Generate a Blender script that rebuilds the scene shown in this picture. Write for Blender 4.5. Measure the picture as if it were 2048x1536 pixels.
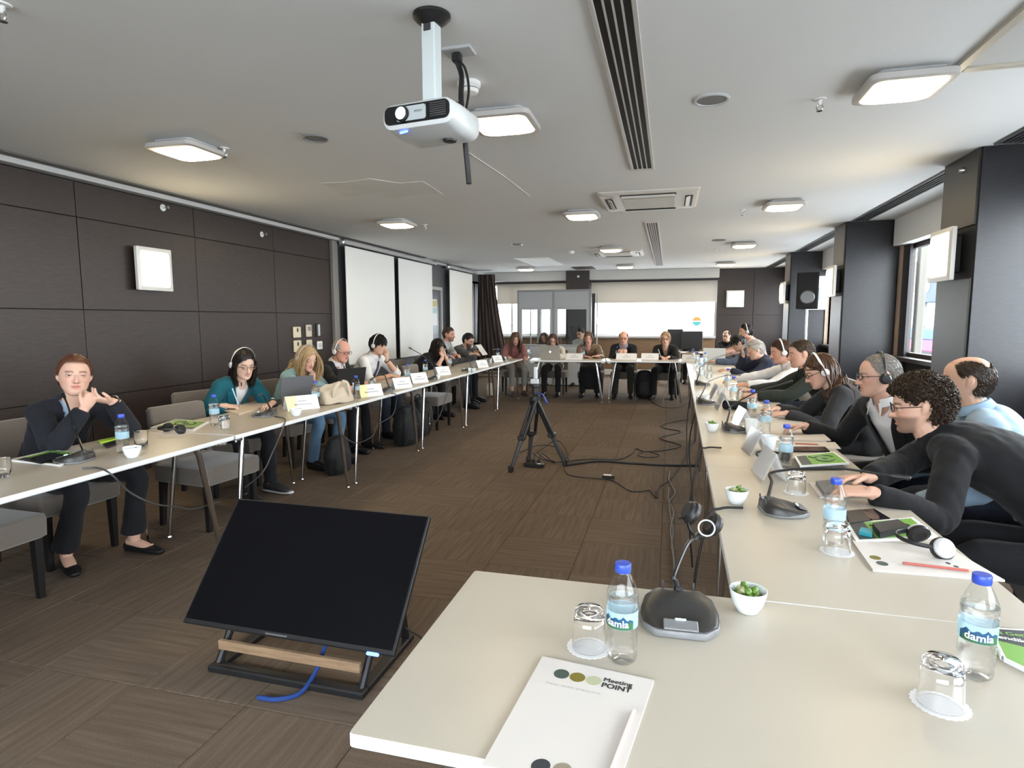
import bpy, bmesh, math, random
import numpy as np
from mathutils import Matrix, Vector
PI = math.pi
rad = math.radians
sc = bpy.context.scene
for _o in list(bpy.data.objects):
    bpy.data.objects.remove(_o)
COL = sc.collection
rng = np.random.default_rng(7)
random.seed(7)

# ------------------------------------------------------------------ camera, world, exposure
FPX, PITCH, YAW, ROLL, EYE = 1198.7, 0.10664, 0.25664, -0.00315, 1.45
_f = np.array([math.sin(-YAW) * math.cos(PITCH), math.cos(-YAW) * math.cos(PITCH), -math.sin(PITCH)])
_r = np.cross(_f, [0, 0, 1]); _r /= np.linalg.norm(_r)
_u = np.cross(_r, _f)
_r, _u = math.cos(ROLL) * _r + math.sin(ROLL) * _u, -math.sin(ROLL) * _r + math.cos(ROLL) * _u
cam_data = bpy.data.cameras.new('camera')
cam = bpy.data.objects.new('camera', cam_data)
COL.objects.link(cam)
cam_data.sensor_width = 36.0
cam_data.lens = FPX / 2048 * 36.0
cam_data.clip_start = 0.05
cam.matrix_world = Matrix(((_r[0], _u[0], -_f[0], 0), (_r[1], _u[1], -_f[1], 0), (_r[2], _u[2], -_f[2], EYE), (0, 0, 0, 1)))
sc.camera = cam

def ray(u, v):
    d = _r * (u - 1024) / FPX + _u * (768 - v) / FPX + _f
    return d
def at_z(u, v, z):
    d = ray(u, v); k = (z - EYE) / d[2]
    return np.array([d[0] * k, d[1] * k, z])
def at_x(u, v, x):
    d = ray(u, v); k = x / d[0]
    return np.array([x, d[1] * k, EYE + d[2] * k])
def at_y(u, v, y):
    d = ray(u, v); k = y / d[1]
    return np.array([d[0] * k, y, EYE + d[2] * k])

world = bpy.data.worlds.new('overcast_sky'); sc.world = world
world.use_nodes = True
_bg = world.node_tree.nodes['Background']
_bg.inputs[0].default_value = (0.90, 0.95, 1.0, 1)
_bg.inputs[1].default_value = 7.0

sc.view_settings.view_transform = 'Standard'
sc.view_settings.look = 'None'
sc.view_settings.gamma = 1.0
sc.view_settings.use_curve_mapping = False
sc.view_settings.exposure = 1.33
sc.cycles.caustics_refractive = True
sc.cycles.caustics_reflective = False
sc.cycles.blur_glossy = 1.0
sc.cycles.max_bounces = 12
sc.cycles.diffuse_bounces = 5
sc.cycles.glossy_bounces = 4
sc.cycles.transmission_bounces = 10
sc.cycles.transparent_max_bounces = 24
sc.cycles.sample_clamp_indirect = 6.0

def portal(loc, rot, sx, sy):
    # portals only steer the sampling of the daylight through a real window opening
    l = bpy.data.lights.new('window_portal', 'AREA'); l.shape = 'RECTANGLE'; l.size = sx; l.size_y = sy
    l.cycles.is_portal = True
    o = bpy.data.objects.new('window_portal', l); COL.objects.link(o)
    o.location = loc; o.rotation_euler = rot
# ------------------------------------------------------------------ geometry helpers
class G:
    """collects verts and faces of ONE mesh"""
    def __init__(self): self.v = []; self.f = []
    def add(self, v, f):
        n = len(self.v)
        self.v.extend([tuple(map(float, p)) for p in v]); self.f.extend([tuple(int(i) + n for i in q) for q in f])
        return self
    def box(self, c, s, bev=0.0, R=None):
        hx, hy, hz = s[0] / 2, s[1] / 2, s[2] / 2
        if bev <= 0:
            v = [(x, y, z) for x in (-hx, hx) for y in (-hy, hy) for z in (-hz, hz)]
            f = [(0, 1, 3, 2), (4, 6, 7, 5), (0, 4, 5, 1), (2, 3, 7, 6), (0, 2, 6, 4), (1, 5, 7, 3)]
        else:
            b = min(bev, hx * .98, hy * .98, hz * .98); v = []; idx = {}
            for sx in (-1, 1):
                for sy in (-1, 1):
                    for sz in (-1, 1):
                        for a in range(3):
                            p = [sx * (hx - b), sy * (hy - b), sz * (hz - b)]
                            p[a] += (sx, sy, sz)[a] * b
                            idx[(sx, sy, sz, a)] = len(v); v.append(tuple(p))
            f = []
            for a in range(3):
                o1, o2 = [(1, 2), (2, 0), (0, 1)][a]
                for s_ in (-1, 1):
                    q = []
                    for (p1, p2) in ((-1, -1), (1, -1), (1, 1), (-1, 1)):
                        k = [0, 0, 0]; k[a] = s_; k[o1] = p1; k[o2] = p2
                        q.append(idx[(*k, a)])
                    f.append(tuple(q if s_ > 0 else q[::-1]))
            for a in range(3):
                o1, o2 = [(1, 2), (2, 0), (0, 1)][a]
                for s1 in (-1, 1):
                    for s2 in (-1, 1):
                        k0 = [0, 0, 0]; k1 = [0, 0, 0]
                        k0[a] = -1; k1[a] = 1
                        k0[o1] = k1[o1] = s1; k0[o2] = k1[o2] = s2
                        q = [idx[(*k0, o1)], idx[(*k1, o1)], idx[(*k1, o2)], idx[(*k0, o2)]]
                        f.append(tuple(q if s1 * s2 < 0 else q[::-1]))
            for sx in (-1, 1):
                for sy in (-1, 1):
                    for sz in (-1, 1):
                        q = [idx[(sx, sy, sz, a)] for a in range(3)]
                        f.append(tuple(q if sx * sy * sz > 0 else q[::-1]))
        v = np.array(v)
        if R is not None: v = v @ np.array(R).T
        return self.add(v + np.array(c), f)
    def bx(self, x0, x1, y0, y1, z0, z1, bev=0.0):
        return self.box(((x0 + x1) / 2, (y0 + y1) / 2, (z0 + z1) / 2), (abs(x1 - x0), abs(y1 - y0), abs(z1 - z0)), bev)
    def lathe(self, prof, n=24, c=(0, 0, 0), M=None, cap0=True, cap1=True):
        a = np.arange(n) * 2 * PI / n
        rings = [np.stack([r * np.cos(a), r * np.sin(a), np.full(n, z)], 1) for r, z in prof]
        return self.rings(rings, c, M, cap0, cap1)
    def rings(self, rings, c=(0, 0, 0), M=None, cap0=True, cap1=True):
        n = len(rings[0]); v = np.concatenate(rings)
        if M is not None: v = v @ np.array(M).T
        v = v + np.array(c); f = []
        for i in range(len(rings) - 1):
            for j in range(n):
                k = (j + 1) % n
                f.append((i * n + j, i * n + k, (i + 1) * n + k, (i + 1) * n + j))
        if cap0: f.append(tuple(range(n - 1, -1, -1)))
        if cap1: f.append(tuple((len(rings) - 1) * n + j for j in range(n)))
        return self.add(v, f)
    def tube(self, pts, r, n=8, smooth=0, closed=False):
        P = np.array(pts, float)
        R = np.broadcast_to(np.array(r, float), (len(P),)).copy()
        if smooth: P, R = crom(P, R, smooth)
        T = np.gradient(P, axis=0); T /= np.linalg.norm(T, axis=1)[:, None] + 1e-12
        up = np.array([0, 0, 1.0]) if abs(T[0][2]) < .9 else np.array([1.0, 0, 0])
        N = np.cross(T[0], up); N /= np.linalg.norm(N)
        a = np.arange(n) * 2 * PI / n; rings = []
        for p, t, q in zip(P, T, R):
            N = N - t * N.dot(t); N /= np.linalg.norm(N) + 1e-12; Bn = np.cross(t, N)
            rings.append(p + q * (np.cos(a)[:, None] * N + np.sin(a)[:, None] * Bn))
        return self.rings(rings)
    def prism(self, poly, z0, z1, M=None, c=(0, 0, 0)):
        p = np.array(poly, float)
        return self.rings([np.c_[p, np.full(len(p), z0)], np.c_[p, np.full(len(p), z1)]], c, M)
    def ell(self, c, r, nu=12, nv=8, M=None):
        t = np.linspace(0, PI, nv + 1)
        prof = [(max(math.sin(x), 1e-3), -math.cos(x)) for x in t]
        a = np.arange(nu) * 2 * PI / nu
        rings = [np.stack([k * np.cos(a) * r[0], k * np.sin(a) * r[1], np.full(nu, z * r[2])], 1) for k, z in prof]
        return self.rings(rings, c, M)
    def ob(self, name, mat, parent=None, smooth=30, loc=None, rot=None):
        me = bpy.data.meshes.new(name)
        me.from_pydata(self.v, [], self.f); me.validate()
        if smooth:
            me.polygons.foreach_set('use_smooth', [True] * len(me.polygons))
            me.set_sharp_from_angle(angle=rad(smooth))
        me.materials.append(mat); me.update()
        return link(name, me, parent, loc, rot)

def link(name, me, parent=None, loc=None, rot=None):
    o = bpy.data.objects.new(name, me); COL.objects.link(o)
    if parent is not None: o.parent = parent
    if loc is not None: o.location = loc
    if rot is not None: o.rotation_euler = rot
    return o
def crom(P, R, k):
    """Catmull-Rom refinement of a polyline with radii"""
    P = np.array(P, float); R = np.array(R, float)
    Q = np.concatenate([[2 * P[0] - P[1]], P, [2 * P[-1] - P[-2]]])
    S = np.concatenate([[R[0]], R, [R[-1]]]); oP = []; oR = []
    for i in range(1, len(Q) - 2):
        for t in np.arange(k) / k:
            a, b, c, d = Q[i - 1], Q[i], Q[i + 1], Q[i + 2]
            oP.append(.5 * (2 * b + (c - a) * t + (2 * a - 5 * b + 4 * c - d) * t * t + (3 * b - a - 3 * c + d) * t ** 3))
            oR.append(S[i] + (S[i + 1] - S[i]) * t)
    oP.append(P[-1]); oR.append(R[-1])
    return np.array(oP), np.array(oR)
def tag(o, label, cat, group=None, kind=None):
    o['label'] = label; o['category'] = cat
    if group: o['group'] = group
    if kind: o['kind'] = kind
    return o
def thing(name, label, cat, loc=(0, 0, 0), rz=0.0, group=None):
    o = bpy.data.objects.new(name, None); COL.objects.link(o)
    o.empty_display_size = .05
    o.location = loc; o.rotation_euler = (0, 0, rz)
    return tag(o, label, cat, group)
def struct(o):
    o['kind'] = 'structure'; return o
KIDS = {}
def dup(root, loc, rz=0.0, label=None, group=None):
    def cp(o, par):
        c = o.copy(); COL.objects.link(c)
        if par is not None: c.parent = par
        for ch in o.children: cp(ch, c)
        return c
    r = cp(root, None); r.location = loc; r.rotation_euler = (0, 0, rz)
    if label: r['label'] = label
    if group: r['group'] = group
    return r
def rotz(a):
    c, s = math.cos(a), math.sin(a); return np.array([[c, -s, 0], [s, c, 0], [0, 0, 1]])
def rotx(a):
    c, s = math.cos(a), math.sin(a); return np.array([[1, 0, 0], [0, c, -s], [0, s, c]])
def roty(a):
    c, s = math.cos(a), math.sin(a); return np.array([[c, 0, s], [0, 1, 0], [-s, 0, c]])
def rrect(w, h, r, n=5):
    p = []
    for cx, cy, a0 in ((w / 2 - r, h / 2 - r, 0), (-w / 2 + r, h / 2 - r, PI / 2), (-w / 2 + r, -h / 2 + r, PI), (w / 2 - r, -h / 2 + r, 1.5 * PI)):
        for i in range(n):
            a = a0 + PI / 2 * i / (n - 1); p.append((cx + r * math.cos(a), cy + r * math.sin(a)))
    return p
def text_mesh(s, size, extrude=0.0003, align='CENTER', bold=0.0):
    cu = bpy.data.curves.new('lettering', 'FONT'); cu.body = s; cu.size = size; cu.extrude = extrude; cu.offset = bold
    cu.align_x = align; cu.align_y = 'CENTER'; cu.resolution_u = 3
    o = bpy.data.objects.new('lettering', cu); COL.objects.link(o)
    dg = bpy.context.evaluated_depsgraph_get()
    me = bpy.data.meshes.new_from_object(o.evaluated_get(dg))
    bpy.data.objects.remove(o); bpy.data.curves.remove(cu)
    return me
# ------------------------------------------------------------------ materials
MATS = {}
def mat(name, col=(.8, .8, .8), rough=.5, metal=0.0, spec=.5, bump=None, var=None, emit=None, trans=0.0, ior=1.45, sheen=0.0, coat=0.0, stretch=None, sss=0.0, attr=None):
    if name in MATS: return MATS[name]
    m = bpy.data.materials.new(name); m.use_nodes = True; MATS[name] = m
    nt = m.node_tree; N = nt.nodes; L = nt.links; b = N['Principled BSDF']
    b.inputs['Base Color'].default_value = (*col, 1); b.inputs['Roughness'].default_value = rough
    b.inputs['Metallic'].default_value = metal; b.inputs['Specular IOR Level'].default_value = spec
    b.inputs['IOR'].default_value = ior; b.inputs['Transmission Weight'].default_value = trans
    b.inputs['Sheen Weight'].default_value = sheen; b.inputs['Coat Weight'].default_value = coat
    if sss: 
        b.inputs['Subsurface Weight'].default_value = sss; b.inputs['Subsurface Radius'].default_value = (.01, .004, .002)
    if emit: b.inputs['Emission Color'].default_value = (*emit[0], 1); b.inputs['Emission Strength'].default_value = emit[1]
    tc = None
    def coords():
        nonlocal tc
        if tc is None:
            t = N.new('ShaderNodeTexCoord'); tc = t.outputs['Object']
            if stretch:
                mp = N.new('ShaderNodeMapping'); mp.inputs['Scale'].default_value = stretch
                L.new(tc, mp.inputs['Vector']); tc = mp.outputs['Vector']
        return tc
    src = None
    if attr:
        a = N.new('ShaderNodeAttribute'); a.attribute_name = attr; src = a.outputs['Color']
        L.new(src, b.inputs['Base Color'])
    if var:
        n = N.new('ShaderNodeTexNoise'); n.inputs['Scale'].default_value = var[0]; n.inputs['Detail'].default_value = 4
        L.new(coords(), n.inputs['Vector'])
        r = N.new('ShaderNodeMapRange'); r.inputs['To Min'].default_value = 1 - var[1]; r.inputs['To Max'].default_value = 1 + var[1]
        L.new(n.outputs['Fac'], r.inputs['Value'])
        x = N.new('ShaderNodeVectorMath'); x.operation = 'SCALE'
        if src: L.new(src, x.inputs[0])
        else: x.inputs[0].default_value = col
        L.new(r.outputs[0], x.inputs['Scale']); L.new(x.outputs[0], b.inputs['Base Color'])
    if bump:
        n = N.new('ShaderNodeTexNoise'); n.inputs['Scale'].default_value = bump[0]; n.inputs['Detail'].default_value = 3
        L.new(coords(), n.inputs['Vector'])
        bp = N.new('ShaderNodeBump'); bp.inputs['Strength'].default_value = bump[1]; bp.inputs['Distance'].default_value = bump[2] if len(bump) > 2 else .002
        L.new(n.outputs['Fac'], bp.inputs['Height']); L.new(bp.outputs[0], b.inputs['Normal'])
    return m
def thin_glass(name, col, glossy=.05, rough=.02):
    """thin sheet: mostly see-through with a fresnel reflection"""
    if name in MATS: return MATS[name]
    m = bpy.data.materials.new(name); m.use_nodes = True; MATS[name] = m
    nt = m.node_tree; N = nt.nodes; L = nt.links; N.clear()
    o = N.new('ShaderNodeOutputMaterial'); t = N.new('ShaderNodeBsdfTransparent'); t.inputs[0].default_value = (*col, 1)
    g = N.new('ShaderNodeBsdfGlossy'); g.inputs['Roughness'].default_value = rough
    lw = N.new('ShaderNodeLayerWeight'); lw.inputs['Blend'].default_value = .5
    pw = N.new('ShaderNodeMath'); pw.operation = 'POWER'; pw.inputs[1].default_value = 4.0; ms = N.new('ShaderNodeMath'); ms.operation = 'MULTIPLY'; ms.inputs[1].default_value = .6
    ad = N.new('ShaderNodeMath'); ad.operation = 'ADD'; ad.use_clamp = True; ad.inputs[1].default_value = glossy
    mx = N.new('ShaderNodeMixShader')
    L.new(lw.outputs['Facing'], pw.inputs[0]); L.new(pw.outputs[0], ms.inputs[0]); L.new(ms.outputs[0], ad.inputs[0]); L.new(ad.outputs[0], mx.inputs[0]); L.new(t.outputs[0], mx.inputs[1]); L.new(g.outputs[0], mx.inputs[2])
    L.new(mx.outputs[0], o.inputs[0])
    return m
def wood(name, c1, c2, scale=(1, 1, 1), rough=.35, grain=30.0, coat=0.0, bumps=.15):
    if name in MATS: return MATS[name]
    m = mat(name, c1, rough, coat=coat); nt = m.node_tree; N = nt.nodes; L = nt.links; b = N['Principled BSDF']
    t = N.new('ShaderNodeTexCoord'); mp = N.new('ShaderNodeMapping'); mp.inputs['Scale'].default_value = scale
    oi = N.new('ShaderNodeObjectInfo'); ad = N.new('ShaderNodeVectorMath'); ad.operation = 'ADD'
    L.new(t.outputs['Object'], mp.inputs[0]); L.new(mp.outputs[0], ad.inputs[0]); 
    mu = N.new('ShaderNodeMath'); mu.operation = 'MULTIPLY'; mu.inputs[1].default_value = 37.0
    L.new(oi.outputs['Random'], mu.inputs[0]); L.new(mu.outputs[0], ad.inputs[1])
    n = N.new('ShaderNodeTexNoise'); n.inputs['Scale'].default_value = grain; n.inputs['Detail'].default_value = 5; n.inputs['Roughness'].default_value = .65
    L.new(ad.outputs[0], n.inputs['Vector'])
    r = N.new('ShaderNodeValToRGB'); r.color_ramp.elements[0].color = (*c1, 1); r.color_ramp.elements[1].color = (*c2, 1)
    r.color_ramp.elements[0].position = .35; r.color_ramp.elements[1].position = .7
    L.new(n.outputs['Fac'], r.inputs[0]); L.new(r.outputs[0], b.inputs['Base Color'])
    bp = N.new('ShaderNodeBump'); bp.inputs['Strength'].default_value = bumps; bp.inputs['Distance'].default_value = .001
    L.new(n.outputs['Fac'], bp.inputs['Height']); L.new(bp.outputs[0], b.inputs['Normal'])
    return m

WALNUT = wood('dark_wood_veneer', (.020, .0135, .012), (.040, .027, .023), (6, .5, 6), .42, 26)
WENGE = wood('blue_black_wood_veneer', (.012, .012, .014), (.026, .026, .030), (.6, 6, 9), .34, 22)
TAN = wood('tan_wood', (.23, .15, .09), (.34, .23, .14), (1, 1, 8), .4, 8)
CEIL = mat('ceiling_paint', (.74, .75, .745), .85, var=(.7, .03), bump=(9, .12, .01))
WHITE = mat('white_paint', (.74, .74, .72), .5)
SOFFIT = mat('soffit_paint', (.55, .55, .53), .7)
BLACK = mat('black_plastic', (.012, .012, .013), .42)
BLACKG = mat('black_gloss', (.008, .008, .009), .12)
DARK = mat('dark_grey', (.045, .046, .048), .5)
GREY = mat('mid_grey', (.22, .22, .225), .5)
LGREY = mat('light_grey', (.48, .49, .50), .45)
ALU = mat('brushed_aluminium', (.62, .63, .64), .32, 1.0)
CHROME = mat('chrome', (.75, .76, .78), .08, 1.0)
TOPM = mat('white_laminate', (.445, .405, .335), .34, spec=.4, var=(3, .015))
EDGE = mat('white_edge_band', (.64, .65, .65), .35)
PAPER = mat('paper', (.60, .565, .53), .6)
PAPERW = mat('white_card', (.72, .72, .72), .5)
CERAM = mat('white_ceramic', (.74, .77, .78), .12)
GLASS = thin_glass('window_glass', (.97, .985, .99), .02)
BOOTHG = thin_glass('booth_glass', (.90, .92, .92), .04)
TUMBLER = mat('tumbler_glass', (1, 1, 1), .01, trans=1.0, ior=1.45)
PET = thin_glass('bottle_plastic', (.965, .975, .98), .035, .05)
def water_mat():
    m = bpy.data.materials.new('water'); m.use_nodes = True; nt = m.node_tree; N = nt.nodes; L = nt.links; N.clear()
    o = N.new('ShaderNodeOutputMaterial'); g = N.new('ShaderNodeBsdfGlass'); g.inputs['IOR'].default_value = 1.33; g.inputs['Roughness'].default_value = 0
    t = N.new('ShaderNodeBsdfTransparent'); mx = N.new('ShaderNodeMixShader'); mx.inputs[0].default_value = .45
    L.new(t.outputs[0], mx.inputs[1]); L.new(g.outputs[0], mx.inputs[2]); L.new(mx.outputs[0], o.inputs[0]); return m
WATER = water_mat()
CAPB = mat('blue_cap', (.03, .07, .45), .35)
LABELB = mat('blue_label', (.32, .58, .78), .35)
def lamp_mat(name, col, S, axes, r0, r1, edge):
    # the bulbs sit behind the middle of the diffuser: bright centre, dimmer rim
    m = mat(name, (.9, .85, .75), .4, emit=(col, S)); nt = m.node_tree; N = nt.nodes; L = nt.links
    t = N.new('ShaderNodeTexCoord'); s = N.new('ShaderNodeSeparateXYZ'); L.new(t.outputs['Object'], s.inputs[0]); ab = []
    for a in axes:
        x = N.new('ShaderNodeMath'); x.operation = 'ABSOLUTE'; L.new(s.outputs[a], x.inputs[0]); ab.append(x)
    mx = N.new('ShaderNodeMath'); mx.operation = 'SMOOTH_MAX'; mx.inputs[2].default_value = .06; L.new(ab[0].outputs[0], mx.inputs[0]); L.new(ab[1].outputs[0], mx.inputs[1])
    r = N.new('ShaderNodeMapRange'); r.interpolation_type = 'SMOOTHSTEP'; r.inputs['From Min'].default_value = r0; r.inputs['From Max'].default_value = r1
    r.inputs['To Min'].default_value = S; r.inputs['To Max'].default_value = S * edge; L.new(mx.outputs[0], r.inputs['Value'])
    L.new(r.outputs[0], N['Principled BSDF'].inputs['Emission Strength'])
    return m
LAMP = lamp_mat('lamp_diffuser', (1.0, .75, .42), 25.0, (0, 1), .08, .178, .012)
SCONCE = lamp_mat('sconce_diffuser', (1.0, .80, .50), 16.0, (1, 2), .09, .178, .015)
FABRIC = mat('taupe_upholstery', (.125, .105, .088), .95, sheen=.3, bump=(420, .5, .002), var=(60, .12))
LEGW = mat('black_wood', (.010, .009, .009), .4)
CABLE = mat('black_cable', (.014, .014, .015), .5)
# ------------------------------------------------------------------ the room
XL, XR, YF, YB, ZC = -4.95, 2.85, -2.2, 16.0, 2.70
def carpet(name, uvname=None):
    m = mat(name, (.06, .045, .033), .95, spec=.15)
    nt = m.node_tree; N = nt.nodes; L = nt.links; b = N['Principled BSDF']
    uv = N.new('ShaderNodeUVMap'); uv.uv_map = 'UVMap'
    mp = N.new('ShaderNodeMapping'); mp.inputs['Scale'].default_value = (42, 2.2, 1); L.new(uv.outputs[0], mp.inputs[0])
    n = N.new('ShaderNodeTexNoise'); n.inputs['Scale'].default_value = 1.0; n.inputs['Detail'].default_value = 3; L.new(mp.outputs[0], n.inputs['Vector'])
    mp2 = N.new('ShaderNodeMapping'); mp2.inputs['Scale'].default_value = (260, 260, 1); L.new(uv.outputs[0], mp2.inputs[0])
    n2 = N.new('ShaderNodeTexNoise'); n2.inputs['Scale'].default_value = 1.0; L.new(mp2.outputs[0], n2.inputs['Vector'])
    r = N.new('ShaderNodeValToRGB'); e = r.color_ramp.elements
    e[0].position = .30; e[0].color = (.106, .079, .058, 1); e[1].position = .78; e[1].color = (.172, .132, .100, 1)
    L.new(n.outputs['Fac'], r.inputs[0])
    oi = N.new('ShaderNodeObjectInfo'); rr = N.new('ShaderNodeMapRange'); rr.inputs['To Min'].default_value = .94; rr.inputs['To Max'].default_value = 1.05
    L.new(oi.outputs['Random'], rr.inputs[0])
    r2 = N.new('ShaderNodeMapRange'); r2.inputs['To Min'].default_value = .55; r2.inputs['To Max'].default_value = 1.4; L.new(n2.outputs['Fac'], r2.inputs[0])
    mu = N.new('ShaderNodeMath'); mu.operation = 'MULTIPLY'; L.new(rr.outputs[0], mu.inputs[0]); L.new(r2.outputs[0], mu.inputs[1])
    x = N.new('ShaderNodeVectorMath'); x.operation = 'SCALE'; L.new(r.outputs[0], x.inputs[0]); L.new(mu.outputs[0], x.inputs['Scale'])
    L.new(x.outputs[0], b.inputs['Base Color'])
    bp = N.new('ShaderNodeBump'); bp.inputs['Strength'].default_value = .6; bp.inputs['Distance'].default_value = .004
    L.new(n2.outputs['Fac'], bp.inputs['Height']); L.new(bp.outputs[0], b.inputs['Normal'])
    return m
CARPET = carpet('brown_carpet_tile')
floor = struct(G().bx(XL - .1, XR + .1, YF - .1, YB + .1, -.12, -.012).ob('floor', mat('screed', (.1, .09, .08), .9)))
def tile_mesh(cells, origin=(0, 0)):
    v = []; f = []; uvs = []
    for k, (cx, cy, o) in enumerate(cells):
        h = .2492; b = .003; n = len(v)
        v += [(cx - h, cy - h, -.012), (cx + h, cy - h, -.012), (cx + h, cy + h, -.012), (cx - h, cy + h, -.012)]
        v += [(cx - h, cy - h, -b), (cx + h, cy - h, -b), (cx + h, cy + h, -b), (cx - h, cy + h, -b)]
        g = h - b
        v += [(cx - g, cy - g, 0), (cx + g, cy - g, 0), (cx + g, cy + g, 0), (cx - g, cy + g, 0)]
        q = [(8, 9, 10, 11)] + [(i, (i + 1) % 4, 4 + (i + 1) % 4, 4 + i) for i in range(4)] + [(4 + i, 4 + (i + 1) % 4, 8 + (i + 1) % 4, 8 + i) for i in range(4)]
        f += [tuple(i + n for i in s) for s in q]
        for s in q:
            for i in s:
                x, y = v[i + n][0] - cx, v[i + n][1] - cy
                uvs.append((x + k * 3.1, y) if o == 0 else (y + k * 3.1, x))
    me = bpy.data.meshes.new('carpet_tile'); me.from_pydata(v, [], f)
    ul = me.uv_layers.new(name='UVMap'); ul.data.foreach_set('uv', np.array(uvs).ravel())
    me.materials.append(CARPET); return me
_cells = []
for i in range(16):
    for j in range(37):
        _cells.append((XL + .25 + i * .5 - .07, YF + .25 + j * .5, (i + j) % 2 if (i * 7 + j * 3) % 5 else 0))
def _seen(c):
    d = np.array([c[0], c[1], -EYE]); z = d @ _f
    if z < .3: return False
    u, v = 1024 + FPX * (d @ _r) / z, 768 - FPX * (d @ _u) / z
    return -150 < u < 2200 and v < 1750
_cells.sort(key=lambda c: (0 if _seen(c) else 1, c[0] ** 2 + c[1] ** 2))
_tm = tile_mesh([(0, 0, 0)])
for cx, cy, o in _cells[:300]:
    t = link('carpet_tile', _tm, floor, (cx, cy, 0), (0, 0, PI / 2 * o))
rest = link('carpet_tile', tile_mesh(_cells[300:]), floor); rest['kind'] = 'stuff'

ceiling = struct(G().bx(XL - .1, XR + .1, YF - .1, YB + .1, ZC, ZC + .12).ob('ceiling', CEIL))
# plaster patches and seams left on the ceiling
PATCH = mat('plaster_patch', (.70, .70, .68), .9, var=(3, .10), bump=(14, .5, .01))
def patch(px, h=.004):
    p = [at_z(u, v, ZC)[:2] for u, v in px]
    G().prism(p, ZC - h, ZC + .001).ob('plaster_patch', PATCH, ceiling)
patch([(640, 366), (668, 380), (690, 392), (740, 388), (790, 395), (850, 386), (885, 388), (862, 372), (845, 362), (800, 366), (740, 357), (690, 364)], .003)
SEAM = mat('ceiling_seam', (.72, .725, .715), .9)
g = G(); a, b = at_z(930, 300, ZC), at_z(1060, 392, ZC)
G().tube([a + [0, 0, -.001], (a + b) / 2 + [.02, 0, -.001], b + [0, 0, -.001]], .0035, 6).ob('plaster_seam', SEAM, ceiling)

# left wall: dark veneer panels, then the wall of screens
wall_left = struct(G().bx(XL - .12, XL - .022, YF, YB, 0, ZC).ob('wall_left', mat('joint_black', (.004, .0035, .003), .7)))
_ys = [8.14 - 1.33 * k for k in range(9)][::-1]; _ys[0] = YF + .01
_zs = [(.10, .777), (.783, 1.547), (1.553, 2.337), (2.343, 2.64)]
for k in range(len(_ys) - 1):
    for z0, z1 in _zs:
        y0, y1 = _ys[k] + .004, _ys[k + 1] - .004
        o = G().bx(-.012, .012, -(y1 - y0) / 2, (y1 - y0) / 2, -(z1 - z0) / 2, (z1 - z0) / 2, .002).ob('wall_panel', WALNUT, wall_left, 30, (XL - .012 + random.uniform(-.0015, .0015), (y0 + y1) / 2, (z0 + z1) / 2))
struct(G().bx(XL, XL + .012, YF, 8.14, 0, .098, .002).ob('baseboard_left', WALNUT))
LW2 = mat('grey_laminate_wall', (.085, .088, .095), .4)
BRW = wood('brown_wall_veneer', (.055, .04, .03), (.08, .06, .045), (6, .5, 6), .4, 20)
g = G().bx(XL - .022, XL, 8.14, 11.87, 0, ZC); g.bx(XL - .022, XL, 12.66, 16.0, 0, .8); g.bx(XL - .022, XL, 11.87, 12.66, 2.16, ZC); g.bx(XL - .022, XL, 12.66, 14.55, .8, ZC); g.bx(XL - .022, XL, 14.55, 16.0, 2.45, ZC)
g.ob('wall_panel', LW2, wall_left)
struct(G().bx(XL, XL + .10, YF, 15.9, 2.645, ZC, .003).ob('trim_1', mat('cornice_paint', (.5, .5, .49), .5)))
# end post of the veneer and aluminium mullion before the screens
struct(G().bx(XL, XL + .05, 8.14, 8.28, 0, 2.645, .004).ob('trim_2', mat('warm_grey_post', (.20, .19, .175), .45)))
struct(G().bx(XL, XL + .03, 10.07, 10.19, .72, 2.6, .003).ob('trim_3', mat('pale_strip', (.75, .78, .8), .3)))
# door
door = struct(G().bx(XL - .03, XL - .01, 11.93, 12.60, .01, 2.1, .002).ob('door_1', mat('slate_door', (.10, .105, .125), .35)))
DFR = mat('door_frame_paint', (.42, .41, .39), .45)
G().bx(XL - .03, XL + .03, 11.86, 11.93, 0, 2.17, .003).bx(XL - .03, XL + .03, 12.60, 12.67, 0, 2.17, .003).bx(XL - .03, XL + .03, 11.93, 12.60, 2.10, 2.17, .003).ob('door_frame', DFR, door)
g = G().tube([(XL + .005, 12.02, 1.0), (XL + .05, 12.02, 1.0), (XL + .05, 12.13, 1.0)], .009, 8); g.box((XL - .004, 12.02, 1.0), (.012, .04, .16), .004); g.ob('door_handle', ALU, door)
poster = thing('poster', 'white paper notice with a yellow head taped on the slate grey door', 'poster', (XL - .008, 12.27, 1.62))
G().bx(0, .003, -.14, .14, -.28, .28).ob('sheet', PAPERW, poster)
G().bx(.003, .0045, -.12, .12, .12, .25).ob('printed_band', mat('yellow_print', (.5, .42, .12), .5), poster)
G().bx(.003, .0045, -.12, .12, -.02, .10).ob('printed_map', mat('map_print', (.35, .5, .55), .5), poster)

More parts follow.
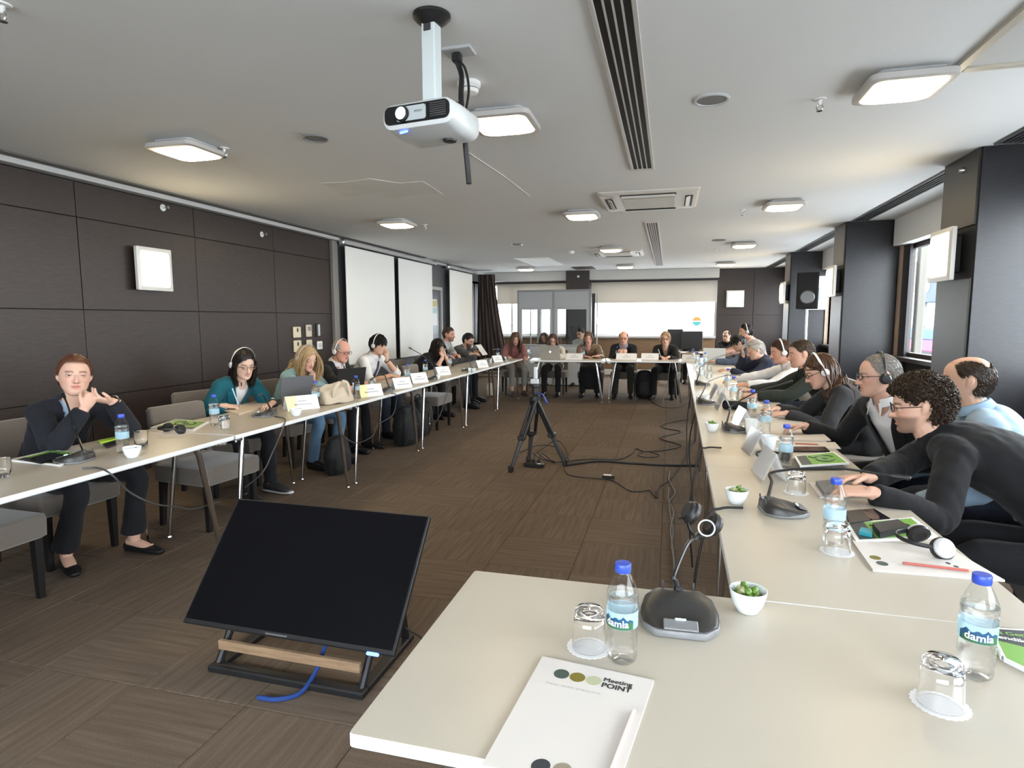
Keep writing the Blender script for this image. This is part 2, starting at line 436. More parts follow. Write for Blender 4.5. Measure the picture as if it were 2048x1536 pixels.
# back wall with two wide windows, pillar between and dark veneer at the right
WPAN = wood('brown_parapet', (.20, .125, .07), (.27, .175, .10), (1, 1, 9), .45, 6)
wall_back = struct(G().bx(1.13, XR + .1, YB - .02, YB + .12, 0, ZC).bx(XL - .1, 1.13, YB - .02, YB + .12, 2.42, ZC).bx(XL - .1, 1.13, YB, YB + .12, 0, 1.0).ob('wall_back', LW2))
for x0, x1 in ((1.13, 1.98), (1.985, XR)):
    for z0, z1 in ((.1, 1.547), (1.553, ZC)):
        G().bx(x0 + .003, x1 - .003, YB - .045, YB - .021, z0, z1, .002).ob('wall_panel', WALNUT, wall_back)
G().bx(XL, 1.12, YB - .03, YB - .001, .16, .97, .003).ob('wall_panel', WPAN, wall_back)
struct(G().bx(XL, 1.12, YB - .05, YB - .03, 0, .15, .003).ob('baseboard_back', WHITE))
struct(G().bx(XL, 1.14, YB - .42, YB - .02, 2.47, ZC - .001, .004).ob('trim_4', SOFFIT))
struct(G().bx(XL, 1.12, YB - .12, YB + .02, .97, 1.02, .004).ob('trim_5', LGREY))
pillar_b = struct(G().bx(-2.62, -2.02, YB - .50, YB + .05, 0, ZC - .001, .004).ob('pillar', mat('dark_brown_pillar', (.022, .014, .012), .4)))
def window(name, axis, a0, a1, z0, z1, plane, out, mulls, fm, fw=.05):
    """axis 'x': window in a wall of constant y (plane); 'y': in a wall of constant x"""
    def bar(p0, p1, q0, q1, d0=0.0, d1=.06):
        lo, hi = sorted((plane + out * d0, plane + out * d1))
        return (p0, p1, lo, hi, q0, q1) if axis == 'x' else (lo, hi, p0, p1, q0, q1)
    o = G()
    o.bx(*bar(a0, a1, z0, z0 + fw)); o.bx(*bar(a0, a1, z1 - fw, z1)); o.bx(*bar(a0, a0 + fw, z0 + fw, z1 - fw)); o.bx(*bar(a1 - fw, a1, z0 + fw, z1 - fw))
    w = struct(o.ob(name, fm))
    e = [a0 + fw] + mulls + [a1 - fw]
    for m_ in mulls:
        G().bx(*bar(m_ - fw * .6, m_ + fw * .6, z0 + fw, z1 - fw)).ob('mullion', fm, w)
    for k in range(len(e) - 1):
        p0 = e[k] + (fw * .6 if k else 0); p1 = e[k + 1] - (fw * .6 if k < len(e) - 2 else 0)
        G().bx(*bar(p0, p1, z0 + fw, z1 - fw, .025, .031)).ob('pane', GLASS, w, 0)
    return w
FRM = mat('white_window_frame', (.72, .73, .73), .4)
FRD = mat('dark_window_frame', (.05, .04, .035), .4)
window('window_1', 'x', XL, -2.62, 1.02, 2.42, YB + .02, 1, [-4.2, -3.4], FRM)
window('window_2', 'x', -2.02, 1.13, 1.02, 2.42, YB + .02, 1, [], FRM)
window('window_3', 'y', 14.55, 16.0, .8, 2.45, XL - .022, -1, [15.1], FRD)
portal((-3.8, YB + .15, 1.7), (rad(-90), 0, 0), 2.3, 1.4)
portal((-.45, YB + .15, 1.7), (rad(-90), 0, 0), 3.15, 1.4)
# roller blinds, half drawn
def blind_mat():
    m = bpy.data.materials.new('beige_roller_cloth'); m.use_nodes = True; nt = m.node_tree; N = nt.nodes; L = nt.links; N.clear()
    o = N.new('ShaderNodeOutputMaterial'); d = N.new('ShaderNodeBsdfDiffuse'); d.inputs[0].default_value = (.60, .57, .52, 1)
    t = N.new('ShaderNodeBsdfTranslucent'); t.inputs[0].default_value = (.37, .345, .31, 1); mx = N.new('ShaderNodeMixShader'); mx.inputs[0].default_value = .42
    tr = N.new('ShaderNodeBsdfTransparent'); tr.inputs[0].default_value = (.9, .85, .78, 1); m2 = N.new('ShaderNodeMixShader'); m2.inputs[0].default_value = .03
    L.new(d.outputs[0], mx.inputs[1]); L.new(t.outputs[0], mx.inputs[2]); L.new(mx.outputs[0], m2.inputs[1]); L.new(tr.outputs[0], m2.inputs[2]); L.new(m2.outputs[0], o.inputs[0])
    return m
BLIND = blind_mat()
for k, (x0, x1, where) in enumerate(((XL + .35, -2.64, 'left of the dark pillar'), (-2.0, 1.11, 'right of the dark pillar'))):
    b = thing('roller_blind', 'beige roller blind half drawn over the back window ' + where, 'blind', ((x0 + x1) / 2, YB - .06, 2.44), 0, None)
    w = (x1 - x0) / 2
    G().bx(-w, w, -.001, .001, -.55, 0).ob('blind_cloth', BLIND, b, 0)
    G().tube([(-w, 0, -.55), (w, 0, -.55)], .012, 8).ob('bottom_bar', mat('cream_bar', (.7, .66, .58), .4), b)
    G().tube([(-w, 0, .0), (w, 0, .0)], .025, 10).ob('roller_tube', DARK, b)

# right wall: pillars with windows in the bays between them
PY = [(1.72, 2.26), (5.27, 5.85), (8.76, 9.28), (12.40, 12.92)]
g = G().bx(XR, XR + .12, YF, YB, 0, .98); g.bx(XR, XR + .12, YF, YB, 2.36, ZC)
for y0, y1 in PY: g.bx(XR, XR + .12, y0 - .05, y1 + .05, .98, 2.36)
g.bx(XR, XR + .12, 15.6, YB, .98, 2.36); g.bx(XR, XR + .12, YF, YF + .3, .98, 2.36)
wall_right = struct(g.ob('wall_right', mat('dark_right_wall', (.03, .026, .024), .5)))
for k, (y0, y1) in enumerate(PY):
    p = struct(G().bx(2.18, XR, y0, y1, 0, ZC - .001).ob('pillar', mat('pillar_core', (.006, .006, .006), .6)))
    for z0, z1 in ((.1, 1.755), (2.145, ZC - .004)):
        G().bx(2.165, 2.182, y0 + .002, y1, z0, z1, .002).ob('pillar_panel', mat('pillar_room_veneer', (.026, .024, .022), .45, stretch=(1, 1, 30), bump=(12, .12, .001)), p)
    G().bx(2.182, XR, y0 - .016, y0 - .001, .0, ZC - .004, .002).ob('pillar_panel', WENGE, p)
    G().bx(2.182, XR, y1 + .001, y1 + .016, .0, ZC - .004, .002).ob('pillar_panel', WENGE, p)
JAMB = wood('window_jamb_wood', (.30, .22, .16), (.40, .30, .22), (1, 1, .5), .5, 10)
_bays = [(YF + .3, 1.67), (2.31, 5.22), (5.90, 8.66), (9.33, 12.35), (12.97, 15.6)]
for k, (y0, y1) in enumerate(_bays):
    w = window('window_%d' % (k + 4), 'y', y0, y1, .98, 2.36, XR + .03, 1, [(y0 + y1) / 2] if k != 2 else [7.1], FRD)
    o = G().bx(XR - .06, XR + .03, y0 - .06, y0, .98, 2.36, .003).bx(XR - .06, XR + .03, y1, y1 + .06, .98, 2.36, .003); o.ob('window_jamb', JAMB, w)
    G().bx(XR - .12, XR + .06, y0 - .06, y1 + .06, .93, .98, .004).ob('window_sill', FRD, w)
    portal((XR + .16, (y0 + y1) / 2, 1.67), (0, rad(90), 0), 1.4, y1 - y0)
    struct(G().bx(XR - .14, XR - .005, y0 - .04, y1 + .04, 2.36, ZC - .001, .003).ob('trim_%d' % (6 + k), WHITE))
if _bays[2][1] < 8.7:
    G().bx(XR - .03, XR - .002, 8.44, 8.74, 0, 2.4).ob('wall_panel', WENGE, wall_right)

# wall behind the camera, with a window of its own
g = G().bx(XL, XR, YF - .12, YF, 0, .9); g.bx(XL, XR, YF - .12, YF, 2.4, ZC); g.bx(XL, -3.8, YF - .12, YF, .9, 2.4); g.bx(1.4, XR, YF - .12, YF, .9, 2.4)
struct(g.ob('wall_front', mat('front_wall_paint', (.5, .49, .47), .7)))
window('window_9', 'x', -3.8, 1.4, .9, 2.4, YF, -1, [-2.1, -.3], FRM)
portal((-1.2, YF - .2, 1.65), (rad(90), 0, 0), 5.2, 1.5)

# curtain at the far left corner
n = 60; s = np.linspace(0, 1, n)
def curtain_ring(z, w, d, cx, cy):
    x = cx + (s - .5) * w; y = cy + d * np.sin(s * 2 * PI * 6.5) + .02 * np.sin(s * 17 + z * 3)
    return np.concatenate([np.c_[x, y - .006, np.full(n, z)], np.c_[x[::-1], y[::-1] + .006, np.full(n, z)]])
rings = [curtain_ring(z, .46 + .44 * (1 - t) ** 1.1, .035 + .02 * t, -4.62 + .16 * (1 - t) , 15.02) for z, t in ((.12, 0), (.5, .14), (1.0, .4), (1.5, .65), (2.0, .85), (2.4, .97), (2.62, 1.0))]
cu = G().rings(rings).ob('curtain', mat('brown_curtain_cloth', (.05, .033, .03), .85, sheen=.2), None, 60)
tag(cu, 'dark brown pleated curtain hanging in the far left corner', 'curtain')

# ------------------------------------------------------------------ screens on the left wall
SCR = mat('matt_white_screen', (.78, .78, .75), .8)
def screen(y0, y1, label):
    t = thing('projection_screen', label, 'screen', (XL + .13, (y0 + y1) / 2, 2.58))
    w = (y1 - y0) / 2
    G().bx(-.004, .004, -w, w, -1.82, 0).ob('screen_cloth', SCR, t, 0)
    G().tube([(0, -w, -1.82), (0, w, -1.82)], .014, 8).ob('weight_bar', LGREY, t)
    return t
s1 = screen(8.36, 10.04, 'pulled down white projection screen nearest the dark veneer wall')
s2 = screen(10.22, 11.82, 'pulled down white projection screen beside the slate door, second along')
s3 = screen(12.86, 14.46, 'pulled down white projection screen between slate door and brown curtain')
def housing(y0, y1, label):
    t = thing('screen_housing', label, 'housing', (XL + .125, (y0 + y1) / 2, 2.612))
    w = (y1 - y0) / 2
    G().box((0, 0, .022), (.10, 2 * w - .1, .06), .012).ob('case', mat('housing_paint', (.42, .42, .42), .4), t)
    for q in (-1, 1):
        G().lathe([(.03, -.05), (.05, -.04), (.05, .0), (.03, .0)], 16, (0, q * (w - .05), .022), np.array([[1, 0, 0], [0, 0, q], [0, -q, 0]]).T).ob('end_cap', ALU, t)
    return t
housing(8.26, 12.0, 'long grey screen housing over the two near white screens')
housing(12.74, 14.62, 'shorter grey screen housing over the screen beside the curtain')

# ------------------------------------------------------------------ ceiling fittings
def ceiling_light():
    t = thing('ceiling_light', '', 'ceiling light', (0, 0, ZC))
    G().prism(rrect(.30, .30, .03), -.02, 0).ob('base_plate', LGREY, t)
    o = [np.c_[np.array(rrect(w, w, r)), np.full(20, z)] for w, r, z in ((.36, .05, -.02), (.40, .05, -.03), (.40, .05, -.058), (.37, .05, -.064), (.345, .06, -.062), (.345, .06, -.03))]
    G().rings([a[::-1] for a in o], cap1=False).ob('frame', mat('light_frame', (.50, .48, .46), .4), t)
    o = [np.c_[np.array(rrect(w, w, r)), np.full(20, z)] for w, r, z in ((.345, .06, -.055), (.34, .06, -.066), (.27, .07, -.079), (.14, .06, -.085))]
    G().rings([a[::-1] for a in o]).ob('diffuser', LAMP, t)
    return t
_LX = {0: -3.36, 1: -1.02, 2: 1.15}; _LY = [3.70, 7.12, 10.66, 14.15]
_n = 0; _cl = ceiling_light()
_lab = {(0, 0): 'near the veneer wall sconce', (1, 0): 'right behind the projector', (2, 0): 'nearest the corner pillar', (0, 1): 'before the first white screen', (1, 1): 'beside the air conditioner cassette', (2, 1): 'near the pillar with the second wall sconce',
        (1, 2): 'in front of the far air conditioner', (2, 2): 'right of the short slot diffuser', (0, 3): 'in the far row nearest the curtain', (1, 3): 'middle one of the far row by the back windows', (2, 3): 'in the far row over the back wall sconce'}
for (i, j), w in _lab.items():
    lab = 'square warm ceiling light, ' + w
    if _n == 0: _cl.location = (_LX[i], _LY[j], ZC); _cl['label'] = lab; _cl['group'] = 'square ceiling lights'
    else: dup(_cl, (_LX[i], _LY[j], ZC), 0, lab)
    _n += 1
def sconce(loc, rz, label):
    t = thing('wall_sconce', label, 'wall lamp', loc, rz, 'square wall sconces')
    # local: +x leaves the wall
    Mx = np.array([[0, 0, 1], [1, 0, 0], [0, 1, 0]])
    G().prism(rrect(.30, .30, .02), .0, .05, Mx).ob('base_plate', BLACK, t)
    o = [np.c_[np.array(rrect(w, w, r)), np.full(20, z)] for w, r, z in ((.38, .01, .05), (.41, .01, .055), (.41, .01, .085), (.34, .02, .092), (.34, .02, .06))]
    G().rings(o, M=Mx, cap1=False).ob('frame', mat('sconce_frame', (.62, .61, .58), .35), t)
    o = [np.c_[np.array(rrect(w, w, r)), np.full(20, z)] for w, r, z in ((.34, .03, .085), (.33, .03, .097), (.27, .03, .104), (.14, .03, .108))]
    G().rings(o, M=Mx).ob('diffuser', SCONCE, t)
    return t
sconce((XL, 4.855, 1.95), 0, 'lit square wall sconce on the dark veneer left wall')
sconce((2.165, 5.60, 1.95), PI, 'lit square wall sconce on the nearest dark pillar')
sconce((2.165, 9.04, 1.95), PI, 'lit square wall sconce on the second pillar by the loudspeaker')
sconce((2.165, 12.66, 1.95), PI, 'lit square wall sconce on the farthest pillar, seen edge on')
sconce((1.55, YB - .045, 1.95), -PI / 2, 'lit square wall sconce on the dark back wall')
# linear slot diffusers
SLOT = mat('slot_black', (.008, .008, .008), .6)
BLADE = mat('slot_blade', (.50, .48, .45), .45)
def slot(x0, x1, y0, y1, nb, label, fm=BLADE, group=None):
    t = thing('slot_diffuser', label, 'air vent', ((x0 + x1) / 2, (y0 + y1) / 2, ZC))
    w, h = (x1 - x0) / 2, (y1 - y0) / 2; e = min(.022, w * .3)
    G().bx(-w + .004, w - .004, -h + .004, h - .004, -.004, 0).ob('backing', SLOT, t)
    G().bx(-w, -w + e, -h, h, -.014, -.001, .003).bx(w - e, w, -h, h, -.014, -.001, .003).bx(-w + e, w - e, -h, -h + .02, -.014, -.001).bx(-w + e, w - e, h - .02, h, -.014, -.001).ob('frame', fm, t)
    for k in range(nb):
        x = -w + e + (2 * w - 2 * e) * (k + 1) / (nb + 1)
        G().bx(x - .004, x + .004, -h + .02, h - .02, -.013, -.003).ob('slat', fm, t)
    return t
slot(-.345, -.155, -1.2, 5.27, 3, 'long four slot air diffuser running along the ceiling over the camera')
slot(-.35, -.17, 8.07, 14.5, 4, 'long pale slot diffuser in the ceiling toward the back windows', mat('pinkish_blade', (.55, .48, .46), .5))
slot(XL + .11, XL + .20, YF + .1, 11.4, 1, 'narrow slot diffuser along the ceiling edge over the left wall', mat('charcoal_blade', (.12, .11, .10), .5))  # blades of this slot have a darker base colour
slot(XL + .11, XL + .22, 11.9, 14.3, 1, 'short slot diffuser above the far left screen', mat('grey_blade', (.3, .3, .3), .5))
for k, (y0, y1, w) in enumerate(((2.3, 5.2, 'before the nearest pillar'), (5.9, 8.72, 'between the first and second pillars'), (9.32, 12.3, 'between the second and third pillars'), (12.96, 15.9, 'beyond the farthest pillar'))):
    slot(2.22, 2.40, y0, y1, 3, 'dark slot diffuser along the right window bay ' + w, mat('dark_blade', (.10, .105, .11), .4))
# air conditioner cassettes
def cassette(x, y, label, s=1.0):
    t = thing('air_conditioner_cassette', label, 'air conditioner', (x, y, ZC))
    CR = mat('cassette_plastic', (.58, .555, .51), .4)
    o = [np.c_[np.array(rrect(w * s, w * s, .03 * s)), np.full(20, z)] for w, z in ((.98, 0), (.98, -.012), (.93, -.03), (.60, -.034))]
    G().rings([a[::-1] for a in o]).ob('front_panel', CR, t)
    gr = G().box((0, 0, -.037), (.52 * s, .52 * s, .008), .003).ob('intake_grille', mat('grille_beige', (.50, .47, .41), .5), t)
    for k in range(10):
        G().box((0, (-.23 + k * .051) * s, -.0415), (.48 * s, .008, .003)).ob('slat', CR, gr)
    for q in range(4):
        R = rotz(q * PI / 2)
        o = G().box(R @ np.array([0, .395 * s, -.034]), (.54 * s, .075 * s, .006), 0, R).ob('air_outlet', SLOT, t)
        G().box(R @ np.array([0, .39 * s, -.041]), (.52 * s, .05 * s, .006), .002, R @ rotx(.35)).ob('flap', WHITE, o)
    return t
cassette(-.24, 6.60, 'beige square air conditioner cassette in the ceiling, nearer one')
cassette(-.98, 11.6, 'air conditioner cassette in the ceiling behind the far square light', .95)
# access panel at the top right, return grille, ceiling panels
t = thing('ceiling_access_panel', 'white framed ceiling access panel beside the nearest right hand light', 'panel', (1.70, 3.12, ZC))
G().bx(-.33, .33, -.50, .50, -.006, 0, .002).ob('panel', mat('access_panel', (.52, .52, .50), .6), t)
g = G()
for a in ((-.36, -.31, -.53, .53), (.31, .36, -.53, .53), (-.31, .31, -.53, -.48), (-.31, .31, .48, .53)): g.bx(a[0], a[1], a[2], a[3], -.018, 0, .004)
g.ob('frame', mat('beige_frame', (.50, .46, .38), .35), t)
t = thing('ceiling_grille', 'flat pale return grille in the ceiling toward the curtain', 'air vent', (-2.75, 12.9, ZC))
G().bx(-.35, .35, -.9, .9, -.012, 0, .004).ob('frame', WHITE, t); G().bx(-.10, .28, -.75, .3, -.016, -.011, .002).ob('grille', mat('bright_grille', (.8, .8, .78), .5), t)
t = thing('ceiling_vent', 'small brown box vent on the ceiling before the dark back pillar', 'vent', (-2.05, 14.7, ZC))
G().bx(-.25, .25, -.35, .35, -.014, 0, .003).ob('frame', BRW, t)
def ceiling_speaker(x, y, label, r=.095, rim=LGREY):
    t = thing('ceiling_speaker', label, 'speaker', (x, y, ZC))
    G().lathe([(r, 0), (r, -.006), (r * .93, -.011), (r * .84, -.010), (r * .82, -.004)][::-1], 28, cap0=False, cap1=False).ob('rim', rim, t)
    G().lathe([(.001, -.004), (r * .5, -.006), (r * .83, -.005), (r * .83, 0)], 28).ob('speaker_mesh', mat('speaker_mesh', (.20, .20, .20), .6, bump=(300, .8, .002)), t)
ceiling_speaker(-2.39, 3.80, 'round grey ceiling speaker left of the projector', .088, GREY)
ceiling_speaker(.20, 3.75, 'round grey ceiling speaker right of the long diffuser', .10)
ceiling_speaker(-2.48, 9.82, 'round ceiling speaker with a bright rim in the ceiling toward the back', .10, CHROME)  # a speaker with a chrome rim, no lamp inside
ceiling_speaker(.72, 10.2, 'small flat round plate in the ceiling beyond the short slot diffuser', .11, GREY)
t = thing('smoke_detector', 'white domed smoke detector on the ceiling behind the projector cables', 'smoke detector', (-1.06, 3.16, ZC))
G().lathe([(.062, 0), (.062, -.02), (.05, -.03)], 24).ob('base', WHITE, t)
G().lathe([(.050, -.03), (.052, -.035), (.052, -.040), (.046, -.055), (.022, -.062), (.001, -.063)], 24).ob('cover', WHITE, t)
g = G().lathe([(.0525, -.034), (.0525, -.038)], 24, cap0=False, cap1=False); g.ob('slot', DARK, t)
def smoke2(x, y, label):
    t = thing('smoke_detector', label, 'smoke detector', (x, y, ZC)); G().lathe([(.06, 0), (.06, -.02), (.045, -.05), (.001, -.055)], 18).ob('cover', WHITE, t)
smoke2(-1.78, 11.1, 'small white smoke detector left of the far air conditioner')
smoke2(-1.02, 7.55, 'small white detector tucked behind the middle ceiling light')
def sprinkler(loc, down, label):
    t = thing('sprinkler', label, 'sprinkler', loc)
    d = np.array(down, float)
    M = np.array([[1, 0, 0], [0, 1, 0], [0, 0, 1]]) if abs(d[2]) > .5 else np.array([[0, 0, d[0]], [1, 0, 0], [0, d[0], 0]])
    if d[2] < 0: M = np.diag([1, -1, -1])
    G().lathe([(.035, 0), (.033, .006), (.012, .008), (.010, .025), (.006, .035)], 16, M=M).ob('escutcheon', WHITE, t)
    a = np.linspace(0, 2 * PI, 17)
    p = np.c_[.017 * np.cos(a), np.zeros(17), .045 + .017 * np.sin(a)] @ M.T
    G().tube(p, .004, 6).ob('yoke', CHROME, t)
    G().lathe([(.016, .064), (.016, .067)], 12, M=M).ob('deflector', CHROME, t)
for px, w in (((3, 8), 'cut by the upper left picture corner'), ((448, 296), 'beside the near left ceiling light'), ((1640, 198), 'beside the near right ceiling light'), ((850, 449), 'beside the second left ceiling light'), ((1485, 419), 'left of the second right ceiling light'), ((1432, 497), 'beside the third right ceiling light')):
    p = at_z(*px, ZC); sprinkler(p, (0, 0, -1), 'small ceiling sprinkler ' + w)
for y, z, w in ((5.08, 2.58, 'right of the sconce, nearer one'), (6.59, 2.52, 'farther along toward the screens')):
    sprinkler((XL, y, z), (1, 0, 0), 'white ring sprinkler on the dark left wall, ' + w)
t = thing('pillar_detector', 'tiny round white detector on the dark pillar above the booth', 'detector', (-2.3, YB - .50, 2.55)); G().lathe([(.03, 0), (.03, .02), (.015, .03)], 14, M=np.array([[1, 0, 0], [0, 0, -1], [0, 1, 0]])).ob('cover', WHITE, t)
t = thing('pillar_detector', 'small steel sprinkler cap high on the nearest right pillar', 'detector', (2.165, 5.50, 2.585)); G().lathe([(.022, 0), (.022, .012), (.012, .03), (.002, .034)], 14, M=np.array([[0, 0, -1], [0, 1, 0], [1, 0, 0]])).ob('cover', ALU, t)
# wall controls by the screens: switches, thermostat, remote holder
def wallbox(y, z, w, h, m, label, inner=None):
    t = thing('wall_switch', label, 'switch', (XL, y, z))
    G().box((.012, 0, 0), (.024, w, h), .008).ob('plate', m, t)
    if inner: G().box((.026, inner[0], inner[1]), (.004, inner[2], inner[3]), .001).ob('rocker', inner[4], t)
CREAM = mat('cream_plastic', (.62, .55, .40), .4)
wallbox(7.22, 1.29, .17, .15, CREAM, 'cream wall switch box, upper of the left pair', (0, .03, .03, .05, BLACK))
wallbox(7.22, 1.10, .17, .16, CREAM, 'cream wall switch box, lower of the left pair', (0, .03, .03, .05, BLACK))
wallbox(7.50, 1.305, .13, .17, mat('beige_plastic', (.55, .50, .40), .4), 'beige thermostat with grey display on the dark wall', (0, .03, .08, .06, GREY))
wallbox(7.50, 1.12, .13, .12, CREAM, 'beige switch plate under the thermostat', (0, 0, .07, .05, LGREY))
wallbox(7.74, 1.31, .09, .2, DARK, 'dark remote control in its wall holder', (0, 0, .05, .16, LGREY))
wallbox(7.76, 1.09, .13, .12, WHITE, 'white double socket plate beneath the remote control', (0, 0, .09, .06, LGREY))
# ------------------------------------------------------------------ people
def remesh(g, voxel, it=2, fac=.5):
    me = bpy.data.meshes.new('clay'); me.from_pydata(g.v, [], g.f)
    o = bpy.data.objects.new('clay', me); COL.objects.link(o)
    m = o.modifiers.new('r', 'REMESH'); m.mode = 'VOXEL'; m.voxel_size = voxel; m.use_smooth_shade = True
    if it: s = o.modifiers.new('s', 'SMOOTH'); s.iterations = it; s.factor = fac
    dg = bpy.context.evaluated_depsgraph_get()
    me2 = bpy.data.meshes.new_from_object(o.evaluated_get(dg), depsgraph=dg)
    bpy.data.objects.remove(o); bpy.data.meshes.remove(me)
    return me2
def mv(me):
    a = np.empty(len(me.vertices) * 3); me.vertices.foreach_get('co', a); return a.reshape(-1, 3)
def setv(me, a):
    me.vertices.foreach_set('co', np.ascontiguousarray(a, dtype=np.float64).ravel()); me.update()
def norm(v):
    v = np.array(v, float); return v / (np.linalg.norm(v) + 1e-12)
def lf(g, pts, ab, side, n=14, k=4, cap=(1, 1)):
    """smooth closed loft of elliptical sections; a runs along the side hint"""
    P = np.array(pts, float); A = np.array([x if np.ndim(x) else (x, x) for x in ab], float)
    Q, a = crom(P, A[:, 0], k); _, b = crom(P, A[:, 1], k)
    T = np.gradient(Q, axis=0); T /= np.linalg.norm(T, axis=1)[:, None] + 1e-12
    if cap[0]:
        r = (a[0] + b[0]) / 2 * cap[0]
        Q = np.concatenate([[Q[0] - T[0] * r * .85, Q[0] - T[0] * r * .5], Q]); a = np.concatenate([[a[0] * .45, a[0] * .83], a]); b = np.concatenate([[b[0] * .45, b[0] * .83], b]); T = np.concatenate([[T[0], T[0]], T])
    if cap[1]:
        r = (a[-1] + b[-1]) / 2 * cap[1]
        Q = np.concatenate([Q, [Q[-1] + T[-1] * r * .5, Q[-1] + T[-1] * r * .85]]); a = np.concatenate([a, [a[-1] * .83, a[-1] * .45]]); b = np.concatenate([b, [b[-1] * .83, b[-1] * .45]]); T = np.concatenate([T, [T[-1], T[-1]]])
    side = np.array(side, float); an = np.arange(n) * 2 * PI / n; rings = []
    for q, t, x, y in zip(Q, T, a, b):
        s = side - t * t.dot(side)
        if np.linalg.norm(s) < .05: s = np.cross(t, [0.3, .5, .8])
        s = norm(s); w = np.cross(t, s)
        rings.append(q + np.cos(an)[:, None] * s * x + np.sin(an)[:, None] * w * y)
    g.rings(rings)
def sstep(a, b, x):
    t = np.clip((x - a) / (b - a + 1e-12), 0, 1); return t * t * (3 - 2 * t)
def head_grid(fem):
    z = np.array([.119, .112, .098, .078, .05, .02, 0, -.02, -.045, -.068, -.088, -.104, -.113, -.117])
    cy = np.array([-.016, -.014, -.011, -.008, -.006, -.005, -.004, -.001, .008, .020, .034, .046, .052, .055])
    rx = np.array([.014, .035, .054, .067, .0745, .076, .0755, .0735, .069, .062, .052, .038, .026, .012])
    ry = np.array([.018, .045, .070, .087, .0965, .098, .096, .0915, .080, .068, .054, .040, .029, .013])
    if not fem: rx = rx * np.interp(z, [-.12, -.05, .12], [1.12, 1.05, 1.0])
    zz = np.interp(np.linspace(0, 1, 56), np.linspace(0, 1, 14), z)
    f = lambda q: np.interp(np.linspace(0, 1, 56), np.linspace(0, 1, 14), q)
    cy, rx, ry = f(cy), f(rx), f(ry)
    k = np.array([.25, .5, .25])
    for q in (cy, rx, ry):
        for _ in range(3): q[1:-1] = np.convolve(q, k, 'valid')
    an = np.arange(56) * 2 * PI / 56
    x = rx[:, None] * np.cos(an); y = cy[:, None] + ry[:, None] * np.sin(an); Z = np.repeat(zz[:, None], 56, 1)
    front = (y > .02)
    gs = lambda x0, z0, sx, sz: np.exp(-((np.abs(x) - x0) / sx) ** 2 - ((Z - z0) / sz) ** 2)
    d = -.013 * gs(.033, .0, .016, .012) + .004 * gs(.028, .022, .03, .008) + .004 * gs(.046, -.028, .016, .016)
    d += .0 - .004 * gs(.052, -.06, .014, .02)
    d += .0075 * gs(0, -.058, .018, .0055) - .0070 * gs(0, -.0655, .026, .0028) + .0090 * gs(0, -.073, .016, .0055) - .004 * gs(0, -.084, .02, .005) + .004 * gs(0, -.101, .016, .010)
    d += .004 * gs(0, .06, .04, .03) * (0 if fem else 1)
    y = y + np.where(front, d, 0)
    return [np.stack([x[i], y[i], Z[i]], 1) for i in range(56)][::-1]
def head_clay(g, H, Rm, fem, nose=1.0, s=1.0):
    tr = lambda p: (np.array(p, float) * s) @ Rm.T + H
    g.rings([tr(r) for r in head_grid(fem)])
    X = Rm[:, 0]
    lf(g, [tr(p) for p in ((0, .082, .012), (0, .094, -.008), (0, .104 + .008 * (nose - 1) * 2, -.027), (0, .104 + .006 * nose, -.038), (0, .094, -.045))], [(.007, .008), (.008, .009), (.0105 * nose, .010), (.012 * nose, .010), (.009, .006)], X, 10, 3)
    for q in (-1, 1):
        g.ell(tr((q * .0125 * nose, .094, -.039)), (.0075, .009, .007), 10, 8)
        lf(g, [tr((q * .072, -.004, .022)), tr((q * .079, -.010, .024)), tr((q * .0845, -.016, .008)), tr((q * .080, -.010, -.014)), tr((q * .073, -.003, -.028))], [(.006, .010), (.006, .014), (.006, .017), (.006, .014), (.005, .008)], X, 10, 3)
        lf(g, [tr((q * (.033 - .013), .083, .0045)), tr((q * .033, .0890, .0058)), tr((q * (.033 + .014), .079, .002))], [.0045, .0062, .0045], X, 8, 3)   # upper lid
        lf(g, [tr((q * (.033 - .012), .082, -.006)), tr((q * .033, .0855, -.0095)), tr((q * (.033 + .012), .079, -.006))], [.0035, .0045, .0035], X, 8, 3)  # lower lid
def ik(S, W, l1, l2, hint):
    d = W - S; L = np.linalg.norm(d)
    if L > (l1 + l2) * .995:
        k = L / (l1 + l2) / .995; k = min(k, 1.14); l1 *= k; l2 *= k
        if L > (l1 + l2) * .995: W = S + d / L * (l1 + l2) * .995; d = W - S; L = np.linalg.norm(d)
    d = d / L; x = (L * L + l1 * l1 - l2 * l2) / (2 * L); h = math.sqrt(max(l1 * l1 - x * x, 0))
    p = np.array(hint, float); p = p - d * d.dot(p); p = norm(p)
    return S + d * x + p * h, W
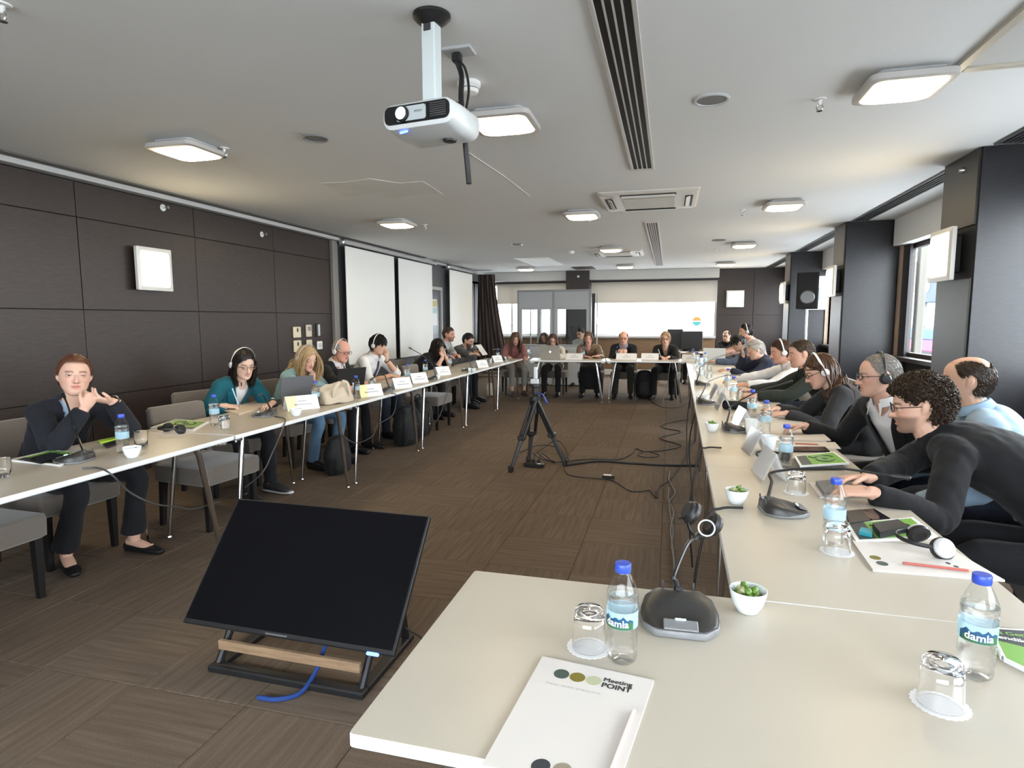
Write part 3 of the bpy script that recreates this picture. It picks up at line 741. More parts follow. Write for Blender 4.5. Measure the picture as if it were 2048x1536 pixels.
def hand_clay(g, W, d, n, right, curl=.35, spread=1.0, s=1.0, pinch=False):
    d = norm(d); n = np.array(n, float); n = norm(n - d * d.dot(n)); th = np.cross(d, n) * (1 if right else -1)
    lf(g, [W - d * .03, W, W + d * .045 * s, W + d * .085 * s], [(.026, .020), (.027, .018), (.038 * s, .0155), (.040 * s, .0125)], th, 12, 3)
    for i, (o, L) in enumerate(((.031, .070), (.0105, .079), (-.0105, .073), (-.031, .056))):
        b = W + d * (.078 - .004 * abs(i - 1)) * s + th * o * s
        dd = norm(d + th * o * 2.2 * spread); pts = [b]; c = curl * (1 + .12 * i) if not (pinch and i == 0) else curl * 1.15
        for q, fr in enumerate((.44, .31, .25)):
            a = c * (.75 if q == 0 else 1.0)
            dd = norm(dd * math.cos(a) + n * math.sin(a)); nn = None
            n2 = n - dd * dd.dot(n); n2 = norm(n2) if np.linalg.norm(n2) > .05 else n2
            pts.append(pts[-1] + dd * L * fr * s)
            nrm = norm(n * math.cos(a) - d * math.sin(a)); n_loc = nrm
        lf(g, pts, [.0095 * s, .0088 * s, .008 * s, .0068 * s], th, 8, 3)
    t0 = W + d * .022 * s + th * .026 * s; t1 = t0 + norm(d * .75 + th * .65 + n * .25) * .042 * s; t2 = t1 + norm(d * .85 + th * .15 + n * .45) * .03 * s
    lf(g, [W + d * .01, t0, t1, t2], [.014, .0135 * s, .0105 * s, .0085 * s], n, 8, 3)
def skin_mat():
    m = mat('skin', (.6, .4, .3), .5, spec=.35, attr='Col', bump=(220, .12, .001), sss=.12); return m
SKIN = skin_mat()
EYEW = mat('eye_white', (.62, .60, .57), .2); 
def cloth(name, col, rough=.88, sheen=.06, bump=(500, .25, .001), var=(14, .10)):
    return mat(name, col, rough, sheen=sheen, bump=bump, var=var, spec=.25)
def folds(v, amp, seed=0, f=22):
    r = np.random.default_rng(seed); s = np.zeros(len(v))
    for i in range(7):
        k = r.normal(size=3); k[2] *= .8; k = k / np.linalg.norm(k) * f * r.uniform(.5, 1.9)
        s += np.sin(v @ k + r.uniform(0, 6) + 1.3 * np.sin(v @ r.normal(size=3) * 9)) * (1 / (1 + i * .25))
    return s / 4 * amp
def vnorm(me):
    a = np.empty(len(me.vertices) * 3); me.vertices.foreach_get('normal', a); return a.reshape(-1, 3)
def wrinkle(me, amp, seed, f=22):
    v = mv(me); setv(me, v + vnorm(me) * folds(v, amp, seed, f)[:, None])

HCEN = np.array([0, -.010, .018]); HRAD = np.array([.0785, .1035, .1045])
def hair_mask(p, style):
    x, y, z = p[:, 0], p[:, 1], p[:, 2]
    fl = {'fringe': .038, 'recede': .085, 'mid': .056}.get(style.get('front'), .066)
    zl = np.interp(y, [-.12, -.04, -.012, .008, .035, .06, .11], [style.get('nape', -.075), style.get('nape', -.075) + .01, -.012, .0, .030, fl, fl])
    m = sstep(-.006, .012, z - zl)
    if style['kind'] in ('short', 'curly'):
        m = m * sstep(.72, 1.1, np.sqrt(((y + .012) / .034) ** 2 + ((z + .002) / .040) ** 2))
    if style.get('bald'):
        top = sstep(.03, .065, z) * sstep(-.085, -.035, y) * sstep(.070, .052, np.abs(x))
        if style['bald'] == 'crown': top = sstep(.052, .075, z) * sstep(-.10, -.06, y) * sstep(.06, .035, np.abs(x)) * sstep(.085, .05, y)
        m = m * (1 - top)
    return m
def hair_build(root, H, Rm, style, seed, near, shoulders):
    r = np.random.default_rng(seed); col = style['col']; th = style.get('thick', .10); kind = style['kind']
    hm = mat('hair_%02d_%02d_%02d' % tuple(int(c * 99) for c in col), col, style.get('rough', .42), var=(60, .35), spec=.35, bump=(160, .5, .002))
    tr = lambda p: p @ Rm.T + H - np.array(root.location)
    nu, nv = (56, 40) if near else (32, 24)
    ti = np.linspace(0.02, PI - .02, nv); pj = np.arange(nu) * 2 * PI / nu
    d = np.stack([np.sin(ti)[:, None] * np.cos(pj), np.sin(ti)[:, None] * np.sin(pj), np.repeat(np.cos(ti)[:, None], nu, 1)], 2).reshape(-1, 3)
    p = HCEN + d * HRAD; m = hair_mask(p, style)
    lump = 1 + .5 * folds(p * 1.0, 1.0, seed, style.get('lumpf', 70))
    k = .90 + m * (.105 + th * lump * style.get('vol', np.ones(1)))
    if style.get('top'): k = k + m * style['top'] * sstep(.03, .10, p[:, 2])
    pc = HCEN + d * HRAD * k[:, None]
    rings = [tr(pc[i * nu:(i + 1) * nu]) for i in range(nv)][::-1]
    g = G().rings(rings)
    # strands
    N = style.get('n', 260 if near else 110); K = 9; pts = []
    cand = r.normal(size=(N * 9, 3)); cand /= np.linalg.norm(cand, axis=1)[:, None]
    cp = HCEN + cand * HRAD; mk = hair_mask(cp, style); cand = cand[(mk > .55)][:N]; N = len(cand)
    q = HCEN + cand * HRAD * (1 + th * .8); nrm = norm_rows(cand / HRAD)
    if kind == 'curly':
        t = np.linspace(0, 1, 12); L = style.get('len', .035)
        ax = norm_rows(nrm + r.normal(size=(N, 3)) * .45); s1 = norm_rows(np.cross(ax, r.normal(size=(N, 3)))); s2 = np.cross(ax, s1)
        rad_ = style.get('curl', .010) * r.uniform(.7, 1.2, N); ph = r.uniform(0, 6, N); turns = r.uniform(1.1, 1.9, N)
        A = ph[:, None] + t * 2 * PI * turns[:, None]
        P = q[:, None] - nrm[:, None] * .012 + ax[:, None] * (t * L)[None, :, None] + rad_[:, None, None] * (np.cos(A)[..., None] * s1[:, None] + np.sin(A)[..., None] * s2[:, None])
        R = np.interp(t, [0, .8, 1], [.0042, .0038, .0015]) * style.get('sr', 1)
    else:
        L = style.get('len', .03) * r.uniform(.75, 1.1, N); gl = Rm.T @ np.array([0, 0, -1.0]); ds = L / (K - 1)
        if kind == 'long': d0 = np.c_[np.sign(cand[:, 0] - style.get('part', 0) * .08) * .55, np.full(N, -.55), np.full(N, -.30)]
        elif kind == 'back': d0 = np.c_[cand[:, 0] * .3, np.full(N, -1.0), np.full(N, -.15)]
        else: d0 = np.c_[cand[:, 0] * .6 + style.get('part', 0), np.full(N, style.get('comb', -.5)), cand[:, 2] * .5 - .4]
        d = norm_rows(d0 - nrm * (d0 * nrm).sum(1)[:, None] + nrm * style.get('lift', .10 if kind == 'long' else .03)); P = [q - nrm * .006]; pull = kind == 'long'
        cur = P[0].copy(); wav = r.uniform(0, 6, N); gk = style.get('grav', .42 if kind == 'long' else .22 if kind == 'back' else .05)
        sh = [(Rm.T @ (s - H)) for s in shoulders]; tgt = style.get('gather')
        for j in range(K - 1):
            d = norm_rows(d * (1 - gk) + gl * gk + r.normal(size=(N, 3)) * style.get('mess', .05) + np.c_[np.sin(wav + j * 1.5), np.cos(wav + j * 1.3), np.zeros(N)] * style.get('wave', 0))
            if tgt is not None: d = norm_rows(d + norm_rows(np.array(tgt) - cur) * .35 * min(1, j / 3))
            cur = cur + d * ds[:, None]
            if style.get('tuck') is not None: tk_ = (cur[:, 1] > style['tuck']) & (cur[:, 2] < .045); cur[tk_, 1] = style['tuck']
            if pull: cur[:, :2] -= (cur[:, :2] - HCEN[:2]) * (.06 * np.clip((-.02 - cur[:, 2]) / .08, 0, 1))[:, None]
            e = (cur - HCEN) / HRAD; le = np.linalg.norm(e, axis=1); lim = 1 + th * .75 + .02 * r.uniform(0, 1, N)
            low = np.clip((cur[:, 2] + .12) / .10, 0, 1)
            fx = (le < lim) & (low > 0)
            cur[fx] = HCEN + e[fx] / le[fx][:, None] * HRAD * lim[fx][:, None]
            if kind == 'long':   # keep the face clear
                ff = (cur[:, 1] > .035) & (cur[:, 2] < .05) & (np.abs(cur[:, 0]) < .068)
                cur[ff, 0] = np.sign(cur[ff, 0] + 1e-6) * .070
            if len(sh) == 2:
                ab = sh[1] - sh[0]; t = np.clip(((cur - sh[0]) @ ab) / ab.dot(ab), 0, 1); c = sh[0] + t[:, None] * ab; w = cur - c; lw = np.linalg.norm(w, axis=1)
                fx = lw < .085; cur[fx] = c[fx] + w[fx] / (lw[fx][:, None] + 1e-6) * .085
            P.append(cur.copy())
        P = np.stack(P, 1); t = np.linspace(0, 1, K)
        R = np.interp(t, [0, .5, 1], [.0055, .0050, .0018]) * style.get('sr', 1.0 if near else 1.6)
    T = np.gradient(P, axis=1); T /= np.linalg.norm(T, axis=2)[..., None] + 1e-9
    u = np.cross(T, np.array([.31, .52, .79])); u /= np.linalg.norm(u, axis=2)[..., None] + 1e-9; w = np.cross(T, u)
    a = np.arange(4) * PI / 2
    ring = P[:, :, None] + R[None, :, None, None] * (np.cos(a)[None, None, :, None] * u[:, :, None] + np.sin(a)[None, None, :, None] * w[:, :, None])
    Kk = P.shape[1]; V = tr(ring.reshape(-1, 3)); base = len(g.v)
    g.v.extend(map(tuple, V)); F = []
    for i in range(N):
        b0 = base + i * Kk * 4
        for j in range(Kk - 1):
            b = b0 + j * 4
            F += [(b, b + 1, b + 5, b + 4), (b + 1, b + 2, b + 6, b + 5), (b + 2, b + 3, b + 7, b + 6), (b + 3, b, b + 4, b + 7)]
    g.f.extend(F)
    return g.ob('hair', hm, root, 80)
def norm_rows(a): return a / (np.linalg.norm(a, axis=-1, keepdims=True) + 1e-12)

def headset(root, H, Rm, col='white', r=.098, tilt=0.0, both=True):
    o = H - np.array(root.location); tr = lambda p: np.array(p, float) @ Rm.T + o
    hm = mat('headset_' + col, {'white': (.70, .71, .70), 'black': (.02, .02, .022), 'silver': (.45, .45, .45)}[col], .35)
    a = np.linspace(rad(4), rad(176), 19); P = [tr((r * .98 * math.cos(t), -.006 + tilt * math.sin(t), .005 + (r + .034) * math.sin(t))) for t in a]
    hp = G(); lf(hp, P, [(.0075, .0022)] * 19, Rm[:, 1], 8, 1); b = hp.ob('headset_band', hm, root)
    for q in (-1, 1):
        M = Rm @ np.array([[0, 0, q], [1, 0, 0], [0, q, 0]])
        G().lathe([(.001, .016), (.020, .015), (.027, .008), (.028, .0)], 20, tr((q * .093, -.008, -.008)), M).ob('ear_cup', hm, b)
        G().lathe([(.029, 0), (.031, -.006), (.027, -.013), (.012, -.013)], 20, tr((q * .093, -.008, -.008)), M).ob('ear_pad', BLACK, b)
def glasses(root, H, Rm, m=None, up=0.0, back=0.0):
    m = m or BLACK; o = H - np.array(root.location); tr = lambda p: np.array(p, float) @ Rm.T + o
    g = G(); a = np.linspace(0, 2 * PI, 17)
    for q in (-1, 1):
        g.tube([tr((q * .032 + .024 * math.cos(t), .103 - back - .006 * abs(math.cos(t)) * (1 if math.cos(t) * q > 0 else 0), up + .001 + .0175 * math.sin(t))) for t in a], .0021, 6)
        g.tube([tr((q * .056, .098 - back, up + .006)), tr((q * .078, .080 - back, up + .006)), tr((q * .083, -.005 - back, up + .006)), tr((q * .080, -.03 - back, up - .012))], .0019, 6)
    g.tube([tr((-.008, .104 - back, up + .005)), tr((.008, .104 - back, up + .005))], .0019, 6)
    f = g.ob('glasses', m, root)
    l = G()
    for q in (-1, 1):
        l.rings([np.array([tr((q * .032 + .0225 * math.cos(t), .1025 - back, up + .001 + .0165 * math.sin(t))) for t in a[:-1]])], cap0=False)
    l.ob('lens', thin_glass('spectacle_lens', (.97, .97, .97), .03), f, 0)

def person(label, H, face, pelvis, body, hands, top, skin=(.55, .36, .27), hairst=None, fem=False, pitch=0.0, roll=0.0, trousers=None, shoes=None, hs=None, gl=None,
           near=False, beard=None, legs=None, scale=1.0, bulge=.03, shirt=None, tie=None, collar=None, lapel=False, sleeve='long', jacket_t=.016, vneck=None, skirt=None, feet=None, elbow=None, headscale=1.0, watch=None, buttons=False, brow=None, sock=None, shw=None):
    H = np.array(H, float); root = thing('person', label, 'person', (float(pelvis[0]), float(pelvis[1]), 0))
    off = np.array([pelvis[0], pelvis[1], 0.0]); mesh_off = -off
    s = scale; fy = rad(face); by = rad(body)
    F = np.array([math.sin(fy), math.cos(fy), 0]); X = np.array([F[1], -F[0], 0]); Z = np.array([0, 0, 1.0])
    cp, sp = math.cos(rad(pitch)), math.sin(rad(pitch)); F2 = F * cp + Z * sp; Z2 = Z * cp - F * sp
    cr, sr = math.cos(rad(roll)), math.sin(rad(roll)); X3 = X * cr - Z2 * sr; Z3 = Z2 * cr + X * sr
    Rm = np.stack([X3, F2, Z3], 1)
    Fb = np.array([math.sin(by), math.cos(by), 0]); Rb = np.array([Fb[1], -Fb[0], 0])
    P = np.array([pelvis[0], pelvis[1], pelvis[2] if len(pelvis) > 2 else .565], float)
    Nk = H - Z3 * .115 - F2 * .035 - Fb * .02 - Z * .035
    sw = (shw or (.158 if fem else .178)) * s
    ax = norm(P - Nk)
    nrm = np.cross(Rb, ax)   # roughly forward or back
    fwd = Fb - ax * ax.dot(Fb); fwd = norm(fwd)
    S = {q: Nk + Rb * sw * q + ax * .055 - fwd * .005 for q in (-1, 1)}
    ct = [P - Z * .02 + Fb * .0, P * .82 + Nk * .18 - fwd * bulge * .5, P * .5 + Nk * .5 - fwd * bulge, P * .2 + Nk * .8 - fwd * bulge * .7, P * .07 + Nk * .93 - fwd * bulge * .3, Nk]
    if fem: ta, tb = [.175, .150, .150, .158, .125, .058], [.125, .105, .112, .100, .075, .055]
    else: ta, tb = [.170, .165, .172, .182, .145, .066], [.125, .125, .120, .112, .082, .062]
    if watch is None: watch = ''
    voxb = .0040 if near else .0072
    def torso(g, t, kk=1.0):
        lf(g, ct, [((a * s + t) * kk, (b * s + t) * kk) for a, b in zip(ta, tb)], Rb, 24, 5)
        for q in (-1, 1):
            lf(g, [Nk + ax * .06 + Rb * q * .03, Nk + ax * .045 + Rb * q * sw * .6, S[q] + ax * .01], [.060 * s + t, .058 * s + t, .054 * s + t], fwd, 14, 3)
    # arms
    A = {}
    for q in (-1, 1):
        h = hands[(q + 1) // 2]
        W = np.array(h['w'], float); hint = h.get('e', Rb * q * .5 - Z * .8 - Fb * .1)
        E, W = ik(S[q], W, .285 * s, .255 * s, hint); A[q] = (S[q], E, W)
    hipj = {q: P + Rb * q * .085 - Z * .02 for q in (-1, 1)}
    L = {}
    for q in (-1, 1):
        lg = (legs or {}).get(q) or {}
        yaw = by + rad(lg.get('yaw', 6 * q)); fd = np.array([math.sin(yaw), math.cos(yaw), 0])
        K_ = hipj[q] + fd * lg.get('len', .43) * s - Z * lg.get('drop', .035)
        an = np.array([K_[0], K_[1], .085]) + fd * lg.get('ff', .02) + np.array([fd[1], -fd[0], 0]) * lg.get('side', 0.0)
        ty = yaw + rad(lg.get('toe', 0)); L[q] = (hipj[q], K_, an, np.array([math.sin(ty), math.cos(ty), 0]))
    # ---- body: one continuous skin
    g = G(); head_clay(g, H, Rm, fem, s=headscale)
    lf(g, [Nk + ax * .05, Nk, H - Z3 * .075 - F2 * .018, H - Z3 * .03 - F2 * .02], [.07, .058 if fem else .064, .052 if fem else .060, .05], X3, 16, 4)
    torso(g, -.012, .93)
    for q in (-1, 1):
        a, e, w = A[q]; h = hands[(q + 1) // 2]
        lf(g, [a, a * .5 + e * .5, e, e * .55 + w * .45, w], [.046 * s, .043 * s, .037 * s, .038 * s, .025 * s], Fb, 12, 4)
        hand_clay(g, w, h.get('d', w - e), h.get('n', (0, 0, -1)), q > 0, h.get('c', .35), h.get('sp', 1.0), .94 if fem else 1.04)
        hp, kn, an, td = L[q]
        lf(g, [hp, hp * .5 + kn * .5, kn, kn * .6 + an * .4, an], [.070, .064, .050, .046, .034], Rb, 12, 4)
        lf(g, [an - td * .03 - Z * .02, an + td * .05 - Z * .035, an + td * .12 - Z * .055], [(.030, .030), (.034, .026), (.032, .016)], Rb, 10, 3)
    me = remesh(g, voxb, 2 if near else 1, .4)
    v = mv(me); loc = (v - H) @ Rm / headscale; x, y, z = np.abs(loc[:, 0]), loc[:, 1], loc[:, 2]
    base = np.array(skin); c = np.repeat(base[None], len(v), 0)
    hd = np.linalg.norm(loc, axis=1) < .17
    mixc = lambda c, w, col: c * (1 - w[:, None]) + np.array(col) * w[:, None]
    ck = np.exp(-((x - .042) / .02) ** 2 - ((z + .03) / .022) ** 2) * (y > .03) * hd
    c = mixc(c, ck * .35, base * np.array([1.08, .78, .74]))
    c = mixc(c, (np.exp(-(x / .012) ** 2 - ((z + .036) / .012) ** 2) * (y > .09)) * .35 * hd, base * np.array([1.05, .75, .7]))
    if beard:
        bm = sstep(-.028, -.048, z) * sstep(.0, .03, y + (z + .05) * .2) * hd * (1 - .9 * np.exp(-((x / .018) ** 2 + ((z + .066) / .006) ** 2)))
        bm *= sstep(-.135, -.11, z); c = mixc(c, bm * beard[1], beard[0])
    nos = np.exp(-((x - .0085) / .0038) ** 2 - ((z + .0455) / .003) ** 2) * (y > .07) * hd; c = mixc(c, nos * .7, base * .25)
    lip = np.exp(-((x / .022) ** 4 + ((z + .066) / .0105) ** 4)) * (y > .06) * hd
    c = mixc(c, lip * .8, base * (np.array([.86, .40, .42]) if fem else np.array([.82, .50, .46])))
    ml = np.exp(-((x / .024) ** 6) - ((z + .0655) / .0019) ** 2) * (y > .06) * hd; c = mixc(c, ml * .8, base * .18)
    bc = brow or (hairst['col'] if hairst else (.05, .03, .02))
    bz = .020 - 2.2 * (x - .036) ** 2 * 4
    br = np.exp(-((z - bz) / (.0048 if near else .0065)) ** 2) * sstep(.010, .016, x) * sstep(.056, .046, x) * (y > .05) * hd
    c = mixc(c, br * .85, bc)
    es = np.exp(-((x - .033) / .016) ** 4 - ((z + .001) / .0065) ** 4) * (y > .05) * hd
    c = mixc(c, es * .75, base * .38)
    if hairst and hairst['kind'] != 'none':
        w = hair_mask(loc, hairst) * hd * (z > -.09); c = mixc(c, w * .9, hairst['col'])
    at = me.color_attributes.new('Col', 'FLOAT_COLOR', 'POINT'); at.data.foreach_set('color', np.c_[c, np.ones(len(c))].ravel())
    setv(me, v + mesh_off); me.materials.clear(); me.materials.append(SKIN); me.name = 'body'
    link('body', me, root)
    if near or H[1] < 6:
        for q in (-1, 1):
            cen = (np.array([q * .033, .0775, -.0005]) * headscale) @ Rm.T + H - off
            M = Rm; e_ = G().ell(cen, (.0115, .0110, .0105), 14, 10, M).ob('eye', EYEW, root)
            look = norm(np.array([.0, 1, -.12 if pitch > -8 else -.5])) ; cc = cen + (Rm @ look) * .0088
            G().ell(cc, (.0060, .0030, .0060), 12, 8, M).ob('iris', mat('dark_iris', (.02, .013, .009), .15), e_)
    # ---- clothes
    voxc = .0075 if near else .0105
    def surf(xx, t, infl):
        """front surface of the torso: xx across, t = metres below the neck base"""
        Ls = np.linalg.norm(P - Nk); f = np.clip(t / Ls, 0, 1)
        cs = np.array([1.0, .93, .8, .5, .18, 0.0]); k = 1 - f
        cen = np.array([np.interp(k, cs[::-1], np.array(ct)[::-1, i]) for i in range(3)]) if False else np.array([np.interp(f, [0, .07, .2, .5, .82, 1], np.array(ct)[::-1, i]) for i in range(3)])
        a = np.interp(f, [0, .07, .2, .5, .82, 1], ta[::-1]) * s + infl; b = np.interp(f, [0, .07, .2, .5, .82, 1], tb[::-1]) * s + infl
        return cen + Rb * xx + fwd * b * math.sqrt(max(1 - (xx / a) ** 2, .02))
    def strip(pts_w, infl, name, m, par=None, th=.003):
        g = G(); P0 = []; P1 = []
        for (x0, x1, t) in pts_w: P0.append(surf(x0, t, infl)); P1.append(surf(x1, t, infl))
        n = len(P0); nn = fwd * th; vv = [p for p in P0] + [p for p in P1] + [p + nn for p in P0] + [p + nn for p in P1]; f = []
        for i in range(n - 1):
            f += [(i, i + 1, n + i + 1, n + i), (2 * n + i, 3 * n + i, 3 * n + i + 1, 2 * n + i + 1), (i, 2 * n + i, 2 * n + i + 1, i + 1), (n + i, n + i + 1, 3 * n + i + 1, 3 * n + i)]
        f += [(0, n, 3 * n, 2 * n), (n - 1, 3 * n - 1, 4 * n - 1, 2 * n - 1)]
        return G().add(np.array(vv) - off, f).ob(name, m, par or root, 40)
    def upper(t, m, name, v_open=None, sl='long', amp=.004, seed=1, hem=.0):
        g = G(); torso(g, t)
        for q in (-1, 1):
            a, e, w = A[q]
            if sl == 'long': pts = [a, a * .5 + e * .5, e, e * .5 + w * .5, e * .06 + w * .94]; rr = [.053, .051, .047, .044, .035]
            elif sl == 'elbow': pts = [a, a * .5 + e * .5, e, e * .75 + w * .25]; rr = [.053, .051, .048, .048]
            else: pts = [a, a * .5 + e * .5, a * .12 + e * .88]; rr = [.053, .053, .054]
            lf(g, pts, [r_ * s + t * .7 for r_ in rr], Fb, 14, 4, (1, .25))
        me = remesh(g, voxc, 5, .6)
        wrinkle(me, amp * 1.3, seed, 20); wrinkle(me, amp * .8, seed + 9, 48); wrinkle(me, amp * .35, seed + 19, 95)
        if v_open:
            v = mv(me); rel = v - Nk; tt = rel @ ax; xx = rel @ Rb; ff = rel @ fwd
            clear = np.ones(len(v), bool)
            for q_ in (-1, 1):
                a_, e_, w_ = A[q_]
                for s0, s1 in ((a_ * .7 + e_ * .3, e_), (e_, w_)):
                    ab = s1 - s0; tt_ = np.clip(((v - s0) @ ab) / ab.dot(ab), 0, 1); clear &= np.linalg.norm(v - s0 - tt_[:, None] * ab, axis=1) > .082
            depth, wid = v_open; inside = (ff > .0) & (tt > -.06) & (tt < depth) & (np.abs(xx) < wid * np.clip(1 - tt / depth, 0, 1) + .004) & (ff < .19) & clear
            bm = bmesh.new(); bm.from_mesh(me); bm.verts.ensure_lookup_table()
            bmesh.ops.delete(bm, geom=[bm.verts[i] for i in np.nonzero(inside)[0]], context='VERTS'); bm.to_mesh(me); bm.free()
        v = mv(me)
        # open the neck hole
        setv(me, v - off); me.materials.clear(); me.materials.append(m); me.name = name
        return link(name, me, root)
    tm = top['m']; nm = top['n']
    sd = int(abs(H[1] * 100)) % 97
    if shirt is not None:
        upper(.0, shirt, 'shirt', (.045, .035) if not tie and not fem else None, 'long', .002, sd + 3)
    up_ = upper(jacket_t, tm, nm, vneck, sleeve, top.get('amp', .0045), sd)
    if lapel:
        D, Wd = vneck
        for q in (-1, 1):
            strip([(q * Wd * (1 - t / D) * 1.0, q * (Wd * (1 - t / D) + .052 * math.sin(PI * min(1, .25 + t / D * .75)) + .012), t) for t in np.linspace(-.02, D * .98, 9)], jacket_t + .004, 'lapel', tm, up_, .004)
    if tie: strip([(-.016 - .014 * t, .016 + .014 * t, .02 + t * .33) for t in np.linspace(0, 1, 8)], .012 if vneck else jacket_t + .004, 'tie', tie)
    if collar is not None:
        g = G(); up2 = norm(H - Z3 * .07 - F2 * .02 - Nk); cen = Nk + up2 * .012 - off
        fr = fwd - up2 * up2.dot(fwd); fr = norm(fr); sd_ = np.cross(fr, up2)
        a_ = np.linspace(rad(118), rad(422), 22); r1 = (.066 if fem else .073)
        for ro, zo, z1 in ((1.0, -.012, .038),):
            ri = [cen + (np.cos(t) * sd_ * r1 + np.sin(t) * fr * r1 * .98) for t in a_]
            V = []; 
            for p, t in zip(ri, a_):
                o_ = np.cos(t) * sd_ + np.sin(t) * fr
                V += [p + up2 * -.012 + o_ * .004, p + up2 * .038 - o_ * .003, p + up2 * .036 + o_ * .004, p + up2 * -.004 + o_ * .020]
            F_ = []
            for i in range(21):
                for j in range(4):
                    F_.append((i * 4 + j, i * 4 + (j + 1) % 4, i * 4 + 4 + (j + 1) % 4, i * 4 + 4 + j))
            F_ += [(3, 2, 1, 0), (84, 85, 86, 87)]
            g.add(V, F_)
        for q in (-1, 1):
            a0 = cen + q * sd_ * .030 + fr * r1 * .98 + up2 * .02; b0 = cen + q * sd_ * .052 + fr * r1 * .9 + up2 * .02
            c0 = cen + q * sd_ * .055 + fr * (r1 + .035) - up2 * .045
            g.add([a0, b0, c0, a0 + fr * .004, b0 + fr * .004, c0 + fr * .004], [(0, 1, 2), (3, 5, 4), (0, 3, 4, 1), (1, 4, 5, 2), (2, 5, 3, 0)])
        g.ob('collar', collar, root, 40)
    if buttons:
        for t in (.16, .24, .32):
            p = surf(0, t, jacket_t + .002) - off; G().ell(p, (.007, .007, .007), 8, 6).ob('button', BLACK, up_)
    if trousers is not None:
        g = G(); lf(g, [P + Z * .10, P, P - Z * .06], [(.165 * s, .12 * s), (.185 * s, .14 * s), (.17 * s, .12 * s)], Rb, 20, 4)
        for q in (-1, 1):
            hp, kn, an, td = L[q]
            wd = (feet or {}).get('flare', .052)
            lf(g, [hp, hp * .5 + kn * .5, kn, kn * .55 + an * .45, an + Z * (feet or {}).get('hem', .0)], [.088 * s, .080 * s, .064 * s, .058 * s, wd], Rb, 14, 4, (1, .2))
        if skirt:
            k1, k2 = L[-1][1], L[1][1]; mid = (k1 + k2) / 2
            lf(g, [P, (P + mid) / 2, mid + Z * .0, mid * .75 + (L[-1][2] + L[1][2]) / 2 * .25 + Z * .04, (mid + (L[-1][2] + L[1][2]) / 2) / 2], [(.18, .13), (.19, .10), (.19, .09), (.21, .12), (.22, .13)], Rb, 20, 4)
        me = remesh(g, voxc, 2, .5); wrinkle(me, .006, sd + 5, 20); wrinkle(me, .004, sd + 6, 55); setv(me, mv(me) - off); me.materials.clear(); me.materials.append(trousers)
        link('skirt' if skirt else 'trousers', me, root)
    shm = shoes or cloth('black_shoe_leather', (.012, .012, .013), .35, 0)
    for q in (-1, 1):
        hp, kn, an, td = L[q]; sv = np.array([td[1], -td[0], 0]); g = G(); f0 = np.array([an[0], an[1], 0]) - off
        low = (feet or {}).get('flat')
        h = [.034, .032, .027, .022, .016] if low else [.048, .050, .046, .036, .024]
        lf(g, [f0 - td * .055 + Z * h[0], f0 + Z * h[1], f0 + td * .07 + Z * h[2], f0 + td * .14 + Z * h[3], f0 + td * .20 + Z * h[4]], [(.030, h[0]), (.034, h[1] * .98), (.041, h[2] * .98), (.043, h[3] * .98), (.024 if low else .032, h[4] * .96)], sv, 14, 4, (.6, .6))
        so = g.ob('shoe', shm, root, 60)
        if (feet or {}).get('sole'):
            g = G(); lf(g, [f0 - td * .06 + Z * .013, f0 + td * .07 + Z * .012, f0 + td * .15 + Z * .012, f0 + td * .215 + Z * .016], [(.034, .0125), (.044, .0115), (.046, .0115), (.032, .0125)], sv, 12, 3); g.ob('sole', feet['sole'], so)
    if hairst and hairst['kind'] != 'none': hair_build(root, H, Rm, hairst, sd, near, [S[-1], S[1]] if hairst['kind'] in ('long', 'back') else [])
    if hs: headset(root, H, Rm, hs, r=.098 + (hairst or {}).get('thick', .05) * .06)
    if gl: glasses(root, H, Rm, *gl) if isinstance(gl, tuple) else glasses(root, H, Rm, gl if gl is not True else None)
    if watch:
        q = 1 if watch == 'r' else -1; a, e, w = A[q]; d = norm(w - e); c_ = w - d * .005 - off
        up2 = norm(np.cross(d, Rb) if abs(d.dot(Rb)) < .9 else np.cross(d, Z)); s2 = np.cross(d, up2); an_ = np.linspace(0, 2 * PI, 17)
        b = G().tube([c_ + (np.cos(t) * up2 * .032 + np.sin(t) * s2 * .034) for t in an_], .006, 6).ob('watch_strap', BLACK, root)
        zz = norm(Z - d * d.dot(Z)); M = np.stack([d, np.cross(zz, d), zz], 1); G().lathe([(.017, 0), (.017, .006), (.014, .008)], 14, c_ + zz * .034, M).ob('watch_face', ALU, b)
    root['_hd'] = 0; del root['_hd']
    PEOPLE.append((root, A, H, Rm, L))
    return root
PEOPLE = []
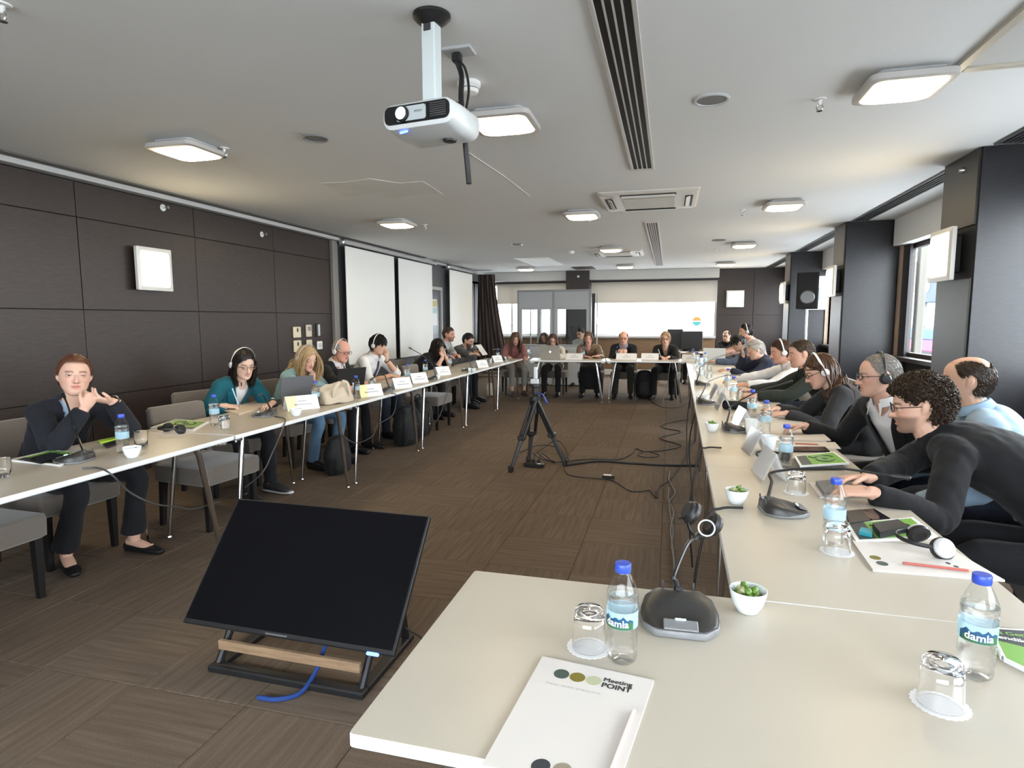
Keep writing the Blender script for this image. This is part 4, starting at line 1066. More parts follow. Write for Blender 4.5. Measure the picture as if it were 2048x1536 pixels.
# ------------------------------------------------------------------ tables
ZT = .74
LEGM = mat('satin_chrome_leg', (.60, .60, .60), .16, 1.0)
def table(L, label, group=None):
    """local: long side along y, width .70 along x, top surface at ZT"""
    t = thing('folding_table', label, 'table', (0, 0, 0), 0, group)
    w, h = .35, L / 2 - .002
    G().prism(rrect(2 * w - .003, 2 * h - .003, .008), ZT - .004, ZT).ob('tabletop', TOPM, t)
    o = [np.c_[np.array(rrect(2 * w - a, 2 * h - a, .009)), np.full(20, z)] for a, z in ((.008, ZT - .028), (0, ZT - .024), (0, ZT - .004), (.002, ZT - .001))]
    G().rings(o).ob('edge_band', EDGE, t)
    G().bx(-w + .06, w - .06, -h + .10, -h + .13, ZT - .06, ZT - .028).bx(-w + .06, w - .06, h - .13, h - .10, ZT - .06, ZT - .028).bx(-.02, .02, -h + .13, h - .13, ZT - .055, ZT - .028).ob('under_frame', DARK, t)
    for sx in (-1, 1):
        for sy in (-1, 1):
            G().tube([(sx * (w - .10), sy * (h - .17), ZT - .03), (sx * (w - .09), sy * (h - .155), ZT - .09), (sx * (w - .078), sy * (h - .06), .012)], [.0175, .017, .012], 12).lathe([(.014, 0), (.016, .006), (.013, .014)], 10, (sx * (w - .078), sy * (h - .06), 0)).ob('leg', LEGM, t)
    for sy in (-1, 1):
        G().box((w - .045, sy * (h - .05), ZT - .038), (.03, .05, .014), .003).tube([(w - .06, sy * (h - .07), ZT - .048), (w - .03, sy * (h - .03), ZT - .048)], .006, 6).ob('coupling_clip', ALU, t)
    return t
gL = 'tables of the left row'; gR = 'tables of the right row'; gB = 'tables of the back row'
LEFT_Y = [-.30, 1.22, 3.12, 4.63, 6.13, 7.64, 9.20, 10.70]
_t = table(1.50, '', gL); _wl = ['nearest white table of the left row, cut by the picture edge', 'second white table of the left row, before the woman in the black cardigan', 'third white table of the left row, before the woman in teal', 'fourth white table of the left row, carrying the beige bag', 'fifth white table of the left row, before the man with the tie', 'sixth white table of the left row, before the black haired woman', 'last white table of the left row at the far corner']
for k in range(7):
    y0, y1 = LEFT_Y[k], LEFT_Y[k + 1]; c = (-2.60 - .35, (y0 + y1) / 2, 0)
    o = _t if k == 0 else dup(_t, c, 0)
    o.location = c; o['label'] = _wl[k]; o.scale = (1, (y1 - y0) / 1.51, 1)
RL = 1.43; _t = table(RL, '', gR); RANG = .0119
_wr = ['nearest white table of the right row, with the crossed headset and notebook', 'second white table of the right row, before the older man in the suit', 'third white table of the right row, before the long haired woman', 'fourth white table of the right row, before the man in the white shirt', 'fifth white table of the right row, before the grey haired man', 'sixth white table of the right row, crowded with bottles', 'last white table of the right row, past the back tables']
def rx(y): return .174 + RANG * (y - 1.58)
for k in range(7):
    y = 1.5625 + RL * (k + .5); c = (rx(y) + .35, y, 0)
    o = _t if k == 0 else dup(_t, c, -RANG)
    o.location = c; o.rotation_euler = (0, 0, -RANG); o['label'] = _wr[k]
_t = table(1.34, 'left white table of the back row, under the silver laptop', gB)
BANG = rad(96.3)
def bpt(k): return (-2.49 + 1.34 * (k + .5) + .06, 10.27 + .11 * (k * 1.34 + .67) + .35, 0)
_t.location = bpt(0); _t.rotation_euler = (0, 0, BANG - PI)
dup(_t, (bpt(1)[0], bpt(1)[1], 0), BANG - PI, 'right white table of the back row, before the blonde woman in the blazer')
_t = table(1.40, 'white foreground table carrying the notebook, large microphone and bottles', None)
_t.location = (.176, 1.212, 0); _t.rotation_euler = (0, 0, PI / 2); _t.scale = (1.0, 1.0, 1)
# ------------------------------------------------------------------ chairs
def chair():
    """local: +x is the front"""
    t = thing('upholstered_chair', '', 'chair')
    o = [np.c_[np.array(rrect(w, w2, .03)), np.full(20, z)] for w, w2, z in ((.46, .47, .325), (.49, .50, .335), (.495, .505, .42), (.485, .495, .445), (.44, .45, .453))]
    G().rings(o, (.0, 0, 0)).ob('seat', FABRIC, t)
    a = np.linspace(0, 1, 7); R = []
    for f in a:
        z = .40 + f * .42; x = -.235 - f * .05; w = .485 - .02 * f; d = .07 - .015 * f
        R.append(np.c_[np.array(rrect(d, w, .022)), np.full(20, z)] + np.array([x, 0, 0]))
    top = R[-1].copy(); top[:, 0] = (top[:, 0] - top[:, 0].mean()) * .6 + top[:, 0].mean(); top[:, 1] *= .95; top[:, 2] += .016; R.append(top)
    for q in R[-4:]: q[:, 2] += .022 * (1 - (q[:, 1] / .24) ** 2)
    G().rings(R).ob('backrest', FABRIC, t)
    for sx in (-1, 1):
        for sy in (-1, 1):
            x, y = sx * .205, sy * .205; k = .03 if sx < 0 else .0
            r0 = np.array([(-.021, -.021), (.021, -.021), (.021, .021), (-.021, .021)])
            G().rings([np.c_[r0 * .72 + [x - k, y], np.zeros(4)], np.c_[r0 + [x, y], np.full(4, .326)]]).ob('leg', LEGW, t)
    return t
_ch = chair(); _used = False
def put_chair(x, y, yaw, label, group='grey upholstered chairs'):
    """yaw: heading of the sitter, 0 = +y, 90 = +x"""
    global _used
    rz = PI / 2 - rad(yaw)
    if not _used: _used = True; _ch.location = (x, y, 0); _ch.rotation_euler = (0, 0, rz); _ch['label'] = label; _ch['group'] = group; return _ch
    return dup(_ch, (x, y, 0), rz, label, group)
put_chair(-3.39, 2.10, 92, 'empty grey chair at the near left picture edge')
put_chair(-3.22, 3.57, 96, 'empty grey chair pushed in between the black cardigan and the teal blazer')
put_chair(-3.14, 7.52, 92, 'empty grey chair pushed in beyond the man with the tie')
# ------------------------------------------------------------------ monitor on a floor stand
tv = thing('floor_monitor', 'large black flat monitor leaning back on a low floor stand', 'monitor', (-1.46, 2.1, 0), rad(-1.0))
RT = rotx(rad(-40.5))
def tvb(c, s, bev, name, m, par=None):
    return G().box(RT @ np.array(c) + np.array([0, .045, .40]), s, bev, RT).ob(name, m, par or tv)
fr = tvb((0, 0, 0), (.975, .022, .56), .004, 'bezel', BLACK)
tvb((0, -.0112, .006), (.955, .002, .535), .0, 'screen', mat('screen_glass', (.004, .004, .005), .3, spec=.12))
tvb((0, .028, -.03), (.60, .035, .34), .012, 'rear_case', BLACK)
tvb((-.03, -.0118, -.272), (.10, .002, .006), 0, 'maker_bar', mat('dim_silver', (.12, .12, .12), .4), fr)
tvb((.40, -.006, -.283), (.05, .014, .012), .003, 'status_light', mat('blue_led', (.02, .03, .4), .4, emit=((.05, .12, 1.0), 5)), fr)
sx0, sx1 = -.36, .36
G().bx(sx0, sx1, -.16, -.11, 0, .03, .006).bx(sx0, sx1, .26, .31, 0, .03, .006).bx(sx0, sx0 + .05, -.11, .26, 0, .03, .006).bx(sx1 - .05, sx1, -.11, .26, 0, .03, .006).ob('stand_base', BLACK, tv)
for x in (sx0 + .025, sx1 - .025):
    G().tube([(x, .27, .02), (x, .20, .36)], .018, 8).tube([(x, -.12, .02), (x, .06, .28)], .016, 8).ob('strut', BLACK, tv)
G().bx(sx0 + .03, sx1 - .03, -.125, -.105, .085, .125, .003).bx(sx0 + .02, sx1 - .02, .0, .02, .12, .15, .003).ob('wooden_rail', TAN, tv)
G().tube([(.12, -.02, .13), (.125, -.06, .10), (.12, -.10, .05), (.11, -.19, .012), (.05, -.25, .012), (-.03, -.26, .012)], .009, 8, 5).ob('blue_cable', mat('blue_cable', (.015, .05, .22), .5), tv)
G().tube([(.44, .05, .20), (.50, .10, .12), (.53, .02, .02), (.56, -.06, .008)], .004, 6, 4).ob('cord', CABLE, tv)
# ------------------------------------------------------------------ tripod with phone
tp = thing('camera_tripod', 'black camera tripod standing on the carpet in the middle', 'tripod', (-1.22, 5.62, 0))
apex = np.array([-.02, -.02, .70])
for k, (fx, fy) in enumerate(((-.215, -.20), (.243, .17), (-.14, .22))):
    f = np.array([fx, fy, .02]); m1 = apex * .45 + f * .55
    sd = np.cross(f - apex, [0, 0, 1]); sd = sd / np.linalg.norm(sd) * .036
    lg = G().tube([apex + sd, m1 + sd], .017, 8).tube([apex - sd, m1 - sd], .017, 8).box(m1, (.075, .075, .05), .01).ob('leg', BLACK, tp)
    G().tube([m1 * 1.06 - apex * .06, f], [.024, .018], 8).ob('lower_section', mat('tripod_shine', (.06, .06, .065), .25), lg)
    G().box(f + [0, 0, .015], (.05, .05, .07), .012).ob('rubber_foot', BLACK, lg)
G().lathe([(.04, .66), (.055, .68), (.055, .72), (.03, .74), (.03, .80), (.045, .81), (.045, .835)], 18, (-.02, -.02, 0)).ob('head', BLACK, tp)
G().tube([(-.02, -.02, .76), (.06, -.05, .74), (.11, -.09, .66)], [.008, .008, .012], 8).ob('pan_handle', mat('blue_handle', (.02, .04, .22), .35), tp)
G().tube([(-.02, -.02, .55), (-.02, -.02, .70)], .014, 8).ob('centre_column', DARK, tp)
gm = thing('phone_gimbal', 'pale grey phone gimbal on top of the tripod', 'gimbal', (-1.24, 5.60, .836))
G().bx(-.045, .035, -.02, .02, 0, .05, .008).ob('base_clamp', mat('pale_plastic', (.45, .47, .48), .4), gm)
G().bx(-.012, .022, -.014, .014, .05, .165, .006).ob('arm', mat('pale_plastic2', (.52, .56, .58), .35), gm)
G().bx(-.08, -.02, -.012, .012, .03, .065, .006).ob('phone_holder', BLACK, gm)
# ------------------------------------------------------------------ floor cables and small floor things
def fcable(px, label, r=.006, m=CABLE, z=.008, extra=None, name='floor_cable'):
    pts = [at_z(u, v, z) for u, v in px]
    if extra: pts += [np.array(p, float) for p in extra]
    o = G().tube(pts, r, 6, 5).ob(name, m, None, 60); return tag(o, label, 'cable')
fcable([(1132, 930), (1200, 922), (1260, 926), (1330, 930), (1395, 931)], 'thick black cable run across the carpet from the tripod to the right tables', .012, z=.013)
fcable([(1105, 925), (1180, 918), (1235, 919), (1262, 908), (1272, 897), (1290, 903), (1330, 900), (1362, 891), (1320, 876), (1362, 864), (1328, 856), (1330, 848), (1378, 838)], 'thin black cable zigzagging over the carpet beside the right row')
fcable([(1290, 903), (1275, 908), (1285, 914), (1310, 914), (1318, 910), (1300, 904)], 'loop of thin black cable lying on the carpet before the right row', z=.021)
fcable([(1128, 935), (1135, 948), (1160, 954), (1212, 958), (1235, 966), (1258, 981), (1280, 983), (1300, 981), (1314, 996), (1318, 975), (1345, 955), (1372, 915), (1385, 880)], 'thin cable with inline box wandering over the carpet to the right tables', .005)
fcable([(1340, 942), (1338, 960), (1350, 985), (1339, 1003), (1341, 1030), (1346, 1060), (1343, 1090), (1348, 1120), (1348, 1180)], 'pale grey twisted cable lying on the carpet beside the right table legs', .006, mat('grey_cable', (.16, .15, .14), .5))
fcable([(1338, 975), (1337, 1000), (1347, 1025), (1341, 1060), (1346, 1100), (1350, 1150), (1352, 1200)], 'second pale grey cable twisted round the first on the carpet', .005, mat('grey_cable', (.16, .15, .14), .5), z=.019)
fcable([(1290, 790), (1318, 812), (1355, 815), (1378, 806)], 'thin cable on the carpet below the back right table end', .005)
p = at_z(1217, 958, 0)
b = thing('cable_box', 'small black inline box with white label on the floor cable', 'cable box', (p[0], p[1], .013)); G().box((0, 0, .012), (.11, .06, .024), .005).ob('case', BLACK, b); G().box((-.01, 0, .0248), (.07, .045, .0016)).ob('sticker', PAPERW, b)
p = at_z(1068, 934, 0)
b = thing('power_strip', 'black power strip with plugs on the carpet under the tripod', 'power strip', (p[0], p[1], 0), rad(-5))
G().box((0, 0, .022), (.20, .075, .044), .01).ob('case', BLACK, b)
for k in range(3): G().box((-.06 + k * .055, .0, .06), (.03, .035, .04), .006).tube([(-.06 + k * .055, 0, .075), (-.05 + k * .06, .05, .13), (.02 + k * .05, .16, .05), (.14 + k * .02, .20, .012)], .005, 6, 4).ob('plug', BLACK, b)
G().box((.06, -.03, .045), (.04, .012, .006)).ob('switch', PAPERW, b)
for k, (pts, lab) in enumerate(((((1075, 905), (1110, 890), (1128, 900), (1140, 925)), 'black cable arching between the tripod feet'), (((1040, 905), (1075, 900), (1115, 902), (1132, 918)), 'second black cable looped around the tripod feet'))):
    P = [at_z(u, v, .01) for u, v in pts]; P[1][2] = .06; P[2][2] = .05
    tag(G().tube(P, .006, 6, 5).ob('floor_cable', CABLE, None, 60), lab, 'cable')
# cables hanging down from the left and right tables
def hang(pts, label, r=.0045, m=None):
    return tag(G().tube([np.array(p, float) for p in pts], r, 6, 6).ob('hanging_cable', m or mat('slate_cable', (.06, .06, .06), .5), None, 60), label, 'cable')
hang([at_z(165, 936, ZT + .006), at_z(195, 936, ZT + .006), at_z(222, 948, ZT + .006) , at_x(260, 985, -2.57), at_x(310, 1008, -2.6), at_x(350, 1013, -2.66), at_x(385, 1018, -2.7), at_x(440, 1003, -2.74)], 'grey microphone cable dropping from the near left table')
hang([at_z(550, 833, ZT + .006), at_z(570, 838, ZT + .006), at_x(566, 855, -2.58), at_x(545, 905, -2.64), at_x(525, 945, -2.68), at_x(490, 975, -2.8)], 'grey microphone cable dropping in front of the empty chair')
hang([at_z(782, 787, ZT + .006), at_z(792, 789, ZT + .006), at_x(793, 800, -2.58), at_x(785, 830, -2.62), at_x(755, 850, -2.64), at_x(745, 872, -2.64), at_x(712, 886, -2.64), at_x(680, 868, -2.66)], 'grey cable looping below the table by the backpack')
hang([at_z(893, 762, ZT + .006), at_x(900, 765, -2.58), at_x(893, 790, -2.62), at_x(880, 830, -2.66), at_x(870, 846, -2.7)], 'grey cable hanging past the far empty chair')
hang([(.28, 2.33, ZT + .008), (.20, 2.30, ZT + .008), (.155, 2.28, ZT - .03), (.11, 2.24, .45), (.13, 2.30, .06), (.16, 2.4, .01)], 'black microphone cable hanging over the near right table edge', .005, CABLE)
hang([(.29, 3.42, ZT + .008), (.21, 3.40, ZT + .008), (.17, 3.38, ZT - .03), (.13, 3.36, .4), (.16, 3.5, .02)], 'black cable hanging over the second right table edge', .005, CABLE)
hang([(.21, 4.95, ZT - .03), (.17, 4.85, .45), (.20, 4.7, .02), (.10, 4.4, .01)], 'black cable hanging under the third right table', .006, CABLE)
hang([(.22, 6.3, ZT - .03), (.19, 6.2, .4), (.20, 6.0, .02)], 'black cable hanging under the fourth right table', .006, CABLE)
hang([(.16, 10.5, ZT - .03), (.12, 10.45, .4), (.16, 10.3, .02)], 'thin cable hanging at the inner corner of the back tables', .006, mat('grey_cable', (.16, .15, .14), .5))
hang([(.02, 10.55, ZT - .03), (-.02, 10.5, .35), (-.1, 10.3, .02)], 'thin cable hanging below the blonde woman in the blazer', .006, mat('grey_cable', (.16, .15, .14), .5))
# bags on the floor
def bag(name, cat, label, c, s, m, yaw=0, seed=1, straps=True, tilt=0):
    t = thing(name, label, cat, (c[0], c[1], 0), rad(yaw)); g = G()
    R = roty(tilt); lf(g, [R @ np.array([0, 0, s[2] * .06]), R @ np.array([0, 0, s[2] * .5]), R @ np.array([0, 0, s[2] * .93])], [(s[0] * .45, s[1] * .46), (s[0] * .5, s[1] * .5), (s[0] * .36, s[1] * .32)], (1, 0, 0), 18, 5, (.35, .5))
    lf(g, [(s[0] * .0, -s[1] * .40, s[2] * .18), (s[0] * .0, -s[1] * .42, s[2] * .5)], [(s[0] * .34, s[1] * .16), (s[0] * .30, s[1] * .12)], (1, 0, 0), 12, 3)
    me = remesh(g, .013, 2); wrinkle(me, .008, seed, 20); v = mv(me); v[:, 2] = np.maximum(v[:, 2], .002); setv(me, v)
    me.materials.clear(); me.materials.append(m); me.name = 'body'; link('body', me, t)
    if straps:
        for q in (-1, 1):
            g = G(); lf(g, [(q * s[0] * .22, -s[1] * .30, s[2] * .95), (q * s[0] * .27, -s[1] * .62, s[2] * .75), (q * s[0] * .28, -s[1] * .66, s[2] * .35), (q * s[0] * .25, -s[1] * .45, s[2] * .08)], [(.026, .006)] * 4, (1, 0, 0), 8, 4); g.ob('strap', m, t)
        G().tube([(-.05, 0, s[2] * .97), (-.03, 0, s[2] * 1.07), (.03, 0, s[2] * 1.07), (.05, 0, s[2] * .97)], .009, 8, 4).ob('handle', m, t)
    return t
BAGM = cloth('black_nylon', (.012, .012, .013), .6, .05)
bag('backpack', 'bag', 'black backpack standing on the carpet below the beige tote', (-2.95, 6.35), (.34, .24, .46), BAGM, 60, 3)
bag('backpack', 'bag', 'second black backpack leaning behind the table legs by the man with the tie', (-2.98, 6.78), (.30, .22, .50), BAGM, 75, 5)
bag('shoulder_bag', 'bag', 'black bag on the carpet under the woman in jeans', (-3.02, 4.98), (.30, .20, .36), BAGM, 70, 6, False)
bag('suitcase', 'suitcase', 'black case standing under the back table beside the older man', (-.43, 11.25), (.34, .22, .52), BAGM, 0, 8, False)
bag('shopping_bag', 'bag', 'small cream paper bag on the floor by the far left corner', (-3.3, 10.9), (.16, .12, .26), mat('cream_paper', (.5, .46, .38), .7), 40, 9, False)
# ------------------------------------------------------------------ projector
pj_ = thing('ceiling_projector', 'white ceiling projector with glowing lens hanging over the aisle', 'projector', (-.98, 2.45, 2.268), rad(-8), None)
BODYW = mat('projector_white', (.60, .62, .62), .35)
o = []
for y, w, z0, z1, r in ((-.135, .30, -.028, .042, .03), (-.125, .325, -.045, .052, .04), (-.02, .335, -.062, .056, .045), (.10, .33, -.060, .054, .045), (.125, .30, -.045, .045, .035)):
    q = np.array(rrect(w, z1 - z0, min(r, (z1 - z0) / 2 - .004))); o.append(np.c_[q[:, 0], np.full(20, y), q[:, 1] + (z0 + z1) / 2])
G().rings(o).ob('body', BODYW, pj_, 50)
def frontp(x0, x1, z0, z1, d, name, m, r=.012, par=None):
    q = np.array(rrect(x1 - x0, z1 - z0, r)) + [(x0 + x1) / 2, (z0 + z1) / 2]
    return G().rings([np.c_[q[:, 0], np.full(20, -.134), q[:, 1]], np.c_[q[:, 0], np.full(20, -.137 - d), q[:, 1]]]).ob(name, m, par or pj_)
frontp(-.150, .150, -.030, .042, .0, 'front_band', BLACKG, .025)
fp = frontp(-.09, .045, -.022, .034, .004, 'front_plate', mat('plate_grey', (.42, .46, .47), .4), .010)
Mf = np.array([[1, 0, 0], [0, 0, -1], [0, 1, 0]])
ln = G().lathe([(.031, .0), (.031, .012), (.026, .016), (.0235, .016)], 24, (-.062, -.141, .006), Mf, cap1=False).ob('lens_barrel', BLACK, pj_)
G().lathe([(.0235, .013), (.015, .0165), (.001, .0175)], 24, (-.062, -.141, .006), Mf).ob('lens', mat('lit_lens', (.5, .8, 1), .2, emit=((.55, .9, 1.0), 14)), ln)
G().add(*(lambda me: (([(v.co.x - .0 + .012, -.1425, v.co.y + .010) for v in me.vertices]), [tuple(p.vertices) for p in me.polygons]))(text_mesh('EPSON', .012, 0))).ob('maker_lettering', DARK, fp, 0)
gp = G()
for k in range(7): gp.bx(.062, .135, -.1385, -.1375, -.018 + k * .008, -.014 + k * .008)
gp.ob('vent_grille', DARK, pj_)
G().lathe([(.03, -.062), (.028, -.070), (.018, -.072)][::-1], 16, (.06, .03, 0)).ob('foot', BLACK, pj_)
G().tube([(-.10, -.10, -.052), (-.06, -.11, -.052)], .004, 6).ob('status_light', mat('blue_led', (.02, .03, .4), .4, emit=((.05, .12, 1.0), 5)), pj_)
G().bx(-.055, .055, -.05, .05, .056, .066, .004).bx(-.02, .02, -.02, .02, .066, .09, .003).ob('bracket', DARK, pj_)
G().bx(-.035, .027, -.03, .03, .088, .424, .004).ob('mount_pole', mat('pole_white', (.58, .63, .63), .4), pj_)
G().lathe([(.038, .39), (.060, .403), (.078, .420), (.078, .4315)], 24).ob('ceiling_flange', BLACK, pj_)
G().bx(-.022, .012, -.034, -.03, .36, .39, .002).ob('screw_plate', DARK, pj_)
rear = [(.08, .11, .05)]
s_ = thing('ceiling_socket', 'small white ceiling socket plate with black plugs behind the projector', 'socket', (-.98, 2.78, ZC)); G().bx(-.07, .07, -.05, .05, -.014, 0, .003).ob('plate', LGREY, s_); G().box((-.01, 0, -.035), (.045, .04, .045), .008).ob('plug', BLACK, s_)
for k, (pts, r, lab) in enumerate((([(-.99, 2.78, 2.65), (-.965, 2.77, 2.58), (-.93, 2.66, 2.44), (-.905, 2.62, 2.30), (-.895, 2.64, 2.12), (-.89, 2.64, 2.06)], .013, 'thick black projector cable hanging past the projector'), ([(-.98, 2.77, 2.65), (-.94, 2.75, 2.60), (-.90, 2.68, 2.48), (-.905, 2.64, 2.36)], .006, 'thin black projector cable from the ceiling socket'), ([(-.915, 2.63, 2.37), (-.93, 2.60, 2.40), (-.955, 2.55, 2.34), (-.96, 2.53, 2.32)], .005, 'short black cable curling into the top of the projector'))):
    tag(G().tube(pts, r, 8, 6).ob('projector_cable', CABLE, None, 60), lab, 'cable')
# ------------------------------------------------------------------ interpretation booth
bo = thing('interpreter_booth', 'grey interpretation booth with two glass fronts before the back windows', 'booth', (-2.46, 13.0, 0))
BG = mat('booth_grey', (.36, .37, .38), .45); BF = mat('booth_frame', (.24, .245, .25), .4); BL = mat('booth_low_panel', (.50, .51, .51), .5)
W = .80
for k in (-1, 1):
    x0, x1 = (-W, 0) if k < 0 else (0, W)
    G().bx(x0 + .02, x1 - .02, -.02, .02, 1.72, 2.06, .004).ob('upper_panel', BG, bo)
    G().bx(x0 + .02, x1 - .02, -.02, .02, .02, .86, .004).ob('lower_panel', BL, bo)
    o = G().bx(x0 + .02, x0 + .085, -.022, .022, .86, 1.72, .004).bx(x1 - .085, x1 - .02, -.022, .022, .86, 1.72, .004).bx(x0 + .085, x1 - .085, -.022, .022, .86, .91, .004).bx(x0 + .085, x1 - .085, -.022, .022, 1.67, 1.72, .004).ob('window_frame', BG, bo)
    G().bx(x0 + .086, x1 - .086, -.003, .003, .911, 1.669).ob('pane', BOOTHG, o, 0)
for x in (-W, 0, W): G().bx(x - .022, x + .022, -.028, .028, 0, 2.10, .004).ob('post', BF, bo)
G().bx(-W, W, -.03, .03, 2.06, 2.10, .003).ob('top_rail', BF, bo)
for x in (-W, W): G().bx(x - .012, x + .012, .03, 1.25, 0, .86, .003).bx(x - .012, x + .012, 1.20, 1.25, .86, 2.06).ob('side_panel', BG, bo)
G().bx(.12, W - .05, 1.22, 1.25, .0, 2.06, .003).ob('rear_panel', DARK, bo)
G().bx(-W + .16, -W + .24, 1.22, 1.26, .0, 2.06, .003).ob('rear_post', BG, bo)
G().bx(-W + .03, W - .03, .06, .46, .70, .73, .003).ob('desk', DARK, bo)
b = thing('interpreter_console', 'black interpreter console on the booth desk behind the left pane', 'console', (-2.72, 13.26, .73)); G().box((0, 0, .10), (.34, .10, .20), .01).ob('case', BLACK, b)
# ------------------------------------------------------------------ loudspeaker on its stand, technicians' desk at the back
sp = thing('loudspeaker', 'black loudspeaker on a pole stand between the right pillars', 'speaker', (2.30, 11.45, 1.62), rad(-14))
o = [np.c_[np.array([(-.17, -.15), (.17, -.15), (.12, .15), (-.12, .15)]), np.full(4, z)] for z in (.0, .62)]
G().rings(o).ob('cabinet', mat('speaker_black', (.012, .012, .012), .6, spec=.15), sp)
G().bx(-.155, .155, -.162, -.15, .02, .60, .004).ob('grille', mat('speaker_cloth', (.014, .013, .013), .7, spec=.1), sp)
G().lathe([(.10, 0), (.12, .02), (.10, .035)], 20, (0, -.152, .2), np.array([[1, 0, 0], [0, 0, -1], [0, 1, 0]])).ob('woofer_ring', mat('speaker_sheen', (.05, .05, .05), .25), sp)
st = thing('speaker_stand', 'pale steel pole stand carrying the black loudspeaker', 'stand', (2.30, 11.45, 0))
G().tube([(0, 0, .35), (0, 0, 1.618)], .019, 10).ob('pole', ALU, st)
for k in range(3):
    a = k * 2.094 + .5; G().tube([(0, 0, .45), (.34 * math.cos(a), .34 * math.sin(a), .012)], .012, 6).ob('leg', BLACK, st)
wb = thing('speaker_side_stand_in', 'white square cabinet with a round dial beside the black loudspeaker', 'cabinet', (2.62, 12.38, 1.93))  # added box; its pale colour stands for the loudspeaker side lit by the window
G().box((0, -.04, 0), (.36, .08, .62), .008).ob('case', mat('lit_side_white', (.60, .62, .66), .4), wb); G().box((0, -.082, 0), (.28, .006, .5), .002).ob('door', mat('lit_side_white', (.60, .62, .66), .4), wb)
G().lathe([(.10, 0), (.12, .006), (.10, .012), (.001, .012)], 24, (.02, -.085, -.02), np.array([[1, 0, 0], [0, 0, -1], [0, 1, 0]])).ob('dial', GREY, wb)
dk = thing('technician_desk', 'tan technician desk along the back window', 'desk', (.62, 13.75, 0)); G().bx(-.9, .9, -.3, .3, .70, .73, .004).ob('top', TAN, dk)
for sx in (-1, 1): G().bx(sx * .84 - .03, sx * .84 + .03, -.28, .28, 0, .70).ob('side_panel', TAN, dk)
for x, y, z, w, h, lab in ((.47, 13.7, .73, .46, .40, 'black computer screen raised at the back, hiding a technician'), (.12, 13.9, .73, .34, .44, 'second black screen left of the technician, partly behind the blonde woman')):
    m_ = thing('computer_screen', lab, 'monitor', (x, y, z)); G().box((0, 0, .06 + h / 2), (w, .03, h), .01).ob('rear_case', BLACK, m_); G().box((0, .03, .06), (.05, .03, .12), .004).ob('neck', BLACK, m_); G().box((0, .03, .006), (.22, .16, .012), .004).ob('foot', BLACK, m_)
# orange and teal half discs: a sign's reflection painted on the back window
em = thing('window_emblem', 'round orange and teal sign reflection painted on the back right window', 'emblem', (.66, YB + .013, 1.40))
a = np.linspace(0, PI, 15)
for sgn, col in ((1, (.75, .40, .12)), (-1, (.12, .55, .60))):
    G().prism([(.11 * math.cos(t), sgn * (.006 + .11 * math.sin(t))) for t in (a if sgn > 0 else a[::-1])][::1], 0, .002, np.array([[1, 0, 0], [0, 0, -1], [0, 1, 0]])).ob('half_disc', mat('emblem_%d' % (sgn + 1), col, .5), em)
# ------------------------------------------------------------------ the street outside the windows
def facade(name, label, x, y0, y1, h, col, sign=None):
    t = thing(name, label, 'building', (x, (y0 + y1) / 2, -6)); w = (y1 - y0) / 2
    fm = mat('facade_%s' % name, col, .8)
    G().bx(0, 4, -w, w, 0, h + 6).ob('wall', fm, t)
    for i in range(int(h + 6) // 3):
        for j in range(int(2 * w) // 2):
            f = G().bx(-.08, .02, -w + .5 + j * 2, -w + 1.7 + j * 2, 1 + i * 3, 2.7 + i * 3).ob('window', mat('facade_pane', (.25, .33, .40), .1), t)
    return t
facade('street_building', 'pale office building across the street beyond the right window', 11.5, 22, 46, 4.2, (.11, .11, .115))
sg = thing('street_sign', 'dark blue street sign with a white ring letter beyond the right window', 'sign', tuple(at_x(1857, 584, 11.3))); G().bx(-.1, .1, -1.1, 1.1, -.48, .48, .02).ob('board', mat('sign_blue', (.006, .022, .05), .6), sg)
G().lathe([(.13, 0), (.22, 0), (.22, .03), (.13, .03)], 24, (-.1, -.15, .22), np.array([[0, 0, -1], [-1, 0, 0], [0, 1, 0]])).ob('ring_letter', PAPERW, sg)
aw = thing('shop_awning', 'blue and pink shop awning across the street beyond the right window', 'awning', tuple(at_x(1850, 700, 11.3))); G().bx(-.5, .5, -3, 3, .5, 1.0, .05).ob('blue_band', mat('awning_blue', (.02, .06, .18), .6), aw); G().bx(-.5, .5, -3, 3, 0, .5, .05).ob('pink_band', mat('awning_pink', (.25, .03, .09), .6), aw)
cl = thing('street_column', 'pale stone column just outside the right window', 'column', (float(at_x(1839, 600, XR + .55)[0]), float(at_x(1839, 600, XR + .55)[1]), -6.02)); G().bx(-.05, .05, -.06, .06, 0, 10, .01).ob('shaft', mat('column_stone', (.13, .125, .105), .7), cl)
gd = thing('street_ground', 'grey street surface far below the windows', 'street', (0, 0, -6.02)); struct(G().bx(-60, 60, -60, 90, -.2, 0).ob('street', mat('asphalt', (.40, .40, .40), .9), gd)); gd['kind'] = 'structure'
fb = facade('far_building', 'pale low building seen through the back window', 0, 0, 1, 1, (.6, .6, .6)); 
for c in list(fb.children): bpy.data.objects.remove(c)
fb.location = (-1, 42, -6)
G().bx(-16, 8, 0, 3, 0, 7.1).ob('wall', mat('far_wall', (.62, .6, .56), .8), fb)
for j in range(10): G().bx(-15 + j * 2.2, -13.9 + j * 2.2, -.05, .02, 5.2, 6.6).ob('window', mat('facade_pane', (.25, .33, .40), .1), fb)
